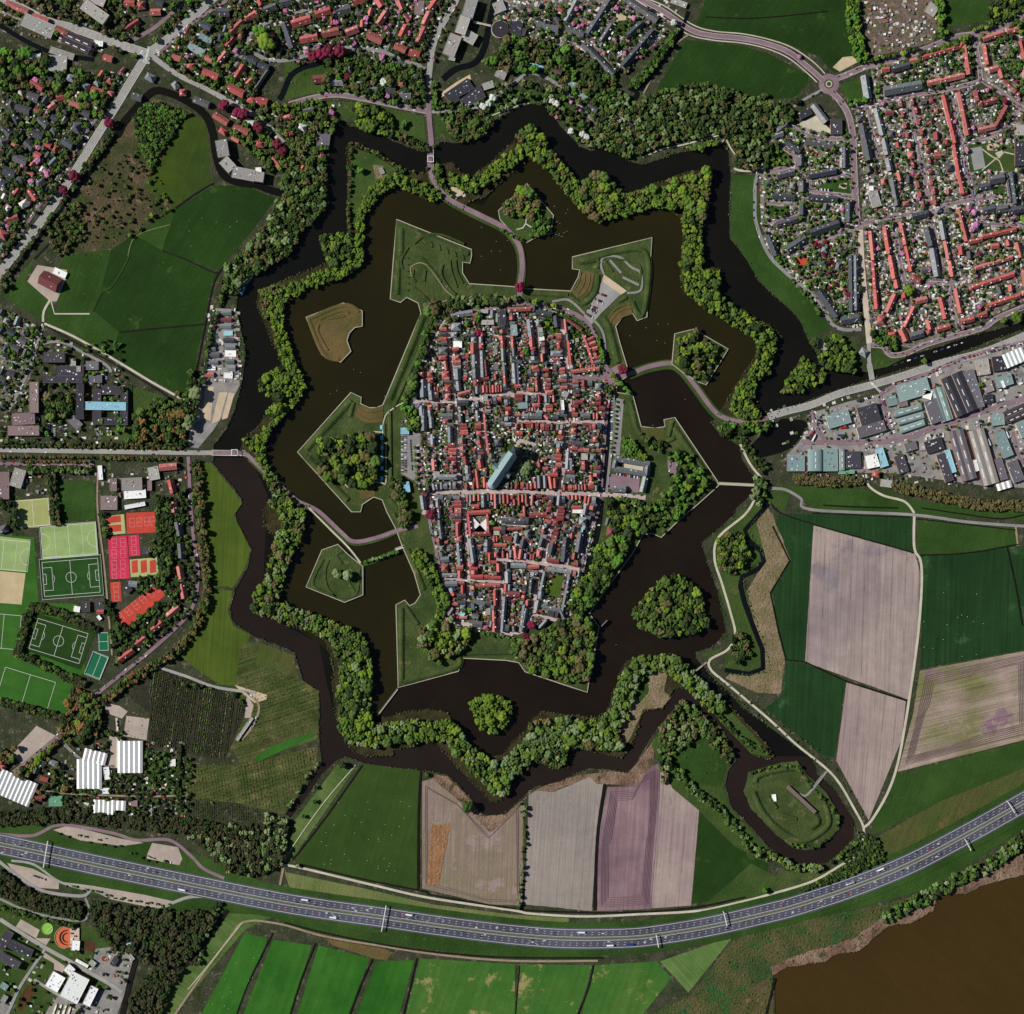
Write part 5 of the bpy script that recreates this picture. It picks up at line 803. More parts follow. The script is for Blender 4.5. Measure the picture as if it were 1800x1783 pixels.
rows('R2', '''r 105 140 470 125 62;d 550 180 800 215 75;d 865 235 885 410 85;g 450 290 480 555 90;T 200 370 215 545 100 9;r 190 562 195 730 58;g 205 735 210 860 50;r 485 562 495 715 75;g 590 310 595 400 75;G 620 415 620 490 70 7;T 630 500 635 545 75 7;W 635 560 645 620 90 6;r 855 530 945 530 45;r 880 580 945 580 40;Rh 910 625 930 770 85;gh 785 825 975 820 85;r 820 915 930 910 30;r 1010 285 1030 500 45;R 1040 290 1270 450 45;g 1045 520 1050 620 50;r 1065 625 1110 1010 60;r 1295 530 1345 640 55;r 1350 645 1455 970 60;r 1110 1105 1540 1060 55;rh 470 745 545 750 45;r 650 830 660 950 50;d 230 930 330 960 50;g 210 980 230 1290 70;d 270 990 290 1300 60;rh 490 1050 595 1030 50;r 665 1075 750 1070 45;r 560 1205 580 1410 60;r 925 1070 1000 1065 40;r 925 1125 1000 1120 40;r 690 1245 780 1245 40;r 690 1310 780 1310 45;rh 700 1435 830 1425 65;r 890 1250 1030 1245 45;r 935 1355 1040 1350 50;R 695 1370 760 1370 45;R 220 1475 345 1475 45;R 220 1545 340 1545 65;r 600 1470 605 1585 45;g 715 1470 720 1580 60;d 765 1470 770 1580 60;r 830 1480 835 1580 40;G 960 1440 1050 1480 90 8;W 960 1550 975 1720 50 8;R 1140 1480 1230 1480 30;Rh 1140 1585 1310 1580 60;rh 1530 1425 1545 1510 55;R 1480 1555 1570 1540 60;R 1405 1610 1560 1600 55;gh 1480 1340 1590 1340 105;T 270 1640 420 1630 95 8;rh 500 1630 620 1625 50;R 700 1655 815 1655 50;g 140 130 150 180 60;r 410 1385 515 1390 50;d 1080 400 1090 450 50;T 1110 610 1120 660 60 6;G 1190 580 1200 640 50 6;d 700 960 740 1000 60;g 880 960 950 990 60;d 1150 1400 1230 1420 50''', *AU, **TW)
rows('R3', '''g 405 0 410 335 90;g 520 120 530 290 70;g 650 110 850 110 90;rh 700 190 800 185 75;g 975 50 985 200 55;R 965 250 1070 250 45;R 975 300 1080 295 40;r 975 345 1090 340 40;r 975 385 1095 380 35;g 815 280 820 520 75;g 540 400 545 550 60;r 790 630 910 630 45;r 785 690 905 690 45;R 760 770 905 765 50;r 840 840 910 840 60;r 560 780 575 950 80;gh 560 1060 930 1060 75 9;G 560 1000 650 1000 50 6;r 1360 75 1380 320 55;r 1385 370 1430 690 60;g 1240 20 1255 180 60;r 1230 370 1310 375 60;d 1560 460 1580 570 120;r 1285 540 1300 600 40;R 1050 735 1065 860 80;r 1280 780 1300 910 80;r 1230 960 1260 1230 50;r 1350 1060 1360 1220 50;r 1330 950 1390 950 60;d 1300 990 1380 1010 60;r 1180 1160 1180 1230 45;g 1090 890 1090 1000 80;g 1100 1010 1110 1110 80;W 1100 1160 1160 1165 40 6;r 1090 1345 1090 1440 45;g 1135 1345 1140 1450 45;r 1195 1345 1195 1430 40;r 1265 1335 1268 1430 40;g 1340 1335 1345 1530 80;r 1525 1330 1530 1550 50;g 1600 1340 1605 1470 40;r 1655 1335 1660 1470 45;r 1145 1525 1265 1520 60;g 600 1370 700 1380 70;g 620 1400 625 1530 60;r 880 1450 985 1450 45;r 880 1500 985 1500 45;r 885 1570 985 1570 55;r 885 1620 985 1615 40;g 640 1560 650 1700 60;d 880 1670 985 1670 55;R 885 1740 985 1740 50;g 380 1350 410 1560 80;L 105 290 105 390 135 6;L 120 1135 145 1300 100 6;g 860 1370 960 1390 50;d 700 1380 830 1400 55;r 610 1530 670 1530 30;g 500 10 510 110 70''', *AU, **TW)
rows('R4', '''r 230 90 310 85 40;g 440 110 640 110 80;g 330 110 430 110 70;r 690 90 740 150 50;d 760 120 900 130 60;r 1460 60 1465 150 32;r 1510 60 1515 150 32;g 1290 100 1400 100 80;r 250 230 255 290 45;r 340 220 345 290 40;r 390 215 500 220 38;r 240 370 340 375 60;R 1110 240 1190 240 40;R 1280 235 1400 245 50;r 1100 340 1185 340 85;r 890 420 980 440 40;R 930 460 980 460 40;r 1480 430 1490 510 80;g 1100 430 1180 430 60;d 1100 520 1290 545 60;r 1070 610 1200 615 55;r 1210 640 1290 640 50;r 1290 640 1380 640 55;G 1310 690 1310 790 100 8;R 1310 810 1315 940 95;g 1450 700 1450 800 90;r 640 780 720 775 35;rh 880 650 930 650 75;r 840 725 950 725 45;r 850 780 940 780 45;r 600 820 610 900 50;r 660 930 740 930 50;rh 820 960 890 960 80;r 740 1020 890 1030 50;g 1060 670 1045 930 70;g 1110 770 1115 950 60;d 1150 700 1210 700 60;R 1020 970 1150 980 55;g 1030 1050 1160 1060 60;g 600 1040 610 1230 60;r 545 1130 550 1230 50;r 770 1050 800 1240 60;r 850 1080 855 1230 45;g 690 1040 700 1230 50;rh 1370 1180 1470 1170 60;R 1370 1230 1450 1235 45;r 1410 1030 1425 1110 60;r 1180 1180 1185 1250 35;r 1275 1180 1278 1260 32;r 1325 1180 1328 1260 32;g 1230 1180 1232 1260 35;r 1150 1190 1152 1260 30
r 50 1340 55 1470 45;r 115 1340 120 1470 40;R 185 1345 190 1410 60;r 215 1410 222 1500 40;r 285 1340 292 1500 35;r 345 1340 348 1450 35;r 400 1335 405 1480 35;r 500 1345 490 1500 45;R 560 1365 640 1360 50;g 560 1440 600 1500 60;R 650 1390 740 1390 40;R 740 1470 820 1470 60;g 920 1345 905 1500 60;r 1070 1345 1072 1400 40;r 1125 1345 1128 1410 40;r 1185 1345 1188 1410 40;r 1245 1350 1248 1410 40;r 1340 1350 1320 1470 50;r 1390 1370 1360 1530 40;r 1105 1535 1265 1535 50;W 1120 1590 1280 1600 60 6;R 450 1660 720 1650 75;r 290 1660 380 1660 55;r 370 1515 375 1620 40;R 920 1540 990 1540 40;R 900 1600 1000 1600 55;r 880 1640 985 1640 40;R 870 1700 980 1710 65;L 1300 1690 1280 1790 90 9;g 1340 1500 1310 1650 80;R 720 1560 800 1560 60;G 30 1720 370 1760 70 6''', *AU, **TW)
rows('R5', '''g 115 40 150 330 65;r 370 100 440 95 80;r 400 100 405 290 70;rh 390 330 465 330 90;g 415 390 440 740 75;g 150 440 155 520 70;g 140 660 260 650 85 8;rh 150 790 250 790 110;r 375 770 480 770 70;r 435 830 435 940 75;g 160 900 380 900 55;g 600 330 650 700 75;r 620 710 620 780 80;r 600 925 790 925 65;r 805 925 900 930 60;r 910 940 1070 940 50;r 830 565 915 565 35;r 900 560 900 680 45;r 880 690 1010 700 45;r 1040 720 1045 850 70;r 970 285 975 380 40;r 1010 290 1015 370 30;R 1110 310 1240 340 75;g 1330 270 1300 400 70;r 965 430 1160 430 50;rh 1290 440 1320 650 70;r 1000 540 1005 620 60;r 1110 520 1112 620 40;r 1185 560 1188 640 40;r 1395 500 1370 650 60;d 1430 350 1400 480 80;r 960 175 1090 175 45;r 1140 185 1410 170 40;G 960 240 1050 240 65 6;rh 1440 300 1440 340 55;d 1100 50 1440 60 80;g 1480 200 1500 300 90;g 1230 745 1470 755 75;r 1490 775 1670 765 60;g 1180 850 1185 1020 90;r 680 1065 1060 1055 60;g 210 1035 390 1030 80;r 400 1025 500 1020 45;r 480 1060 480 1180 55;d 390 1220 520 1220 60;r 310 1290 370 1290 60;d 390 1330 520 1330 60;g 440 1400 520 1400 60;r 985 1130 990 1370 60;g 640 1300 820 1350 70;d 830 1340 930 1340 70;g 260 1530 330 1420 50;r 430 1570 540 1560 40;r 965 1450 975 1783 60;L 430 1490 500 1530 70 7;r 230 1570 240 1640 40;d 630 1660 780 1670 90;rh 805 1720 890 1720 70;g 640 1520 720 1560 60;G 870 1420 870 1520 80 6;r 1155 1045 1150 1150 55;g 1210 1050 1205 1140 50;R 1140 1195 1370 1200 80;g 1140 1240 1100 1783 65;g 1560 1290 1560 1290 10;g 1470 1420 1400 1783 60;r 1500 1290 1490 1380 45;d 1560 960 1540 1180 70''', *AU, **TW)
rows('R6', '''R 700 30 690 120 110;R 650 190 720 190 45;R 650 250 720 250 50;g 1110 10 1100 110 110 9;d 1080 230 1030 540 100;r 980 560 965 650 60;R 930 730 1030 735 60;d 850 310 810 690 105;d 640 420 600 580 90;R 550 670 730 685 60;r 940 240 930 320 40;d 980 140 960 220 60;d 1510 10 1480 120 60;R 1560 150 1540 290 130;g 1490 1610 1400 1700 10;g 540 1610 430 1730 60;g 200 1360 140 1783 60;r 240 1300 230 1370 40;r 480 180 500 240 50;d 480 330 440 450 80;rh 430 500 420 620 80;d 260 250 240 340 80;L 1080 190 1110 195 70 9''', *AU, **TW)
rows('F', 'r 822 902 862 900 7;r 824 903 828 938 7 7;R 827 940 862 938 7 7;R 858 903 860 937 7 7', *AU, **TW)
rows('R6', 'g 545 800 925 850 60 7;g 515 850 455 1150 55 7;g 905 890 795 1465 60 7;g 480 1400 760 1455 60 7;g 415 1300 375 1490 50 6;g 410 1240 475 1250 60 6', 'courtyard_wing', 'building wing', 'roofed wing of the courtyard block', 'wings round the lawn courtyard', chim=True)
rows('21', 'g 712 1410 955 1452 40 7;g 945 1462 935 1530 40 7;g 710 1482 925 1520 36 7;g 725 1420 710 1480 36 7;g 930 1540 905 1645 40 6;g 700 1620 790 1625 45 6', 'barracks_wing', 'building wing', 'barracks wing round the courtyard', 'wings of the barracks')
rows('21', 'W 850 1720 900 1760 40 4', *AU, **TW)
for i, y in enumerate((1195, 1268, 1336, 1408, 1478, 1550)):
    (x, y_), = pts('877 %d' % y, '11'); e = empty('glass_pavilion', x, y_, ['northernmost', 'second northernmost', 'third from north', 'third from south', 'second southernmost', 'southernmost'][i] + ' of six pale blue pavilions in a row on the rampart', 'pavilion', 'six blue pavilions in a row', 1.1)
    link('wall', mesh('wall', *boxl(-2.6, -3.6, 0, 2.6, 3.6, 2.4), 'brickwork'), e, color=lin((190, 190, 186))); link('roof', mesh('roof', *gable(7.2, 5.2, 2.6, 1.2, 1, .2), 'roof_tile'), e, color=lin((112, 186, 206))).rotation_euler = (0, 0, math.pi / 2)
    link('skylight', boxm('skylight', .7, 4.5, .25, 'white_trim'), e, (0, 0, 3.65))
# ---- the church
e = empty('church', 893, 815, 'large grey green roofed church with long nave and square tower casting a big shadow', 'church', None, 1.1, -math.radians(-56)); e.location = (X(887), Y(820), 1.1)
link('nave_wall', mesh('nave_wall', *boxl(-38, -9, 0, 26, 9, 12), 'brickwork'), e, color=lin((150, 128, 110)))
nv = link('nave_roof', mesh('nave_roof', *gable(64, 18, 13, 15, 0, .6), 'roof_tile'), e, (-6, 0, 0), color=lin((132, 156, 158)))
ap = [(-38 + -9 * math.cos(t), 9 * math.sin(t)) for t in [math.pi * (i / 6 - .5) for i in range(7)]]
link('apse_roof', mesh('apse_roof', [(u, v, 11) for u, v in ap] + [(-38, 0, 23)] + [(u, v, 0) for u, v in ap], [(i, i + 1, 7) for i in range(6)] + [(i, i + 8, i + 9, i + 1) for i in range(6)], 'roof_tile'), e, color=lin((140, 164, 170)))
link('side_aisle', mesh('side_aisle', *boxl(-30, -13, 0, 18, -9, 7), 'roof_tile'), e, color=lin((78, 88, 92))); link('side_aisle', mesh('side_aisle', *boxl(-30, 9, 0, 18, 13, 7), 'roof_tile'), e, color=lin((100, 116, 120)))  # eastern aisle gets a darker colour, painting in shade on the side away from the sun
link('transept_roof', mesh('transept_roof', *gable(34, 12, 10, 8, 0, .3), 'roof_tile'), e, (-10, 0, 0), math.pi / 2, color=lin((120, 138, 142)))
link('tower', mesh('tower', *boxl(26, -6, 0, 38, 6, 34), 'brickwork'), e, color=lin((176, 160, 140))); link('tower_roof', mesh('tower_roof', [(25.5, -6.5, 34), (38.5, -6.5, 34), (38.5, 6.5, 34), (25.5, 6.5, 34), (32, 0, 44)], [(0, 1, 4), (1, 2, 4), (2, 3, 4), (3, 0, 4)], 'roof_tile'), e, color=lin((60, 66, 76)))
ras_poly(rect(888, 818, 76, 34, math.radians(-56)), OCC, 3)
# courtyard block filling, round building, tanks
def prism(p, z0, z1):
    n = len(p); V = [(a, b, z0) for a, b in p] + [(a, b, z1) for a, b in p]; F = [(i, (i + 1) % n, (i + 1) % n + n, i + n) for i in range(n)]
    return V, F + [tuple(range(n, 2 * n))]
def disc(r, n=28, a0=0, a1=2 * math.pi): return [(r * math.cos(a0 + (a1 - a0) * i / n), r * math.sin(a0 + (a1 - a0) * i / n)) for i in range(n)]
e = empty('courtyard_roof', 842, 920, 'pale triangular flat roofs with a diagonal garden inside the square red roofed block', 'roofed courtyard', None, 1.1)
link('roof_half', mesh('roof_half', [(-13, -15, 4), (14, -16, 4), (-13, 14, 4)], [(0, 2, 1)], 'white_trim'), e); link('roof_half', mesh('roof_half', [(13, -17, 4), (14, 10, 4), (-13, -17, 4)], [(0, 1, 2)], 'white_trim'), e)
e = empty('round_building', 879, 53, 'round black roofed building at the end of the pale blue footbridge', 'building', None); link('wall', mesh('wall', *prism(disc(15.5), 0, 7), 'brickwork'), e, color=lin((190, 180, 168))); link('roof', mesh('roof', *prism(disc(14.6), 7, 8), 'flat_roof'), e, color=lin((48, 44, 50)))
link('roof_hatch', boxm('roof_hatch', 2, 2, .8, 'white_trim'), e, (1, 2, 8)); ras_poly([(879 + a, 53 + b) for a, b in disc(16)], OCC, 3)
def tank(x, y, r, c, label, h=1.6):
    e = empty('settling_tank', x, y, label, 'round tank', 'round settling tanks'); link('rim', mesh('rim', *ribbon_solid([(900 + a, 891.5 + b) for a, b in disc(r)], .8, 0, h, True), 'wall_stone'), e); link('liquid', mesh('liquid', *prism(disc(r - .3), 0, h - .7), 'flat_roof'), e, color=lin(c)); link('scraper_arm', boxm('scraper_arm', r, .9, .4, 'white_trim'), e, (r * .45, 0, h), .6); ras_poly([(x + a, y + b) for a, b in disc(r)], OCC, 3)
tank(83.5, 1632.5, 9.8, (124, 186, 62), 'round settling tank full of bright green water'); tank(184, 1685, 5.8, (120, 62, 40), 'small round settling tank with rusty brown water')
e = empty('oxidation_basin', 116, 1648, 'big half round orange brown treatment basin with curved dark channels', 'treatment basin'); link('liquid', mesh('liquid', *prism(disc(19, 24, math.pi / 2, 3 * math.pi / 2) + [(8, -17), (8, 17)], 0, 1), 'flat_roof'), e, color=lin((196, 100, 62)))
for r in (8, 13): link('channel_wall', mesh('channel_wall', *ribbon_solid([(902 + r * math.cos(t / 8 * math.pi), 891.5 + r * math.sin(t / 8 * math.pi)) for t in range(4, 13)], 1.4, 0, 2.4), 'glass_dark'), e)
link('rim', mesh('rim', *ribbon_solid([(900 + a, 891.5 + b) for a, b in disc(19.4, 24, math.pi / 2, 3 * math.pi / 2)], .8, 0, 2, False), 'wall_stone'), e); link('machine_deck', mesh('machine_deck', *boxl(8, -17, 0, 24, 17, 3), 'flat_roof'), e, color=lin((190, 172, 158)))
for i in range(5): link('machine', boxm('machine', 4, 2.5, 2, 'flat_roof'), e, (11 + (i % 2) * 6, -12 + i * 5, 3), color=lin(((130, 60, 50), (70, 70, 76), (220, 220, 220))[i % 3]))
e = empty('fort_barracks', 1408, 1405, 'long narrow dark roofed fort barracks across the oval fort island', 'fort building', None, 1.4, -math.radians(43)); link('wall', mesh('wall', *boxl(-33, -3, 0, 33, 3, 5), 'brickwork'), e, color=lin((150, 120, 100))); link('roof', mesh('roof', *boxl(-33.4, -3.3, 5, 33.4, 3.3, 5.5), 'flat_roof'), e, color=lin((112, 96, 92)))
rows('33', 'W 38 250 42 300 30 3', *AU)
ras_poly(rect(842, 920, 34, 38, 0), OCC, 3)
# ---- town frontages fill what is left along the streets
TCOL = 'rrrRRggggggddddb'
def frontage(keys, dmin=9, dmax=12, pr=.75):
    for k in keys:
        p = TS[k]; w = {'main': 9, 'A': 8}.get(k, 7)
        for side in (-1, 1):
            for off in (0, 1):
                d = 0
                for x, y, a in walk(p, lambda: R.uniform(3.5, 6)):
                    dep = R.uniform(dmin, dmax); wid = R.uniform(4.5, 7); o = side * (w / 2 + .8 + dep / 2 + off * R.uniform(10, 13)); px, py = x - math.sin(a) * o, y + math.cos(a) * o
                    if off:
                        dep *= .5; wid *= .75
                        if R.random() < .55: continue
                    if not TOWNM[min(int(py), H_ - 1), min(int(px), W_ - 1)]: continue
                    along = R.random() < .45 and not off
                    if not rect_ok(px, py, wid, dep, a, .1, True): continue
                    c = R.choice(TCOL); c2, s2 = math.cos(a), math.sin(a)
                    if along: q = (px - c2 * wid / 2, py - s2 * wid / 2, px + c2 * wid / 2, py + s2 * wid / 2, dep)
                    else: q = (px + s2 * dep / 2, py - c2 * dep / 2, px - s2 * dep / 2, py + c2 * dep / 2, wid)
                    building(c, *q, 'town_house', 'town house', CN[c] + (' annex behind the street' if off else ' narrow town house in a street row'), 'town houses along the streets', h=R.uniform(6.5, 9) if not off else 4.5, **TW)
TOWNM = np.zeros((H_, W_), np.uint8); ras_poly(TOWN, TOWNM)
frontage(['main', 'S1', 'S5', 'S3', 'A', 'C', 'E', 'F', 'S2', 'S4', 'S7', 'B', 'S9', 'S8', 'S6', 'Q', 'G', 'G2', 'H', 'S10', 'W', 'N'])
# ---- sheds, annexes and paving in gardens and yards
PATIO = []; SH = [0]
SCOL = [(210, 208, 204), (150, 148, 146), (96, 96, 100), (170, 90, 76), (120, 124, 130), (228, 228, 228), (70, 70, 74), (140, 110, 90)]
def fill_small(poly, dens, smin, smax, ang, shed=.45, h=2.4, hv=1, mats=None, gap=1):
    a = np.array(poly); area = abs(sum(p[0] * q[1] - q[0] * p[1] for p, q in zip(poly, poly[1:] + poly[:1]))) / 2; x0, y0 = a.min(0); x1, y1 = a.max(0)
    M = np.zeros((H_, W_), np.uint8); ras_poly(poly, M)
    for _ in range(int(area * dens / 100)):
        x, y = R.uniform(x0, x1), R.uniform(y0, y1)
        if not inimg(x, y) or not M[int(y), int(x)] or OCC[int(y), int(x)]: continue
        L, W = R.uniform(smin, smax), R.uniform(smin * .7, smax * .7); an = math.radians(ang) + R.choice((0, math.pi / 2)) + R.uniform(-.06, .06)
        if R.random() < shed:
            if rect_ok(x, y, L, W, an, .12, True, gap):
                col = jit(R.choice(SCOL), .15); SH[0] += 1; z = zone_z(x, y); hh = h + R.uniform(-.3, hv)
                if SH[0] <= 290 and L * W > smin * smax * .5:
                    e = link('garden_shed', mesh('garden_shed', *boxl(-L / 2, -W / 2, 0, L / 2, W / 2, hh), 'flat_roof'), loc=(X(x), Y(y), z), rz=-an, color=col)
                    tag(e, lab(('white' if sum(col) > 2 else 'grey' if sum(col) > .6 else 'dark') + ' flat roofed garden shed', x, y), 'shed', 'garden sheds'); link('roof_edge', mesh('roof_edge', *boxl(-L / 2 - .15, -W / 2 - .15, hh, L / 2 + .15, W / 2 + .15, hh + .15), 'flat_roof'), e, color=col)
                else: add_mass('sheds', boxl(-L / 2, -W / 2, 0, L / 2, W / 2, hh), x, y, -an, z, col)
        elif free(x, y): PATIO.append((rect(x, y, L * 1.4, W * 1.4, an), R.choice(((190, 184, 174), (150, 146, 140), (130, 112, 108), (90, 88, 86), (206, 200, 190), (70, 92, 46), (60, 84, 40))), zone_z(x, y)))
fill_small(TOWN, 9, 2, 5, -3, .42, 3, 1.5, gap=.4)
# ================================================================ VILLAS filled into the leafy quarters
def villas(s, n, ang, t='F', cols='rrdddgdw', sz=(9, 15)):
    p = pts(s, t); a = np.array(p); x0, y0 = a.min(0); x1, y1 = a.max(0); M = np.zeros((H_, W_), np.uint8); ras_poly(p, M); k = 0
    for _ in range(n * 30):
        if k >= n: break
        x, y = R.uniform(x0, x1), R.uniform(y0, y1)
        if not inimg(x, y) or not M[int(y), int(x)]: continue
        L, W = R.uniform(*sz), R.uniform(7.5, 10.5); an = math.radians(ang + R.choice((0, 90)) + R.uniform(-8, 8))
        if not rect_ok(x, y, L, W, an, .02, True, 9): continue
        k += 1; c = R.choice(cols); dx, dy = math.cos(an) * L / 2, math.sin(an) * L / 2
        b = building(c, x - dx, y - dy, x + dx, y + dy, W, 'detached_house', 'house', CN[c] + ' detached house with garden', 'separate houses', hip=R.random() < .5, mass='houses', lim=300)
        if b and R.random() < .5:
            W2 = W * .7; link('side_wing', mesh('side_wing', *gable(W * .9, W2, 3.2, W2 * .42, 0), 'roof_tile'), b, (R.choice((-1, 1)) * L * .22, R.choice((-1, 1)) * W * .5, 0), math.pi / 2, color=jit(RC[c][0]))
villas('0 240 20 170 110 130 230 130 215 165 150 270 90 350 20 440 -5 440', 60, 30); villas('300 0 440 0 445 60 400 120 300 80', 5, 25); villas('230 20 300 0 300 20 240 60', 4, 30)
villas('0 545 60 580 55 640 10 720 0 720', 24, 28, cols='ddddg'); villas('460 200 560 180 600 205 570 300 540 310 480 260', 4, 30); villas('620 0 760 0 750 110 640 70', 8, 10, cols='rrrd'); villas('1000 0 1030 0 1000 60 950 60', 4, 30)
villas('450 0 700 0 690 80 450 80', 8, -15, cols='rrrd', sz=(12, 24)); villas('0 1330 60 1300 100 1340 60 1400 0 1380', 5, 20); villas('300 100 445 210 380 290 330 170', 5, 25, cols='rdgw'); villas('560 115 740 130 745 190 560 165', 3, 10)
villas('1340 200 1500 240 1510 480 1400 470 1350 350', 6, 10, cols='dg'); villas('1500 180 1690 160 1700 370 1520 390', 14, -8, cols='RrdR'); villas('1520 395 1800 360 1800 530 1680 590 1530 600', 10, -12, cols='rrd')
# gardens and yards
for s, dn, a, sh in (('1500 180 1700 150 1800 190 1800 530 1530 600 1520 400', 7, -10, .36), ('1530 100 1700 70 1710 140 1540 185', 4.6, -12, .42), ('1350 210 1500 240 1515 580 1450 560 1340 440 1335 300', 7, 15, .36), ('1710 60 1800 40 1800 190 1740 150', 4.4, -14, .4),
                    ('0 130 240 125 90 350 0 440', 3, 28, .25), ('280 0 450 0 445 200 280 100', 1.6, 25, .4), ('450 0 800 0 755 120 450 100', 4, -15, .35), ('860 0 1200 0 1170 60 1100 120 1080 130 870 60', 4.5, 30, .4),
                    ('0 540 75 575 50 700 0 720', 4, 28, .35), ('460 170 600 180 590 230 480 320', 1.0, 30, .4), ('1350 720 1800 600 1800 860 1385 840', 1.3, -18, .5), ('365 540 420 540 425 670 360 670', 2.5, 5, .4), ('1515 0 1640 0 1650 70 1530 95', 2.2, -5, .4),
                    ('190 1300 330 1300 330 1450 100 1420 60 1340', 1.2, 10, .35), ('0 1640 240 1680 200 1783 0 1783', .5, 30, .5), ('290 880 340 880 335 1080 240 1160', 1.0, 20, .4), ('0 820 330 820 330 860 0 900', 1.0, 0, .4), ('20 600 220 600 220 780 0 780', .7, 0, .3), ('1075 700 1095 700 1085 800 1072 800', 1.5, 0, .3), ('705 730 760 730 760 760 705 760', 1.5, 0, .4), ('0 0 260 0 240 90 0 60', 1.0, 25, .4)):
    fill_small(pts(s), dn, 2.5, 5.5, a, sh, gap=.3)
def fill_patio(): pass
PV = []; PF = []; PC = []
for i, (q, c, z) in enumerate(PATIO):
    k = len(PV); PV += [(X(a), Y(b), z + .35 + (i % 200) * .004) for a, b in q]; PF.append((k + 3, k + 2, k + 1, k)); PC += [lin(c)] * 4
setting('pavement', mesh('pavement', PV, np.array(PF), 'massed', np.array(PC)))

# ================================================================ TREES
def ico(sub):
    bm = bmesh.new(); bmesh.ops.create_icosphere(bm, subdivisions=sub, radius=1); V = np.array([v.co[:] for v in bm.verts]); F = np.array([[v.index for v in f.verts] for f in bm.faces]); bm.free(); return V, F
ICO = {k: ico(k) for k in (1, 2, 3)}
def crown(seed, lobes, sub, tall=1.15, lr=(.34, .5), amp=.22, leaves=0, flat=False):
    r = random.Random(seed); Vs = []; Fs = []; k = 0
    for i in range(lobes):
        if i == 0: c = (0, 0, .62 * tall); s = .62
        else:
            t = i * 2.4 + r.uniform(-.4, .4); q = math.sqrt((i - .3) / lobes) * .68; c = (q * math.cos(t), q * math.sin(t), tall * (.35 + .55 * math.sqrt(max(0, 1 - q * q)) + r.uniform(-.12, .12))); s = r.uniform(*lr)
        V, F = ICO[sub]; off = seed * 7.1 + i
        d = np.array([1 + amp * 1.6 * noise.noise((v[0] * 1.7 + off, v[1] * 1.7, v[2] * 1.7)) + amp * r.uniform(-.5, .5) for v in V])
        W = V * d[:, None] * s; W[:, 2] *= .85; W += np.array(c); Vs.append(W); Fs.append(F + k); k += len(V)
    if leaves:
        for _ in range(leaves):
            V0, _f = ICO[1]; L = Vs[r.randrange(lobes)]; p = L[r.randrange(len(L))] * np.array((1.03, 1.03, 1.02)) + np.array([r.uniform(-.03, .03) for _ in range(3)]); u = np.array([r.gauss(0, 1) for _ in range(3)]); u /= np.linalg.norm(u); v = np.cross(u, [r.gauss(0, 1) for _ in range(3)]); v /= np.linalg.norm(v) + 1e-6; s = r.uniform(.03, .07)
            Vs.append(np.array([p, p + u * s, p + (u + v) * s * .6])); Fs.append(np.array([[k, k + 1, k + 2]])); k += 3
    return np.vstack(Vs), np.vstack(Fs)
HI = [mesh('crown', *crown(i, 13, 2, leaves=500), 'crown') for i in range(5)]; HIT = [mesh('crown', *crown(20 + i, 8, 2, 2.6, (.3, .42), leaves=200), 'crown') for i in range(2)]
LO = [crown(40 + i, 6, 1, amp=.3) for i in range(6)]; BU = [crown(60 + i, 2, 1, .9, (.5, .7), .35) for i in range(4)]
TRK = mesh('trunk', *join([([(math.cos(a) * r, math.sin(a) * r, z) for z, r in ((0, .09), (.25, .06), (.6, .04)) for a in [k * math.pi / 3 for k in range(6)]], [(j * 6 + i, j * 6 + (i + 1) % 6, (j + 1) * 6 + (i + 1) % 6, (j + 1) * 6 + i) for j in range(2) for i in range(6)])]), 'trunk')
PAL = {'y': [(104, 128, 40), (96, 120, 38), (112, 134, 46), (86, 112, 38)], 'm': [(80, 104, 44), (72, 96, 40), (88, 112, 50), (66, 88, 38)], 'd': [(50, 68, 30), (44, 60, 28), (60, 78, 34), (54, 66, 36)], 's': [(112, 130, 84), (124, 140, 94), (98, 118, 72)],
       'b': [(96, 90, 54), (88, 86, 50), (104, 96, 64)], 'o': [(128, 96, 56), (114, 92, 50), (108, 98, 54)], 'p': [(122, 30, 62), (112, 36, 56), (100, 34, 50)], 'k': [(196, 128, 168), (184, 112, 152)], 'w': [(206, 208, 194)], 'e': [(52, 60, 36), (64, 62, 40), (70, 68, 46)], 'g': [(84, 126, 42), (78, 118, 42)]}
TREES = []; BUSH = []
def put(x, y, r, pal, hard=False, tall=1.0):
    TREES.append((x, y, r, pal, tall)); rr = int(r * .72) + 1; yy, xx = int(y), int(x); TOC[max(yy - rr, 0):yy + rr, max(xx - rr, 0):xx + rr] = 1
def pickp(s): return R.choice(s)
def trees(area, pal, spacing, rmin, rmax, prob=1., rad=.46, occ=True, water=True):
    """fill a mask with non overlapping stems"""
    M = np.zeros((H_, W_), np.uint8)
    if area[0] == 'p': ras_poly(area[1], M)
    else: ras_line(area[1], area[2], M)
    ys, xs = np.nonzero(M); n = len(xs)
    if n == 0: return
    tries = int(n / (spacing * spacing) * 10)
    for i in NR.randint(0, n, tries):
        x, y = xs[i] + R.random(), ys[i] + R.random(); yy, xx = int(ys[i]), int(xs[i])
        if TOC[yy, xx] or (occ and OCC[yy, xx] in (1, 3)) or (water and WAT[yy, xx]): continue
        r = .92 * (R.uniform(rmin, rmax) if R.random() < .75 else rmax * R.uniform(1, 1.3)); k = max(1, int(r * rad))
        if TOC[max(yy - k, 0):yy + k + 1, max(xx - k, 0):xx + k + 1].any(): continue
        TOC[max(yy - k, 0):yy + k + 1, max(xx - k, 0):xx + k + 1] = 1
        if R.random() > prob: continue
        TREES.append((x, y, r, pickp(pal), R.uniform(.9, 1.2)))
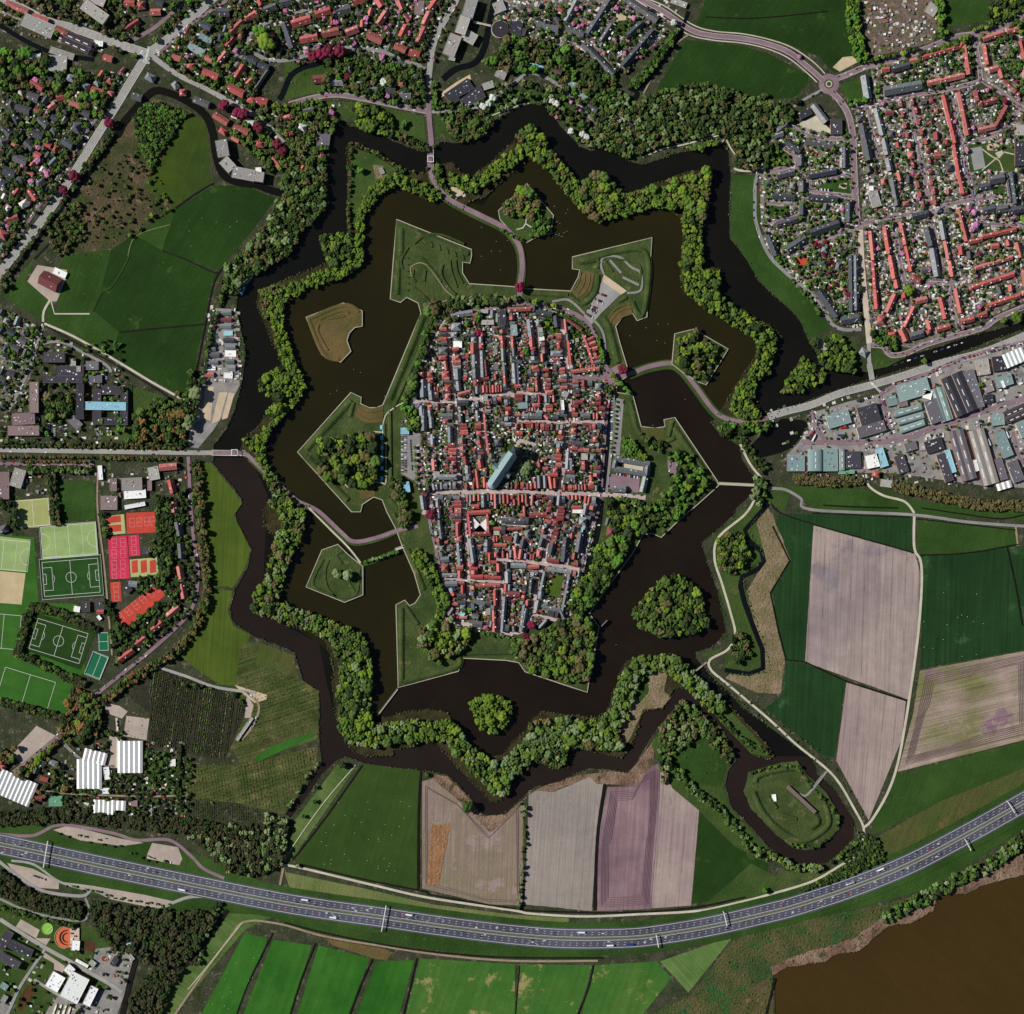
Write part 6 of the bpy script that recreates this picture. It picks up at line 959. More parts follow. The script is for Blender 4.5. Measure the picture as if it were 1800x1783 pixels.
def bushes(poly, dens, rmin, rmax, pal, occ=True):
    a = np.array(poly); x0, y0 = a.min(0); x1, y1 = a.max(0); M = np.zeros((H_, W_), np.uint8); ras_poly(poly, M); area = M.sum()
    for _ in range(int(area * dens / 100)):
        x, y = R.uniform(x0, x1), R.uniform(y0, y1)
        if inimg(x, y) and M[int(y), int(x)] and not WAT[int(y), int(x)] and (not occ or OCC[int(y), int(x)] in (0, 2)): BUSH.append((x, y, R.uniform(rmin, rmax), pickp(pal)))
def row(s, step, r, pal, t='F', jitr=.8, occ=False, tall=1.0):
    for x, y, a in walk(smooth(pts(s, t)), lambda: step * R.uniform(.85, 1.15), R.uniform(0, step)):
        x += R.uniform(-jitr, jitr); y += R.uniform(-jitr, jitr)
        if inimg(x, y) and not (occ and OCC[int(y), int(x)] == 3): put(x, y, r * R.uniform(.82, 1.15), pickp(pal), tall=tall)
# notable single trees
for s, t, r, pal in (('510 375 590 370', '10', 13, 'p'), ('400 405', '10', 11, 'p'), ('455 390', '10', 10, 'p'), ('1565 745', '00', 11, 'p'), ('1660 795 1700 800', '00', 10, 'p'), ('770 865', '00', 9.5, 'p'), ('530 1235', '00', 12, 'p'), ('455 1335', '00', 9, 'p'), ('20 900', '10', 10, 'p'), ('150 1010 190 1065', '10', 9, 'p'), ('640 540', '10', 7, 'p'), ('55 225', '21', 10, 'p'), ('770 795', '21', 9, 'p'), ('1210 20', '12', 8, 'p'),
                    ('135 785 100 865', '22', 8, 'p'), ('520 1640', 'R3', 9, 'p'), ('1265 500', 'R1', 7, 'p'), ('1310 870', 'N2', 4, 'p'), ('750 780', 'N2', 4, 'p'), ('1580 1065', 'N1', 5, 'p'), ('1700 860', 'N1', 4, 'p'), ('1240 1055', 'N2', 7, 'o'), ('350 370', '10', 5, 'k'), ('880 400', '10', 6, 'k'), ('530 790', '10', 6, 'k'), ('920 675', '10', 5, 'k'), ('1195 400 1250 440 1275 570 1235 615', 'N2', 6, 'k'), ('1050 1280', 'N1', 4, 'k'), ('300 1090', 'N1', 4, 'k'), ('465 190 490 180 410 715 470 770 310 820', '20', 4, 'k'), ('515 1465 215 400', '30', 4, 'k'), ('1645 360', '00', 5, 'k'), ('1305 405', '00', 5, 'k'), ('890 580', '10', 8, 'w'), ('1620 730 1580 750 1650 690', '10', 7, 'w'), ('280 710 310 730 490 940 520 960 410 920', '20', 6, 'w'), ('1125 165 175 40', '20', 6, 'w'),
                    ('30 230', '10', 12, 'g'), ('70 300 90 330', '10', 14, 'y'), ('1260 220 1245 280', 'R1', 8, 'g'), ('1080 370', 'R1', 7, 'y'), ('300 980 190 1690 80 1690', 'R1', 8, 'g'), ('1250 90', 'R1', 6, 'g'), ('730 350', 'R2', 6, 'y'), ('400 800', 'R2', 8, 'g'), ('420 450', 'R4', 7, 's'), ('450 320', 'R4', 6, 's'), ('430 900 380 980', 'R4', 9, 's'), ('560 960', 'R4', 6, 'm'), ('75 1190 255 1140', 'R4', 6, 'y'), ('1470 880', 'R4', 5, 'g'), ('1470 900', 'R4', 5, 'g'), ('590 1440', 'R5', 7, 'g'), ('930 80', 'R5', 6, 'g'), ('80 1000', 'R5', 6, 'g'), ('1060 1505', '00', 6, 'y'), ('1040 860', '10', 6, 'g'), ('1020 890', '10', 6, 'm'), ('725 1190', '10', 8, 'g'), ('1690 1560', '31', 1, 'm'), ('1720 430', '31', 10, 'y'), ('1630 450', '31', 8, 'm'), ('975 245', '31', 10, 'y'), ('1080 735', '31', 7, 'y'), ('1480 900', '31', 7, 'y'), ('1450 930 1540 900', 'N2', 7, 'm'), ('1370 960', '01', 12, 's'), ('1330 1140 1320 1180', '01', 10, 's'), ('1780 530', 'N2', 9, 'y'),
                    ('570 430 640 440', '12', 10, 's'), ('1475 330', '13', 11, 'd'), ('1480 60 1190 110', '13', 5, 'm'), ('90 340 90 390 70 755 70 800 50 960 50 1010', '23', 6, 's'), ('1755 920', '23', 7, 'g'), ('600 45', '13', 8, 'd'), ('420 200 410 300 330 400 210 650', '13', 5, 'd'), ('290 745', '13', 5, 's'), ('70 15', '33', 1, 'm'), ('1475 305', '03', 3, 'y'), ('240 1475', '10', 5, 'y'), ('600 940', 'R2', 5, 'd'), ('640 1180 760 1180 870 1180 1000 1180', '21', .1, 'm'), ('910 1640 860 1560', '30', 6, 'm'), ('1640 920', '30', 6, 'b'), ('60 1000', '30', 7, 'm')):
    for x, y in pts(s, t):
        if r > 2 and inimg(x, y): put(x, y, r * R.uniform(.92, 1.06), pal)
# poplars by the lock dike
# the wooded ring
B = lambda s, w, t='F': ('b', pts(s, t), w)
Pp = lambda s, t='F': ('p', pts(s, t))
YM = 'yyyymmym'
trees(B('765 345 740 333 700 318 680 320 657 340 642 370 636 420 632 455 600 480 570 487 530 505 500 518 487 540 488 570 500 610 514 650 528 680 522 705 505 725 478 755 462 785 463 810 478 838', 20), YM, 7, 4.2, 6.5); trees(Pp('457 660 500 650 530 680 490 735 460 725'), 'yymd', 8, 6, 9); trees(Pp('563 415 620 410 625 450 580 470'), 'ymd', 7, 5, 8); trees(Pp('455 510 500 500 500 560 465 560'), 'ymb', 7, 4, 6)
trees(B('430 776 440 782 455 770', 14), 'ymd', 7, 4, 6); trees(B('750 300 715 298 665 270 630 255', 9), 'dmb', 6, 2.5, 4); trees(B('618 255 614 320 614 410', 6), 'bdm', 7, 2.5, 4.5, .7); trees(B('690 265 710 280 700 300', 16), 'md', 8, 3.5, 6, .7)
trees(B('483 870 505 888 518 910 515 935 500 960 488 1000 478 1030 462 1055', 40), 'yymmdsb', 7, 4.5, 8); trees(B('455 1065 500 1078 560 1097 600 1117 618 1135', 28), 'ymmsb', 7, 4.5, 7.5); trees(B('612 1125 628 1180 622 1230 625 1275', 56), 'yymsmd', 7, 5, 8.5); trees(B('610 1285 660 1295 700 1285 750 1285 792 1285 818 1315 850 1348 880 1380', 36), 'yymms', 7, 5, 8)
trees(B('880 1370 905 1340 945 1300 990 1290 1060 1285 1090 1250 1102 1200 1130 1168 1170 1162 1200 1178 1225 1205 1255 1235', 32), 'ssmym', 7, 5, 8); trees(Pp('930 1265 1090 1265 1090 1320 1000 1312 990 1350 935 1335'), 'smdyb', 7, 5, 8); trees(B('1250 1240 1300 1300 1350 1322', 8), 'md', 6, 2.5, 4)
trees(B('800 318 832 328 862 308 900 278 932 258', 22), YM, 7, 4.5, 7); trees(B('768 300 775 330 790 348', 14), 'ymd', 7, 4, 6); trees(B('925 232 938 255 965 290 992 320 1015 350 1035 375 1060 368 1100 362 1150 350 1190 350', 36), 'yyymmb', 7, 5, 8); trees(Pp('1030 310 1080 305 1090 345 1060 385 1030 375'), 'yymb', 8, 5, 9); trees(Pp('1175 318 1248 298 1240 385 1195 365'), 'yymb', 8, 5, 9)
trees(B('1218 370 1216 430 1212 480 1228 520 1270 548 1320 578 1350 600 1346 640 1328 670 1310 690 1300 715 1320 730', 34), 'yyymmd', 7, 4.5, 7.5); trees(Pp('1200 465 1265 478 1262 528 1215 520'), 'yydm', 8, 5, 9)
trees(Pp('1192 598 1222 583 1265 618 1245 660 1228 672 1190 640'), 'yymdb', 8, 5, 8.5, .85); trees(('p', ISL['island_round'][0]), 'yymmmddb', 7, 4.5, 8); trees(('p', ISL['island_s'][0]), 'yyym', 7, 5, 8); trees(('p', ISL['triangle'][0]), 'yymd', 8, 4, 6, .7); trees(Pp('884 345 928 330 952 362 945 385 890 380'), 'ybbm', 9, 6, 9); trees(Pp('945 380 968 385 962 410 930 418'), 'gmd', 8, 4, 7)
# inside the walls
trees(Pp('930 1128 960 1105 985 1090 1030 1085 1046 1115 1034 1195 1000 1200 930 1175 905 1150 900 1125'), 'ymmbbd', 7, 5, 8.5); trees(Pp('1040 965 1080 940 1112 948 1070 1025 1048 1055 1012 1085 998 1060 1022 1020'), 'gymmdd', 7, 5, 8.5)
trees(Pp('1092 770 1112 775 1135 805 1118 825 1095 808'), 'gymm', 7, 4.5, 7); trees(Pp('1170 788 1215 800 1245 850 1220 880 1190 912 1165 935 1150 900 1172 850'), 'ggymmd', 9, 4, 7.5, .62); trees(Pp('1065 872 1110 878 1160 890 1150 925 1120 938 1090 945 1072 925'), 'mdyd', 8, 5, 8); trees(Pp('1125 760 1175 780 1160 795 1130 780'), 'md', 9, 4, 6, .6)
trees(Pp('556 770 600 772 640 758 660 770 665 845 630 855 570 835'), 'yymdb', 8, 6, 10, 1, rad=.5); trees(B('765 545 790 555 802 540', 30), 'bmd', 8, 5, 9); trees(B('800 530 850 528 905 530', 14), 'bsdm', 8, 5, 8); trees(B('755 580 745 620 730 660 718 700', 12), 'mdd', 9, 5, 9, .8); trees(B('715 700 725 730 728 750', 18), 'gmy', 8, 5, 8)
trees(B('735 975 755 1005 772 1035 782 1060 775 1090 765 1110', 20), 'yymm', 7, 5, 8); trees(B('695 845 712 900 715 920', 16), 'dmb', 8, 5, 8); trees(Pp('735 1105 790 1085 830 1100 815 1140 770 1165 738 1145'), 'ybms', 8, 5, 9, .8); row('842 1112 880 1118 925 1128', 9, 5, 'ysm'); row('1083 702 1080 760 1074 800', 8, 3.2, 'gym'); row('730 785 732 860', 11, 4.5, 'ymg'); row('750 780 752 860', 11, 4.5, 'ygm'); row('766 775 768 860', 10, 2.5, 'm')
row('899 585 901 690', 12, 3.6, 'ym'); row('904 700 906 735', 9, 3.5, 'ms'); row('865 840 862 800', 12, 5, 'my'); row('1050 595 1062 640', 6, 5.5, 'yg'); row('925 530 985 540', 16, 7, 'dy'); row('1075 660 1105 690', 10, 6, 'yg'); row('880 405 920 425', 9, 5, 'my')
row('640 988 700 970', 5, 4, 'gms'); row('455 815 483 850 513 873', 9, 4.5, 'ym'); 
trees(Pp('1055 530 1110 520 1120 700 1060 700'), 'm', 30, 3, 4, .0)
# outer woods and parks
DM = 'mmdddsb'
trees(Pp('505 300 575 305 572 372 535 400 515 440 478 470 445 485 420 520 395 512 400 470 440 430 480 380 490 340'), DM, 7, 4.5, 7.5); trees(B('393 500 388 545 370 590 358 660 345 710', 9), 'mdd', 7, 3.5, 5.5, .8); trees(B('425 560 428 600 430 640', 6), 'md', 7, 3, 4, .7); trees(Pp('335 650 350 680 350 730 338 760 325 720'), 'md', 8, 4, 7)
trees(Pp('540 230 575 240 575 300 500 310 500 260'), 'mdmb', 9, 4, 7, .8); trees(Pp('620 190 660 188 690 205 690 245 630 225'), 'ymd', 8, 5, 8); trees(B('700 240 750 262', 10), 'mdb', 7, 3.5, 5.5); trees(B('762 150 765 195', 10), 'gm', 6, 4, 5.5); row('556 164 600 160 660 176 720 188 745 190', 16, 4.5, 'gm'); trees(B('605 60 620 100 700 100', 10), 'mdb', 12, 5, 7, .6)
trees(Pp('570 110 640 98 745 130 748 180 700 185 600 165 565 160'), 'mdgbd', 9, 4, 7.5, .85); trees(Pp('790 205 840 190 870 215 840 250 800 248 785 230'), 'mdb', 7, 4.5, 7.5); trees(Pp('760 255 790 280 770 290'), 'm', 7, 4, 6); trees(Pp('870 150 930 140 1000 160 1040 220 1060 260 1030 262 985 215 930 175 870 190'), 'mdsb', 10, 4, 7, .6)
trees(Pp('900 60 1000 85 1080 135 1085 180 1040 215 1000 170 960 130 880 125 850 110'), 'mddbg', 8, 4, 7.5, .9); trees(Pp('1085 160 1130 190 1110 280 1060 265 1040 230'), 'mddsb', 7, 4.5, 7); trees(Pp('1130 170 1215 148 1260 152 1340 180 1400 178 1390 215 1345 270 1320 290 1290 265 1270 235 1180 250 1120 275 1110 220'), 'mmddsbd', 8, 4, 7, .93); trees(B('1115 150 1150 110 1190 60', 14), 'gmd', 7, 4, 6)
trees(Pp('1210 262 1240 250 1265 250 1250 265'), 'ym', 7, 5, 7); trees(Pp('1280 245 1330 260 1330 300 1290 290'), 'mdb', 8, 4, 7, .8); trees(B('1340 180 1360 230 1335 290', 26), 'dbm', 9, 5, 7, .7); trees(B('1497 10 1502 60 1512 100', 22), 'ggym', 7, 5, 7); trees(B('1530 112 1600 94 1650 84 1700 66 1760 40 1810 15', 12), 'ymd', 7, 4, 6.5); trees(B('1650 0 1655 60', 12), 'gmy', 8, 5, 7); trees(Pp('1740 0 1800 0 1800 60 1735 50'), 'mdy', 9, 5, 7, .7); trees(B('1490 182 1515 180', 9), 'g', 7, 5, 6)
trees(Pp('1430 600 1475 590 1500 620 1500 655 1460 650 1440 630'), 'ymd', 8, 5, 8); trees(Pp('1528 580 1570 590 1575 615 1540 610'), 'gmd', 8, 5, 7); trees(B('1535 655 1560 640', 6), 'm', 9, 3, 5); trees(Pp('1350 850 1335 890 1310 860 1325 835'), 'smd', 8, 5, 8); trees(B('1440 560 1400 470', 4), 'm', 14, 3, 5, .5)
trees(B('1275 755 1320 745 1350 755', 24), 'gmd', 7, 4.5, 7.5, .9); trees(B('1300 775 1340 820', 20), 'dm', 9, 3, 5, .7); trees(Pp('1262 940 1300 935 1320 975 1290 1010 1262 1000'), 'ymdb', 7, 4.5, 7.5); trees(Pp('1280 1120 1310 1110 1320 1150 1290 1165'), 'bmd', 8, 5, 7.5); trees(Pp('1180 1235 1210 1232 1240 1260 1290 1325 1280 1340 1230 1290 1180 1330 1165 1380 1155 1330 1160 1270'), 'msdmb', 7, 4, 7, .9)
trees(B('1185 1350 1215 1385 1260 1420 1290 1450 1320 1490 1350 1505', 14), 'dms', 8, 3.5, 6, .85); trees(B('1360 1505 1400 1525 1440 1525', 12), 'mys', 8, 3.5, 6, .9); trees(B('1460 1510 1500 1480', 9), 'md', 8, 4, 6); trees(B('1310 1360 1340 1350 1400 1345 1430 1385 1475 1440 1470 1470 1430 1490 1380 1485 1330 1440', 5), 'gmd', 9, 2.5, 4, .7)
trees(B('1400 842 1450 848 1512 845', 15), 'b', 6, 3.5, 5); trees(B('1575 855 1650 872 1720 888 1810 890', 16), 'b', 6, 4, 5.5); trees(Pp('1515 1460 1545 1480 1555 1510 1480 1545 1400 1570 1470 1530'), 'dmd', 6, 2.5, 4); trees(B('1560 1610 1620 1580 1680 1545 1740 1520 1800 1470', 22), 'dmgs', 7, 4, 6.5, .8); trees(B('1575 1600 1650 1570', 12), 'd', 7, 4, 6)
trees(B('1130 1000 1010 1000', 1), 'm', 9, 1, 2, 0); trees(B('917 1410 921 1470 917 1540 914 1598', 4), 'dm', 7, 3, 4.5, .6)
# south west
trees(B('0 1438 60 1436 120 1430 200 1440 280 1448 350 1452 410 1468', 24), 'eeed', 6.5, 4, 6); trees(Pp('380 1450 450 1450 500 1450 503 1500 480 1530 440 1540 400 1530 360 1490 330 1470'), 'eeds', 7, 4.5, 7); trees(Pp('0 1528 40 1555 80 1575 140 1585 148 1605 138 1615 60 1598 0 1572'), 'eeed', 6.5, 4, 6); trees(B('0 1595 60 1610 130 1628', 7), 'md', 7, 3.5, 5)
trees(Pp('160 1585 280 1600 350 1600 375 1610 345 1680 280 1695 200 1665 158 1620'), 'eedde', 7, 5, 7.5); trees(Pp('255 1715 300 1690 325 1695 300 1740 285 1790 225 1790 232 1750'), 'eeed', 7, 4.5, 7); trees(B('385 1590 360 1640 345 1690', 14), 'esd', 8, 4, 7, .9)
row('0 779 80 780 170 781 320 783', 9, 4.6, 'mdddb', jitr=2); row('0 785 160 786 320 789', 9, 4, 'mdb', jitr=1); row('0 803 160 804 320 805', 8, 4.2, 'bbdo'); row('35 812 160 812', 8, 4, 'bo'); row('175 806 320 808', 10, 4.5, 'mbd'); trees(B('232 778 300 760 320 700', 22), 'dmo', 9, 5, 8, .8); trees(Pp('235 720 330 740 320 785 240 785'), 'ddmo', 9, 5, 8, .75)
row('225 781 232 780 260 781 278 781', 18, 5, 'o'); trees(Pp('80 690 125 690 128 730 85 735'), 'dmb', 8, 5, 8); trees(Pp('260 700 310 700 320 780 270 740'), 'dm', 10, 4, 7, .7); trees(B('55 825 160 826', 13), 'mds', 7, 4, 5.5); trees(B('90 830 96 880 100 925', 14), 'ddb', 7, 4.5, 6.5); trees(B('0 885 25 890 25 920', 14), 'd', 8, 5, 7)
for s in ('57 1066 100 1075 168 1108', '57 1066 45 1100 32 1145', '30 1147 60 1160 100 1180 145 1200', '0 1232 50 1246 118 1264'): trees(B(s, 13), 'deem', 5.5, 3.5, 5)
trees(B('345 815 350 860 353 900 358 960 366 1020 362 1060 350 1090 335 1118 310 1145 280 1165 245 1185 210 1210 170 1240', 13), 'bomdb', 7, 4, 6.5); trees(B('150 1250 110 1290 90 1310 60 1340 30 1370', 16), 'odby', 7.5, 5, 8); trees(Pp('130 1210 160 1220 185 1240 175 1290 120 1310 105 1280'), 'dbom', 8, 5, 8)
trees(Pp('275 870 300 880 305 960 300 1010 270 1050 290 1060 230 1110 200 1140 192 1110 225 1085 275 1020 285 980 275 930'), 'ddm', 7, 4.5, 7); trees(B('183 905 186 940', 8), 'dm', 8, 4, 6); trees(B('190 1060 200 1085', 10), 'd', 7, 4, 6); trees(B('300 1080 260 1110 210 1150', 12), 'ddm', 7, 4, 6)
trees(B('330 830 338 900', 4), 'bo', 9, 3.5, 5, .8); trees(B('305 1200 400 1210 430 1240', 5), 'dm', 8, 3, 5, .6); trees(B('318 1310 312 1400', 5), 'd', 5, 3, 4); trees(B('0 1330 60 1320 120 1380 40 1400', 24), 'dmbo', 9, 4, 7, .7); trees(B('140 1290 210 1290 200 1310', 12), 'dmb', 9, 3.5, 5, .7)
trees(B('560 1340 530 1380 505 1425', 5), 'ds', 7, 3, 4.5, .6); trees(Pp('470 1430 505 1440 500 1520 450 1500'), 'ess', 7, 4, 6.5); row('100 1468 170 1478 240 1500 300 1520', 14, 3, 'dm', jitr=5); row('110 1555 170 1568 240 1585 300 1590', 9, 2.6, 'm', jitr=3)
# north west scrub, villa quarters, parks
trees(Pp('230 190 280 178 330 200 300 245 265 300 240 240'), 'mmdg', 7, 2.5, 4.5); trees(Pp('150 300 260 250 300 370 230 420 110 420 90 400'), 'mdmb', 15, 2, 4.2, .32); trees(Pp('75 350 110 300 140 340 150 420 110 460 90 430'), 'mdb', 10, 3.5, 6, .6); trees(B('205 215 190 245 150 300 110 360 40 450 0 510', 12), 'dmb', 9, 4, 6.5, .8)
trees(Pp('0 90 60 100 150 130 190 160 180 210 150 190 80 150 0 160'), 'mdbg', 8, 5, 8.5, .85); trees(Pp('0 90 60 95 60 120 0 130'), 'yg', 9, 8, 11)
VZ = (('0 130 215 130 180 190 80 350 0 480', 'mdmdbgdmdsmdbmdmk', 8.5, 3, 6.5, .6), ('260 100 300 0 450 0 450 210 380 170', 'mdmdbg', 9, 3, 6.5, .55), ('450 0 810 0 755 130 450 110', 'mdmbdmdmdmdk', 10, 2.5, 5, .55), ('0 540 75 580 50 720 0 720', 'mmdg', 10, 2.5, 4.5, .5), ('440 190 570 175 600 220 540 310 470 300 400 230', 'mdmyb', 9, 4, 7, .75),
      ('870 20 1130 0 1180 60 1090 140 900 60', 'mdgmdmdmdk', 11, 2.5, 5, .45), ('1500 180 1800 150 1800 530 1680 590 1530 600 1515 400', 'mmdgdmdbmdmdmdmdk', 9, 2, 4, .26), ('1345 200 1500 240 1515 580 1450 560 1340 440', 'mmdgy', 10, 2.2, 4.5, .4), ('1710 50 1800 30 1800 190', 'mdg', 10, 2.5, 5, .6), ('1530 105 1710 75 1710 140 1540 185', 'mdg', 10, 2.5, 4.5, .45),
      ('20 590 220 600 225 790 0 780', 'mdg', 16, 3, 5.5, .35), ('0 0 250 0 240 100 0 40', 'mdb', 12, 4, 6, .5), ('1385 740 1800 610 1800 850 1400 840', 'md', 26, 2, 3.5, .3), ('170 1300 340 1330 330 1440 100 1420', 'dmd', 11, 2.5, 4.5, .5), ('290 880 345 850 345 1080 200 1170', 'dm', 9, 3, 5, .5), ('0 1640 240 1680 200 1783 0 1783', 'dm', 30, 3, 4, .3), ('760 180 890 165 900 180 850 240 800 250', 'mds', 10, 4, 6, .6), ('1410 390 1490 420 1500 560 1450 540', 'mdyp', 9, 3, 5.5, .7))
for s, pal, sp, r0, r1, pr in VZ: trees(Pp(s), pal, sp, r0, r1, pr)
trees(('p', TOWN), 'mmdmyd', 9, 1.6, 3.4, .5)
# shrubs
for s, dn, r0, r1, pal in (('230 190 280 178 330 200 300 245 265 300 240 240', 3, 1, 2.2, 'mdg'), ('150 300 260 250 300 370 230 420 165 470 110 440 90 400', 1.2, .8, 2, 'mdb'), ('255 1172 300 1178 400 1218 432 1246 410 1300 395 1335 265 1310 262 1255', 0, 1, 2, 'd'),
                           ('0 130 215 130 180 190 80 350 0 480', 1.2, .8, 2, 'mdgdmdmdmdk'), ('260 100 300 0 450 0 800 0 755 130 560 110 450 200', 1.2, .8, 2, 'mdmdgdmdk'), ('1345 200 1500 190 1800 150 1800 530 1530 600 1450 560', 1.6, .7, 1.8, 'mdmdmdgmk'), ('0 540 75 580 50 720 0 720', 1.3, .8, 1.8, 'md'), ('1130 170 1260 152 1390 200 1290 265 1120 275', 2, 1.5, 3, 'mds'), ('1515 0 1640 0 1650 70 1530 95', 2.2, .6, 1.4, 'mdb'),
                           ('870 20 1130 0 1180 60 1090 140 900 60', 1.3, .7, 1.8, 'mdk'), ('1160 1330 1200 1240 1290 1330 1270 1380', .4, 1, 2, 'md'), ('1350 1340 1420 1340 1470 1440 1400 1490 1320 1400', .8, .8, 1.6, 'md'), ('1290 1650 1560 1590 1640 1575 1500 1660 1360 1705 1355 1783 1215 1750', 2.6, .8, 2.2, 'mdbmm'), ('1355 1700 1450 1665 1555 1610 1640 1580 1640 1572 1730 1540 1800 1500 1800 1530 1730 1556 1640 1602 1560 1628 1508 1673 1451 1691 1385 1700 1360 1714', 5, .5, 1.4, 'bbos'), ('1280 1790 1300 1750 1355 1715 1360 1790', 4, .5, 1.3, 'bbe'), ('1310 910 1345 900 1385 985 1350 1040 1378 1160 1330 1215 1310 1050', .7, .5, 1.2, 'bm'),
                           ('170 1300 340 1330 330 1440 100 1420', 1.5, .8, 1.8, 'dm'), ('1105 1150 1140 1170 1180 1200 1160 1245 1100 1260 1090 1200', .8, .8, 1.6, 'bm'), ('185 1290 262 1230 262 1300 240 1300', 1.5, .6, 1.4, 'dmo'), ('745 1360 800 1390 865 1450 920 1410 900 1440 860 1464 790 1400', .8, .8, 1.6, 'bd'), ('1060 700 1100 700 1090 960 1050 1000', 0, 1, 2, 'd')):
    bushes(pts(s), dn, r0, r1, pal)
bushes(TOWN, 1.0, .6, 1.5, 'mdmd')
def rowsof(s, ang, gap, step, r, pal, prob=.8, jitter=.4):
    p = pts(s); M = np.zeros((H_, W_), np.uint8); ras_poly(p, M); a = math.radians(ang); ca, sa = math.cos(a), math.sin(a); c = np.array(p).mean(0)
    u = -200
    while u < 200:
        v = -220; on = R.random() < .93; pl = R.choice(pal)
        while v < 220:
            x, y = c[0] + v * ca - u * sa, c[1] + v * sa + u * ca
            if on and inimg(x, y) and M[int(y), int(x)] and R.random() < prob and not WAT[int(y), int(x)] and OCC[int(y), int(x)] not in (1, 3): BUSH.append((x + R.uniform(-jitter, jitter), y + R.uniform(-jitter, jitter), r * R.uniform(.7, 1.2), pl if R.random() < .7 else R.choice(pal)))
            v += step * R.uniform(.8, 1.3)
        u += gap
rowsof('262 1172 300 1178 400 1218 430 1246 408 1298 394 1333 266 1310 264 1255', 98, 3.8, 2.4, 1.5, 'dddemdds', .9); rowsof('170 1352 318 1352 318 1442 170 1432', 95, 4, 2.4, 1.2, 'ddem', .6); rowsof('300 1345 415 1345 555 1314 548 1352 500 1428 420 1410 318 1398', 82, 5.5, 2.5, 1.2, 'dmdb', .75); rowsof('320 1398 420 1412 500 1440 450 1450 330 1446', 90, 4, 2.4, 1.3, 'ded', .8)
rowsof('430 1190 520 1190 556 1220 556 1290 430 1335 410 1310 430 1250', -18, 6, 2.6, 1.1, 'dmb', .6); rowsof('465 1172 520 1190 500 1215 440 1215', 25, 3.5, 2, .8, 'de', .7); rowsof('1400 1565 1480 1540 1550 1500 1530 1465 1515 1470 1515 1500', -25, 4, 3, 2, 'dmm', .8)
# reeds and bushes along the banks
def bankrow(p, step, r, pal, prob=.8, w=1.5):
    for x, y, a in walk(p, lambda: step * R.uniform(.6, 1.5)):
        if R.random() < prob and inimg(x, y): BUSH.append((x + R.uniform(-w, w), y + R.uniform(-w, w), r * R.uniform(.6, 1.4), pickp(pal)))
bankrow(RING1 + RING1[:1], 5, 1.8, 'mdbm', .8); bankrow(RING2 + RING2[:1], 5, 1.8, 'mdb', .7); bankrow(OUT + OUT[:1], 6, 1.4, 'mdbm', .7); bankrow(smooth(pts('1350 892 1318 932 1342 980 1310 1010 1318 1060 1345 1140 1348 1180 1275 1186')), 3.5, 1.6, 'gmd', .8); bankrow(smooth(pts('1246 1190 1300 1232 1350 1270 1400 1305 1435 1338')), 8, 2.2, 'mdd', .9, 3); bankrow(smooth(pts('1262 1190 1350 1255 1440 1322 1480 1370 1520 1440')), 8, 2, 'md', .85, 3)
bankrow(smooth(pts('920 1400 918 1590')), 5, 1.6, 'md', .7)
bankrow(smooth(pts('1500 1450 1512 1475 1480 1512')), 5, 2.2, 'md', .8, 3); bankrow(LAKE[1:13], 3, 1.2, 'bbo', .7, 3)
# ---- build trees
TREES = [t for t in TREES if inimg(t[0], t[1])]; TREES.sort(key=lambda t: -t[2])
KN = {'p': ('copper_beech', 'dark purple copper beech crown', 'copper beech', 'copper beeches'), 'k': ('cherry_tree', 'small pink blossoming cherry tree', 'cherry tree', 'pink blossoming trees'), 'w': ('blossom_tree', 'white blossoming tree', 'blossom tree', 'white blossoming trees')}
TN = {'y': 'yellow green', 'm': 'mid green', 'd': 'dark green', 's': 'silvery green', 'b': 'brownish', 'o': 'orange brown', 'e': 'dark olive', 'g': 'bright green'}
TC = {}; MV = []; MF = []; MC = []; kk = [0]
def add_low(tpl, x, y, z, r, h, rot, col):
    V, F = tpl; c, s = math.cos(rot), math.sin(rot); W = np.empty((len(V), 3), np.float32); W[:, 0] = X(x) + r * (V[:, 0] * c - V[:, 1] * s); W[:, 1] = Y(y) + r * (V[:, 0] * s + V[:, 1] * c); W[:, 2] = z + h * V[:, 2]
    MV.append(W); MF.append(F + kk[0]); MC.append(np.tile(np.array(col, np.float32), (len(V), 1))); kk[0] += len(V)
def tcol(p): c = lin(R.choice(PAL[p])); k = .92 * R.uniform(.78, 1.15); return tuple(min(.9, q * k * R.uniform(.94, 1.06)) for q in c)
for x, y, r, p, tall in TREES:
    nm, ds, ct, gr = KN.get(p, ('broadleaf_tree', ('broad ' if r > 7.5 else '') + TN.get(p, '') + ' tree crown', 'tree', 'broadleaf trees')); TC[nm] = TC.get(nm, 0) + 1; z = zone_z(x, y) + (.2 if not TOC is None else 0)
    if TC[nm] <= 300:
        e = empty(nm, x, y, lab(ds, x, y), ct, gr, z, R.uniform(0, 6.28)); link('crown', R.choice(HI), e, (0, 0, r * .35), color=tcol(p), scale=(r, r, r * 1.05 * tall)); link('trunk', TRK, e, scale=(r, r, r * 1.3))
    else: add_low(R.choice(LO), x, y, z + r * .2, r, r * 1.15 * tall, R.uniform(0, 6.28), tcol(p))
print('TREES', len(TREES), 'BUSH', len(BUSH), 'houses', CNT, 'sheds', SH, 'patio', len(PATIO))
stuff('woodland_trees', mesh('woodland_trees', np.vstack(MV), np.vstack(MF), 'crown_mass', np.vstack(MC)), 'all the other leafy trees of the woods, banks, streets and gardens')
MV = []; MF = []; MC = []; kk = [0]
for x, y, r, p in BUSH: add_low(R.choice(BU), x, y, zone_z(x, y) + .1, r, r * .9, R.uniform(0, 6.28), tcol(p))
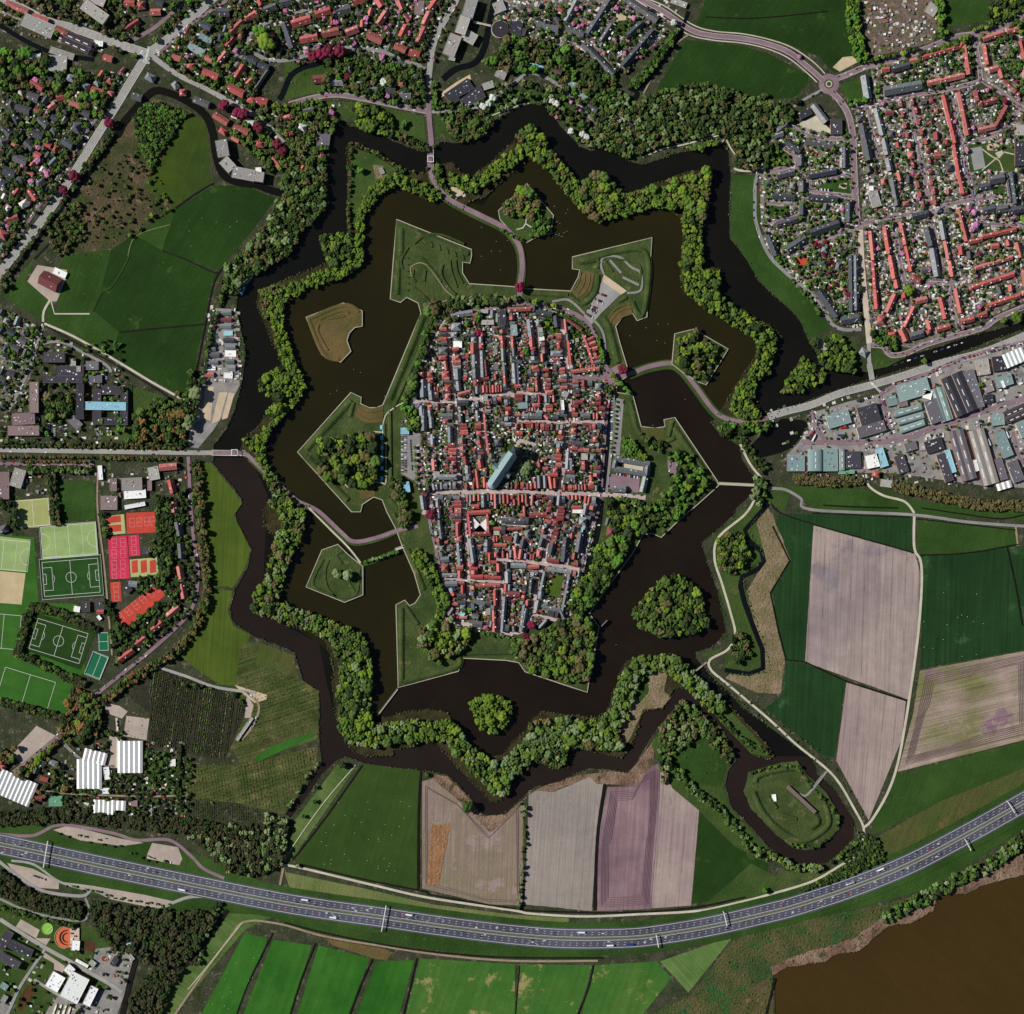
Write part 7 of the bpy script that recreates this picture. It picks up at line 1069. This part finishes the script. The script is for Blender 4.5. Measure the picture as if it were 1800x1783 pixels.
stuff('shrubbery', mesh('shrubbery', np.vstack(MV), np.vstack(MF), 'crown_mass', np.vstack(MC)), 'low shrubs in gardens, nursery rows and along the banks')
def flush(key, name, label):
    V = []; F = []; C = []
    for v, f, c in MASS[key]:
        k = len(V); V += v; F += [tuple(q + k for q in t) for t in f]; C += [c[:3]] * len(v)
    if V: stuff(name, mesh(name, V, F, 'massed', np.array(C)), label)
flush('town', 'packed_townhouses', 'the remaining small tiled town houses and annexes inside the walls'); flush('houses', 'more_houses', 'the remaining detached houses'); flush('terraces', 'more_terraces', 'the remaining terraces'); flush('sheds', 'small_sheds', 'small sheds and annexes in the gardens and courtyards')
# ================================================================ VEHICLES
def loft(secs):
    V = []; F = []; n = len(secs[0])
    for s in secs: V += s
    for i in range(len(secs) - 1):
        for j in range(n): F.append((i * n + j, i * n + (j + 1) % n, (i + 1) * n + (j + 1) % n, (i + 1) * n + j))
    F += [tuple(range(n))[::-1], tuple(range((len(secs) - 1) * n, len(secs) * n))]; return V, F
def ring(w, l0, l1, z, c=.35): return [(l0 + c, -w, z), (l1 - c, -w, z), (l1, -w + c, z), (l1, w - c, z), (l1 - c, w, z), (l0 + c, w, z), (l0, w - c, z), (l0, -w + c, z)]
BODY = mesh('body', *loft([ring(.85, -2.15, 2.15, .3), ring(.92, -2.25, 2.25, .6), ring(.9, -2.2, 2.15, .9)]), 'paint'); CABIN = mesh('windows', *loft([ring(.86, -1.9, 1.15, .88), ring(.7, -1.35, .55, 1.4)]), 'glass_dark'); ROOFC = mesh('roof', *loft([ring(.71, -1.37, .57, 1.4), ring(.68, -1.3, .5, 1.47)]), 'paint')
CARM = mesh('car_mass', *join([loft([ring(.9, -2.2, 2.2, .3), ring(.9, -2.2, 2.2, .9)]), loft([ring(.8, -1.8, 1.1, .88), ring(.7, -1.4, .6, 1.4)])]))
CARV = [v.co[:] for v in CARM.vertices]; CARF = [tuple(p.vertices) for p in CARM.polygons]
wv = [(math.cos(a) * .32, y, math.sin(a) * .32 + .32) for y in (-.11, .11) for a in [i * math.pi / 5 for i in range(10)]]
WHEEL = mesh('wheel', wv, [tuple(range(9, -1, -1)), tuple(range(10, 20))] + [(i, (i + 1) % 10, (i + 1) % 10 + 10, i + 10) for i in range(10)], 'glass_dark')
TBOX = mesh('cargo_box', *boxl(-6.5, -1.25, .9, 5.5, 1.25, 3.8), 'paint'); TCAB = mesh('cab', *loft([ring(1.2, 5.8, 8, .5), ring(1.2, 5.8, 8, 2.2), ring(1.1, 5.8, 7.5, 3)]), 'paint'); TCH = mesh('chassis', *boxl(-6.5, -1, .5, 7.8, 1, .95), 'glass_dark')
CCN = {'white': (228, 230, 232), 'black': (28, 28, 32), 'silver': (160, 164, 170), 'dark grey': (62, 64, 70), 'red': (190, 30, 36), 'blue': (40, 60, 120), 'yellow': (210, 170, 40)}
CCW = ['white'] * 4 + ['black'] * 5 + ['silver'] * 4 + ['dark grey'] * 5 + ['red', 'blue']; NC = [0]; CMASS = []
def car(x, y, a, z, where, group, col=None):
    c = col or R.choice(CCW); NC[0] += 1
    if NC[0] > 295: CMASS.append((x, y, a, z, c)); return
    e = empty('car', x, y, lab(c + ' car ' + where, x, y), 'car', group, z, -a); cc = lin(CCN[c])
    link('body', BODY, e, color=cc); link('windows', CABIN, e); link('roof', ROOFC, e, color=cc)
    for u in (-1.4, 1.35):
        for v in (-.82, .82): link('wheel', WHEEL, e, (u, v, 0))
def truck(x, y, a, z, where, col='white', n=1):
    e = empty('truck', x, y, lab(col + ' box truck ' + where, x, y), 'truck', 'box trucks', z, -a); link('cargo_box', TBOX, e, color=lin(CCN[col])); link('cab', TCAB, e, color=lin(CCN[R.choice(('white', 'red', 'blue', 'silver'))])); link('chassis', TCH, e)
    for u in (-5.5, -4.4, 4, 6.8):
        for v in (-1.05, 1.05): link('wheel', WHEEL, e, (u, v, 0), scale=(1.4, 1.6, 1.4))
HW = 1.03
for s, l, p in LANES:
    if l < 5: continue
    L = length(p); pos = R.uniform(5, 60)
    while pos < L - 20:
        x, y, a = next(walk(p, 1e9, pos))
        if 3 < x < 1797: car(x, y, a + (math.pi if s < 0 else 0), HW, 'driving on the motorway', 'cars on the motorway')
        pos += R.expovariate(1 / (48. if l < 9 else 60. if l < 12 else 150)) + 9
for d, pos, c in ((-11.7, 770, 'white'), (-11.7, 1075, 'white'), (-11.7, 585, 'white'), (11.7, 1130, 'white'), (11.7, 1165, 'blue'), (-11.7, 1615, 'white'), (11.7, 370, 'white'), (11.7, 640, 'white'), (-8.1, 1560, 'silver')):
    x, y, a = next(walk(par(CLs, d), 1e9, pos)); truck(x, y, a + (math.pi if d < 0 else 0), HW, 'on the motorway', c)
# parked rows: block of cars (start, end, spacing, heading offset)
def lot(s, t, step, ang, where, z=.6, prob=.85, cols=None, base=0):
    p = pts(s, t)
    for x, y, a in walk(p, step):
        if R.random() < prob and inimg(x, y): car(x, y, a + math.radians(ang) + R.uniform(-.03, .03), z, where, 'parked cars', R.choice(cols) if cols else None)
bz = 1.55
for s in ('510 400 560 430', '535 345 590 365', '535 365 590 385', '540 378 590 398', '580 300 635 325', '585 322 635 335', '600 260 670 285'): lot(s, '21', 2.9, 90, 'in the bastion car park', bz, .75, ['black', 'black', 'dark grey', 'red', 'white'])
for x in (707.5, 713): lot('%f 768 %f 830' % (x, x), 'F', 2.8, 90, 'in the walled car park', bz, .9)
lot('721.5 775 725 832', 'F', 5, 0, 'in the walled car park', bz, .8, ['black', 'dark grey'])
for x in (735, 741, 750, 756): lot('%f 780 %f 858' % (x, x), 'F', 3.1, 80, 'under the plaza trees', bz, .6)
lot('1076 705 1074 790', 'F', 2.8, 90, 'along the canal quay', bz + .2, .85); lot('730 1520 880 1545', '21', 2.8, 90, 'in the barracks yard', bz, .85); lot('710 1590 710 1630', '21', 3, 0, 'in the barracks yard', bz, .5); lot('1105 1440 1095 1500', '21', 3, 0, 'below the bastion trees', bz, .7); lot('1150 1450 1140 1510', '21', 3, 0, 'below the bastion trees', bz, .7); lot('1060 940 985 1180', 'R6', 2.8, 80, 'beside the lawn courtyard', bz, .8); lot('480 1490 740 1560', 'R6', 2.8, 75, 'below the lawn courtyard', bz, .85)
for s, t, a, w in (('270 20 300 130', '20', 0, 'estate'), ('300 110 330 30', '20', 90, 'estate'), ('350 50 320 130', '20', 90, 'estate'), ('720 60 670 130', '20', 90, 'estate'), ('760 60 860 110', '20', 90, 'estate'), ('780 350 740 410', '20', 90, 'estate'), ('640 380 710 420', '20', 90, 'estate'), ('1070 140 1040 200', '20', 60, 'estate'), ('5 150 100 160', '20', 90, 'round building'), ('1400 1380 1460 1360', '10', 90, 'sandy clearing')): lot(s, t, 2.9, a, 'parked near the ' + w, .7, .85)
for s, t, a in (('340 1170 340 1260', '01', 90), ('380 1170 380 1270', '01', 90), ('420 1170 420 1270', '01', 90), ('460 1180 460 1270', '01', 90), ('730 810 745 870', '01', 90), ('830 800 820 860', '01', 90), ('265 650 280 690', '01', 90)): lot(s, t, 2.9, a, 'on the hospital car park', .7, .85)
for s, t, a, p in (('620 1010 740 980', '31', 70, .9), ('800 990 830 1060', '31', 80, .8), ('840 1110 880 1230', '31', 80, .8), ('590 1070 610 1150', '31', 80, .6), ('365 1120 395 1240', '31', 60, .7), ('1130 1260 1220 1240', '31', 80, .8), ('1250 1195 1330 1185', '31', 80, .8), ('1370 715 1783 610', '31', 70, .55), ('470 1275 640 1275', '31', 80, .4), ('1010 760 1050 800', '30', 80, .5), ('1380 1040 1400 1180', '30', 10, .85), ('1370 1350 1540 1345', '30', 90, .6), ('1440 1410 1550 1400', '30', 90, .7), ('320 1280 460 1265', '30', 80, .7), ('350 1320 450 1330', '30', 80, .7), ('290 870 470 880', '30', 90, .1), ('300 430 460 500', 'N3', 80, .8), ('330 420 420 400', 'N3', 80, .8), ('260 570 520 710', 'N3', 80, .7), ('850 430 830 500', 'N3', 80, .8), ('1330 1120 1250 1390', '30', 0, 0)): lot(s, t, 2.9, a, 'parked in a yard row', .7, p)
for s, t in (('300 1075 420 1160', '03'),): pass
for x, y, a in ((262, 1505, .4), (266, 1507, .4), (272, 1509, .4), (292, 1515, 1.4), (296, 1515, 1.4), (300, 1516, 1.4), (187, 1474, .15), (60, 1540, .3), (80, 1546, 1), (215, 1580, .2), (230, 1583, .2), (190, 1578, .2)): car(x, y, a, .7, 'on the motorway rest area', 'parked cars')
for i, (x, y, a, c) in enumerate(((66, 1541, .35, 'black' if 0 else 'dark grey'), (1430, 770, -1.1, 'white'), (1426, 763, -1.1, 'red'), (1478, 765, 0, 'blue'), (1482, 752, -.1, 'red'), (1738, 778, 1.2, 'white'), (1770, 765, 1.2, 'white'))): truck(x, y, a, .8, 'parked in a yard', c)
for i in range(4):
    for j in range(5):
        x, y = pts('%f %f' % (625 + i * 52 - j * 8, 1680 + j * 24 + i * 10), 'N4')[0]
        e = link('parked_trailer', TBOX, loc=(X(x), Y(y), .3), rz=math.radians(-118) + math.pi / 2 * 0, color=lin((232, 230, 222) if (i + j) % 3 else (214, 190, 90)), scale=(.45, 1, .7)); tag(e, lab('white or yellow cargo trailer in the depot rows', x, y), 'trailer', 'trailers in depot rows'); link('chassis', TCH, e)
# along the streets
for p, w, park, z in ROAD:
    if not park: continue
    for side in (-1, 1):
        for x, y, a in walk(p, lambda: R.uniform(5.6, 8)):
            if R.random() < park * .75:
                o = side * (w / 2 - .9); px, py = x - math.sin(a) * o, y + math.cos(a) * o
                if inimg(px, py) and OCC[int(py), int(px)] != 3 and not WAT[int(py), int(px)]: car(px, py, a + (0 if side > 0 else math.pi), z + .02, 'parked at the roadside', 'parked cars')
print('CARS', NC)
V = []; F = []; C = []
for x, y, a, z, c in CMASS:
    k = len(V); ca, sa = math.cos(-a), math.sin(-a); V += [(X(x) + u * ca - v * sa, Y(y) + u * sa + v * ca, w + z) for u, v, w in CARV]; F += [tuple(q + k for q in t) for t in CARF]; C += [lin(CCN[c])] * len(CARV)
tinted('paint_mass', 'attr', .04, .3, .35, .5); stuff('more_cars', mesh('more_cars', V, F, 'paint_mass', np.array(C)), 'the remaining small parked cars along streets and in yards')
# ================================================================ gantries, lamp posts, boats, hay, animals
def gantry(x1, y1, x2, y2):
    cx, cy = (x1 + x2) / 2, (y1 + y2) / 2; L = math.hypot(x2 - x1, y2 - y1); e = empty('sign_gantry', cx, cy, lab('white sign gantry spanning the motorway lanes', cx, cy), 'gantry', 'motorway sign gantries', 1, -math.atan2(y2 - y1, x2 - x1))
    link('beam', mesh('beam', *boxl(-L / 2, -.65, 6.5, L / 2, .65, 7.8), 'white_trim'), e)
    for s in (-1, 1): link('post', mesh('post', *boxl(s * L / 2 - .5, -.5, 0, s * L / 2 + .5, .5, 6.5), 'white_trim'), e)
    for i in range(max(2, int(L / 6))): link('lane_signal', boxm('lane_signal', 1.6, .5, 1.6, 'glass_dark'), e, ((i + .5) / max(2, int(L / 6)) * L - L / 2, -1.2, 6.3))
for q in ((85.5, 1478, 78, 1524), (679, 1591, 671, 1636), (1271, 1602, 1277, 1626), (1153, 1643, 1157, 1664), (1769, 1408, 1782, 1428), (1695, 1475, 1705, 1494)): gantry(*q)
LP = mesh('pole', *join([boxl(-.12, -.12, 0, .12, .12, 8), boxl(0, -.08, 7.8, 1.8, .08, 8)]), 'white_trim'); LH = mesh('lamp_head', *boxl(1.4, -.2, 7.6, 2.3, .2, 7.8), 'white_trim')
for p, n_ in ((MAIN[0], 'diagonal main road'), (E_, 'eastern main road')):
    for x, y, a in walk(par(p, 7.6), 40, 15):
        if inimg(x, y): e = empty('street_lamp', x, y, lab('tall street lamp beside the ' + n_, x, y), 'street lamp', 'street lamps', .4, -a + math.pi / 2); link('pole', LP, e); link('lamp_head', LH, e)
HULL = mesh('hull', *loft([[(-3, 0, 0), (-2.6, -1, 0), (1.5, -1, 0), (3.4, 0, 0), (1.5, 1, 0), (-2.6, 1, 0)], [(-3.2, 0, .8), (-3, -1.2, .8), (1.6, -1.2, .8), (3.8, 0, .9), (1.6, 1.2, .8), (-3, 1.2, .8)]]), 'paint'); BSEAT = mesh('canopy', *boxl(-1.8, -.9, .8, .6, .9, 1.2), 'paint')
def boat(x, y, a, where, z=-1.25, c=None):
    c = c or R.choice(('white', 'dark grey', 'blue', 'silver')); e = empty('small_boat', x, y, lab(c + ' small boat moored ' + where, x, y), 'boat', 'small moored boats', z, -a); link('hull', HULL, e, color=lin(CCN[c if c != 'white' else 'white'])); link('canopy', BSEAT, e, color=lin(R.choice(((90, 120, 150), (220, 220, 220), (60, 60, 66)))))
for p, n, z, wh in (('1061 745 1054 855', 12, 2.05, 'along the town quay'), ('1040 935 1022 1000', 9, 2.05, 'along the town quay'), ('1424 750 1396 788', 7, -1.3, 'in the eastern basin'), ('1560 646 1700 600', 12, -1.3, 'on the canal bank'), ('464 790 466 810', 5, -1.1, 'under the ring trees')):
    q = pts(p); L = length(q)
    for x, y, a in walk(q, L / n, 3):
        if R.random() < .85: boat(x, y, a + R.uniform(-.1, .1) + (0 if 'town' in wh or 'canal' in wh else 1.4), wh, z)
# sheep and swans: tiny pale animals
def blob(name, sc, col):
    parts = []
    for (cx, cz, r, k) in ((0, .55, .42, 1.5), (.75, .85, .2, 1.1)):
        V, F = ICO[1]; parts.append(([(v[0] * r * k + cx, v[1] * r, v[2] * r * .9 + cz) for v in V], [tuple(f) for f in F]))
    for u in (-.4, .35):
        for v in (-.2, .2): parts.append(boxl(u - .06, v - .06, 0, u + .06, v + .06, .4))
    V, F = join(parts); return mesh(name, [(a * sc, b * sc, c * sc) for a, b, c in V], F, 'white_trim')
SHEEP = blob('sheep', 1.1, 0)
for s, n in (('560 1420 720 1400 725 1540 560 1530', 34), ('380 1690 470 1660 430 1770 350 1775', 16), ('1620 1080 1700 1040 1740 1120 1640 1160', 14), ('330 370 430 380 400 440 330 430', 6), ('690 1700 900 1700 900 1770 700 1770', 4)):
    P_ = pts(s); a = np.array(P_)
    for _ in range(n):
        x, y = R.uniform(*sorted((a[:, 0].min(), a[:, 0].max()))), R.uniform(a[:, 1].min(), a[:, 1].max()); e = link('sheep', SHEEP, loc=(X(x), Y(y), .3), rz=R.uniform(0, 6)); tag(e, lab('tiny white sheep grazing in the meadow', x, y), 'sheep', 'sheep scattered over the meadows')
SWAN = blob('swan', .9, 0)
for s, n in (('930 360 1000 360 990 420 940 420', 30), ('840 350 900 350 900 480 840 450', 8), ('560 640 700 640 700 700 600 700', 6), ('1030 1100 1100 1150 1000 1220 900 1200', 8), ('1100 580 1180 560 1180 620 1110 630', 6), ('1150 700 1230 790 1200 790 1140 710', 6)):
    a = np.array(pts(s))
    for _ in range(n):
        x, y = R.uniform(a[:, 0].min(), a[:, 0].max()), R.uniform(a[:, 1].min(), a[:, 1].max())
        if WAT[int(y), int(x)]: e = link('swan', SWAN, loc=(X(x), Y(y), -1.3), rz=R.uniform(0, 6)); tag(e, lab('tiny white swan floating on the moat', x, y), 'swan', 'swans on the moat')
# hedges clipped
def hedge(s, w, h, label, t='F', z=0):
    o = link('hedge', mesh('hedge', *ribbon_solid(rough(pts(s, t), 3, .25)[:-1] if 0 else smooth(pts(s, t), 3), w, z, z + h), 'grass')); tag(o, label, 'hedge', 'clipped hedges')
hedge('420 690 485 860', 1.8, 2, 'dark clipped hedge running down the lawn north of the moat', '10'); hedge('1270 50 1210 250', 3, 3, 'tall dark clipped hedge beside the garden plots west of the orchard', '03'); hedge('920 905 915 1180', 1.2, 1.6, 'straight hedge between the hospital and its pond garden', '01')
# goals
GOAL = mesh('goal_frame', *join([boxl(-.1, -3.6, 0, .1, -3.5, 2.4), boxl(-.1, 3.5, 0, .1, 3.6, 2.4), boxl(-.1, -3.6, 2.4, .1, 3.6, 2.55), boxl(-2, -3.6, 0, -1.9, 3.6, .1)]), 'white_trim')
for (cx, cy), ang, L, n_ in (((125, 1015), -4.5, 98, 'striped pitch'), ((103, 1127), 17, 92, 'hedged pitch'), ((121, 950), -4.5, 96, 'light hockey pitch')):
    a = math.radians(ang)
    for s in (-1, 1):
        x, y = cx + s * L / 2 * math.cos(a), cy + s * L / 2 * math.sin(a); e = link('goal', GOAL, loc=(X(x), Y(y), .55), rz=-a + (0 if s > 0 else math.pi)); tag(e, 'white goal at the %s end of the %s' % ('eastern' if s > 0 else 'western', n_), 'goal', 'white goals on the sports pitches')
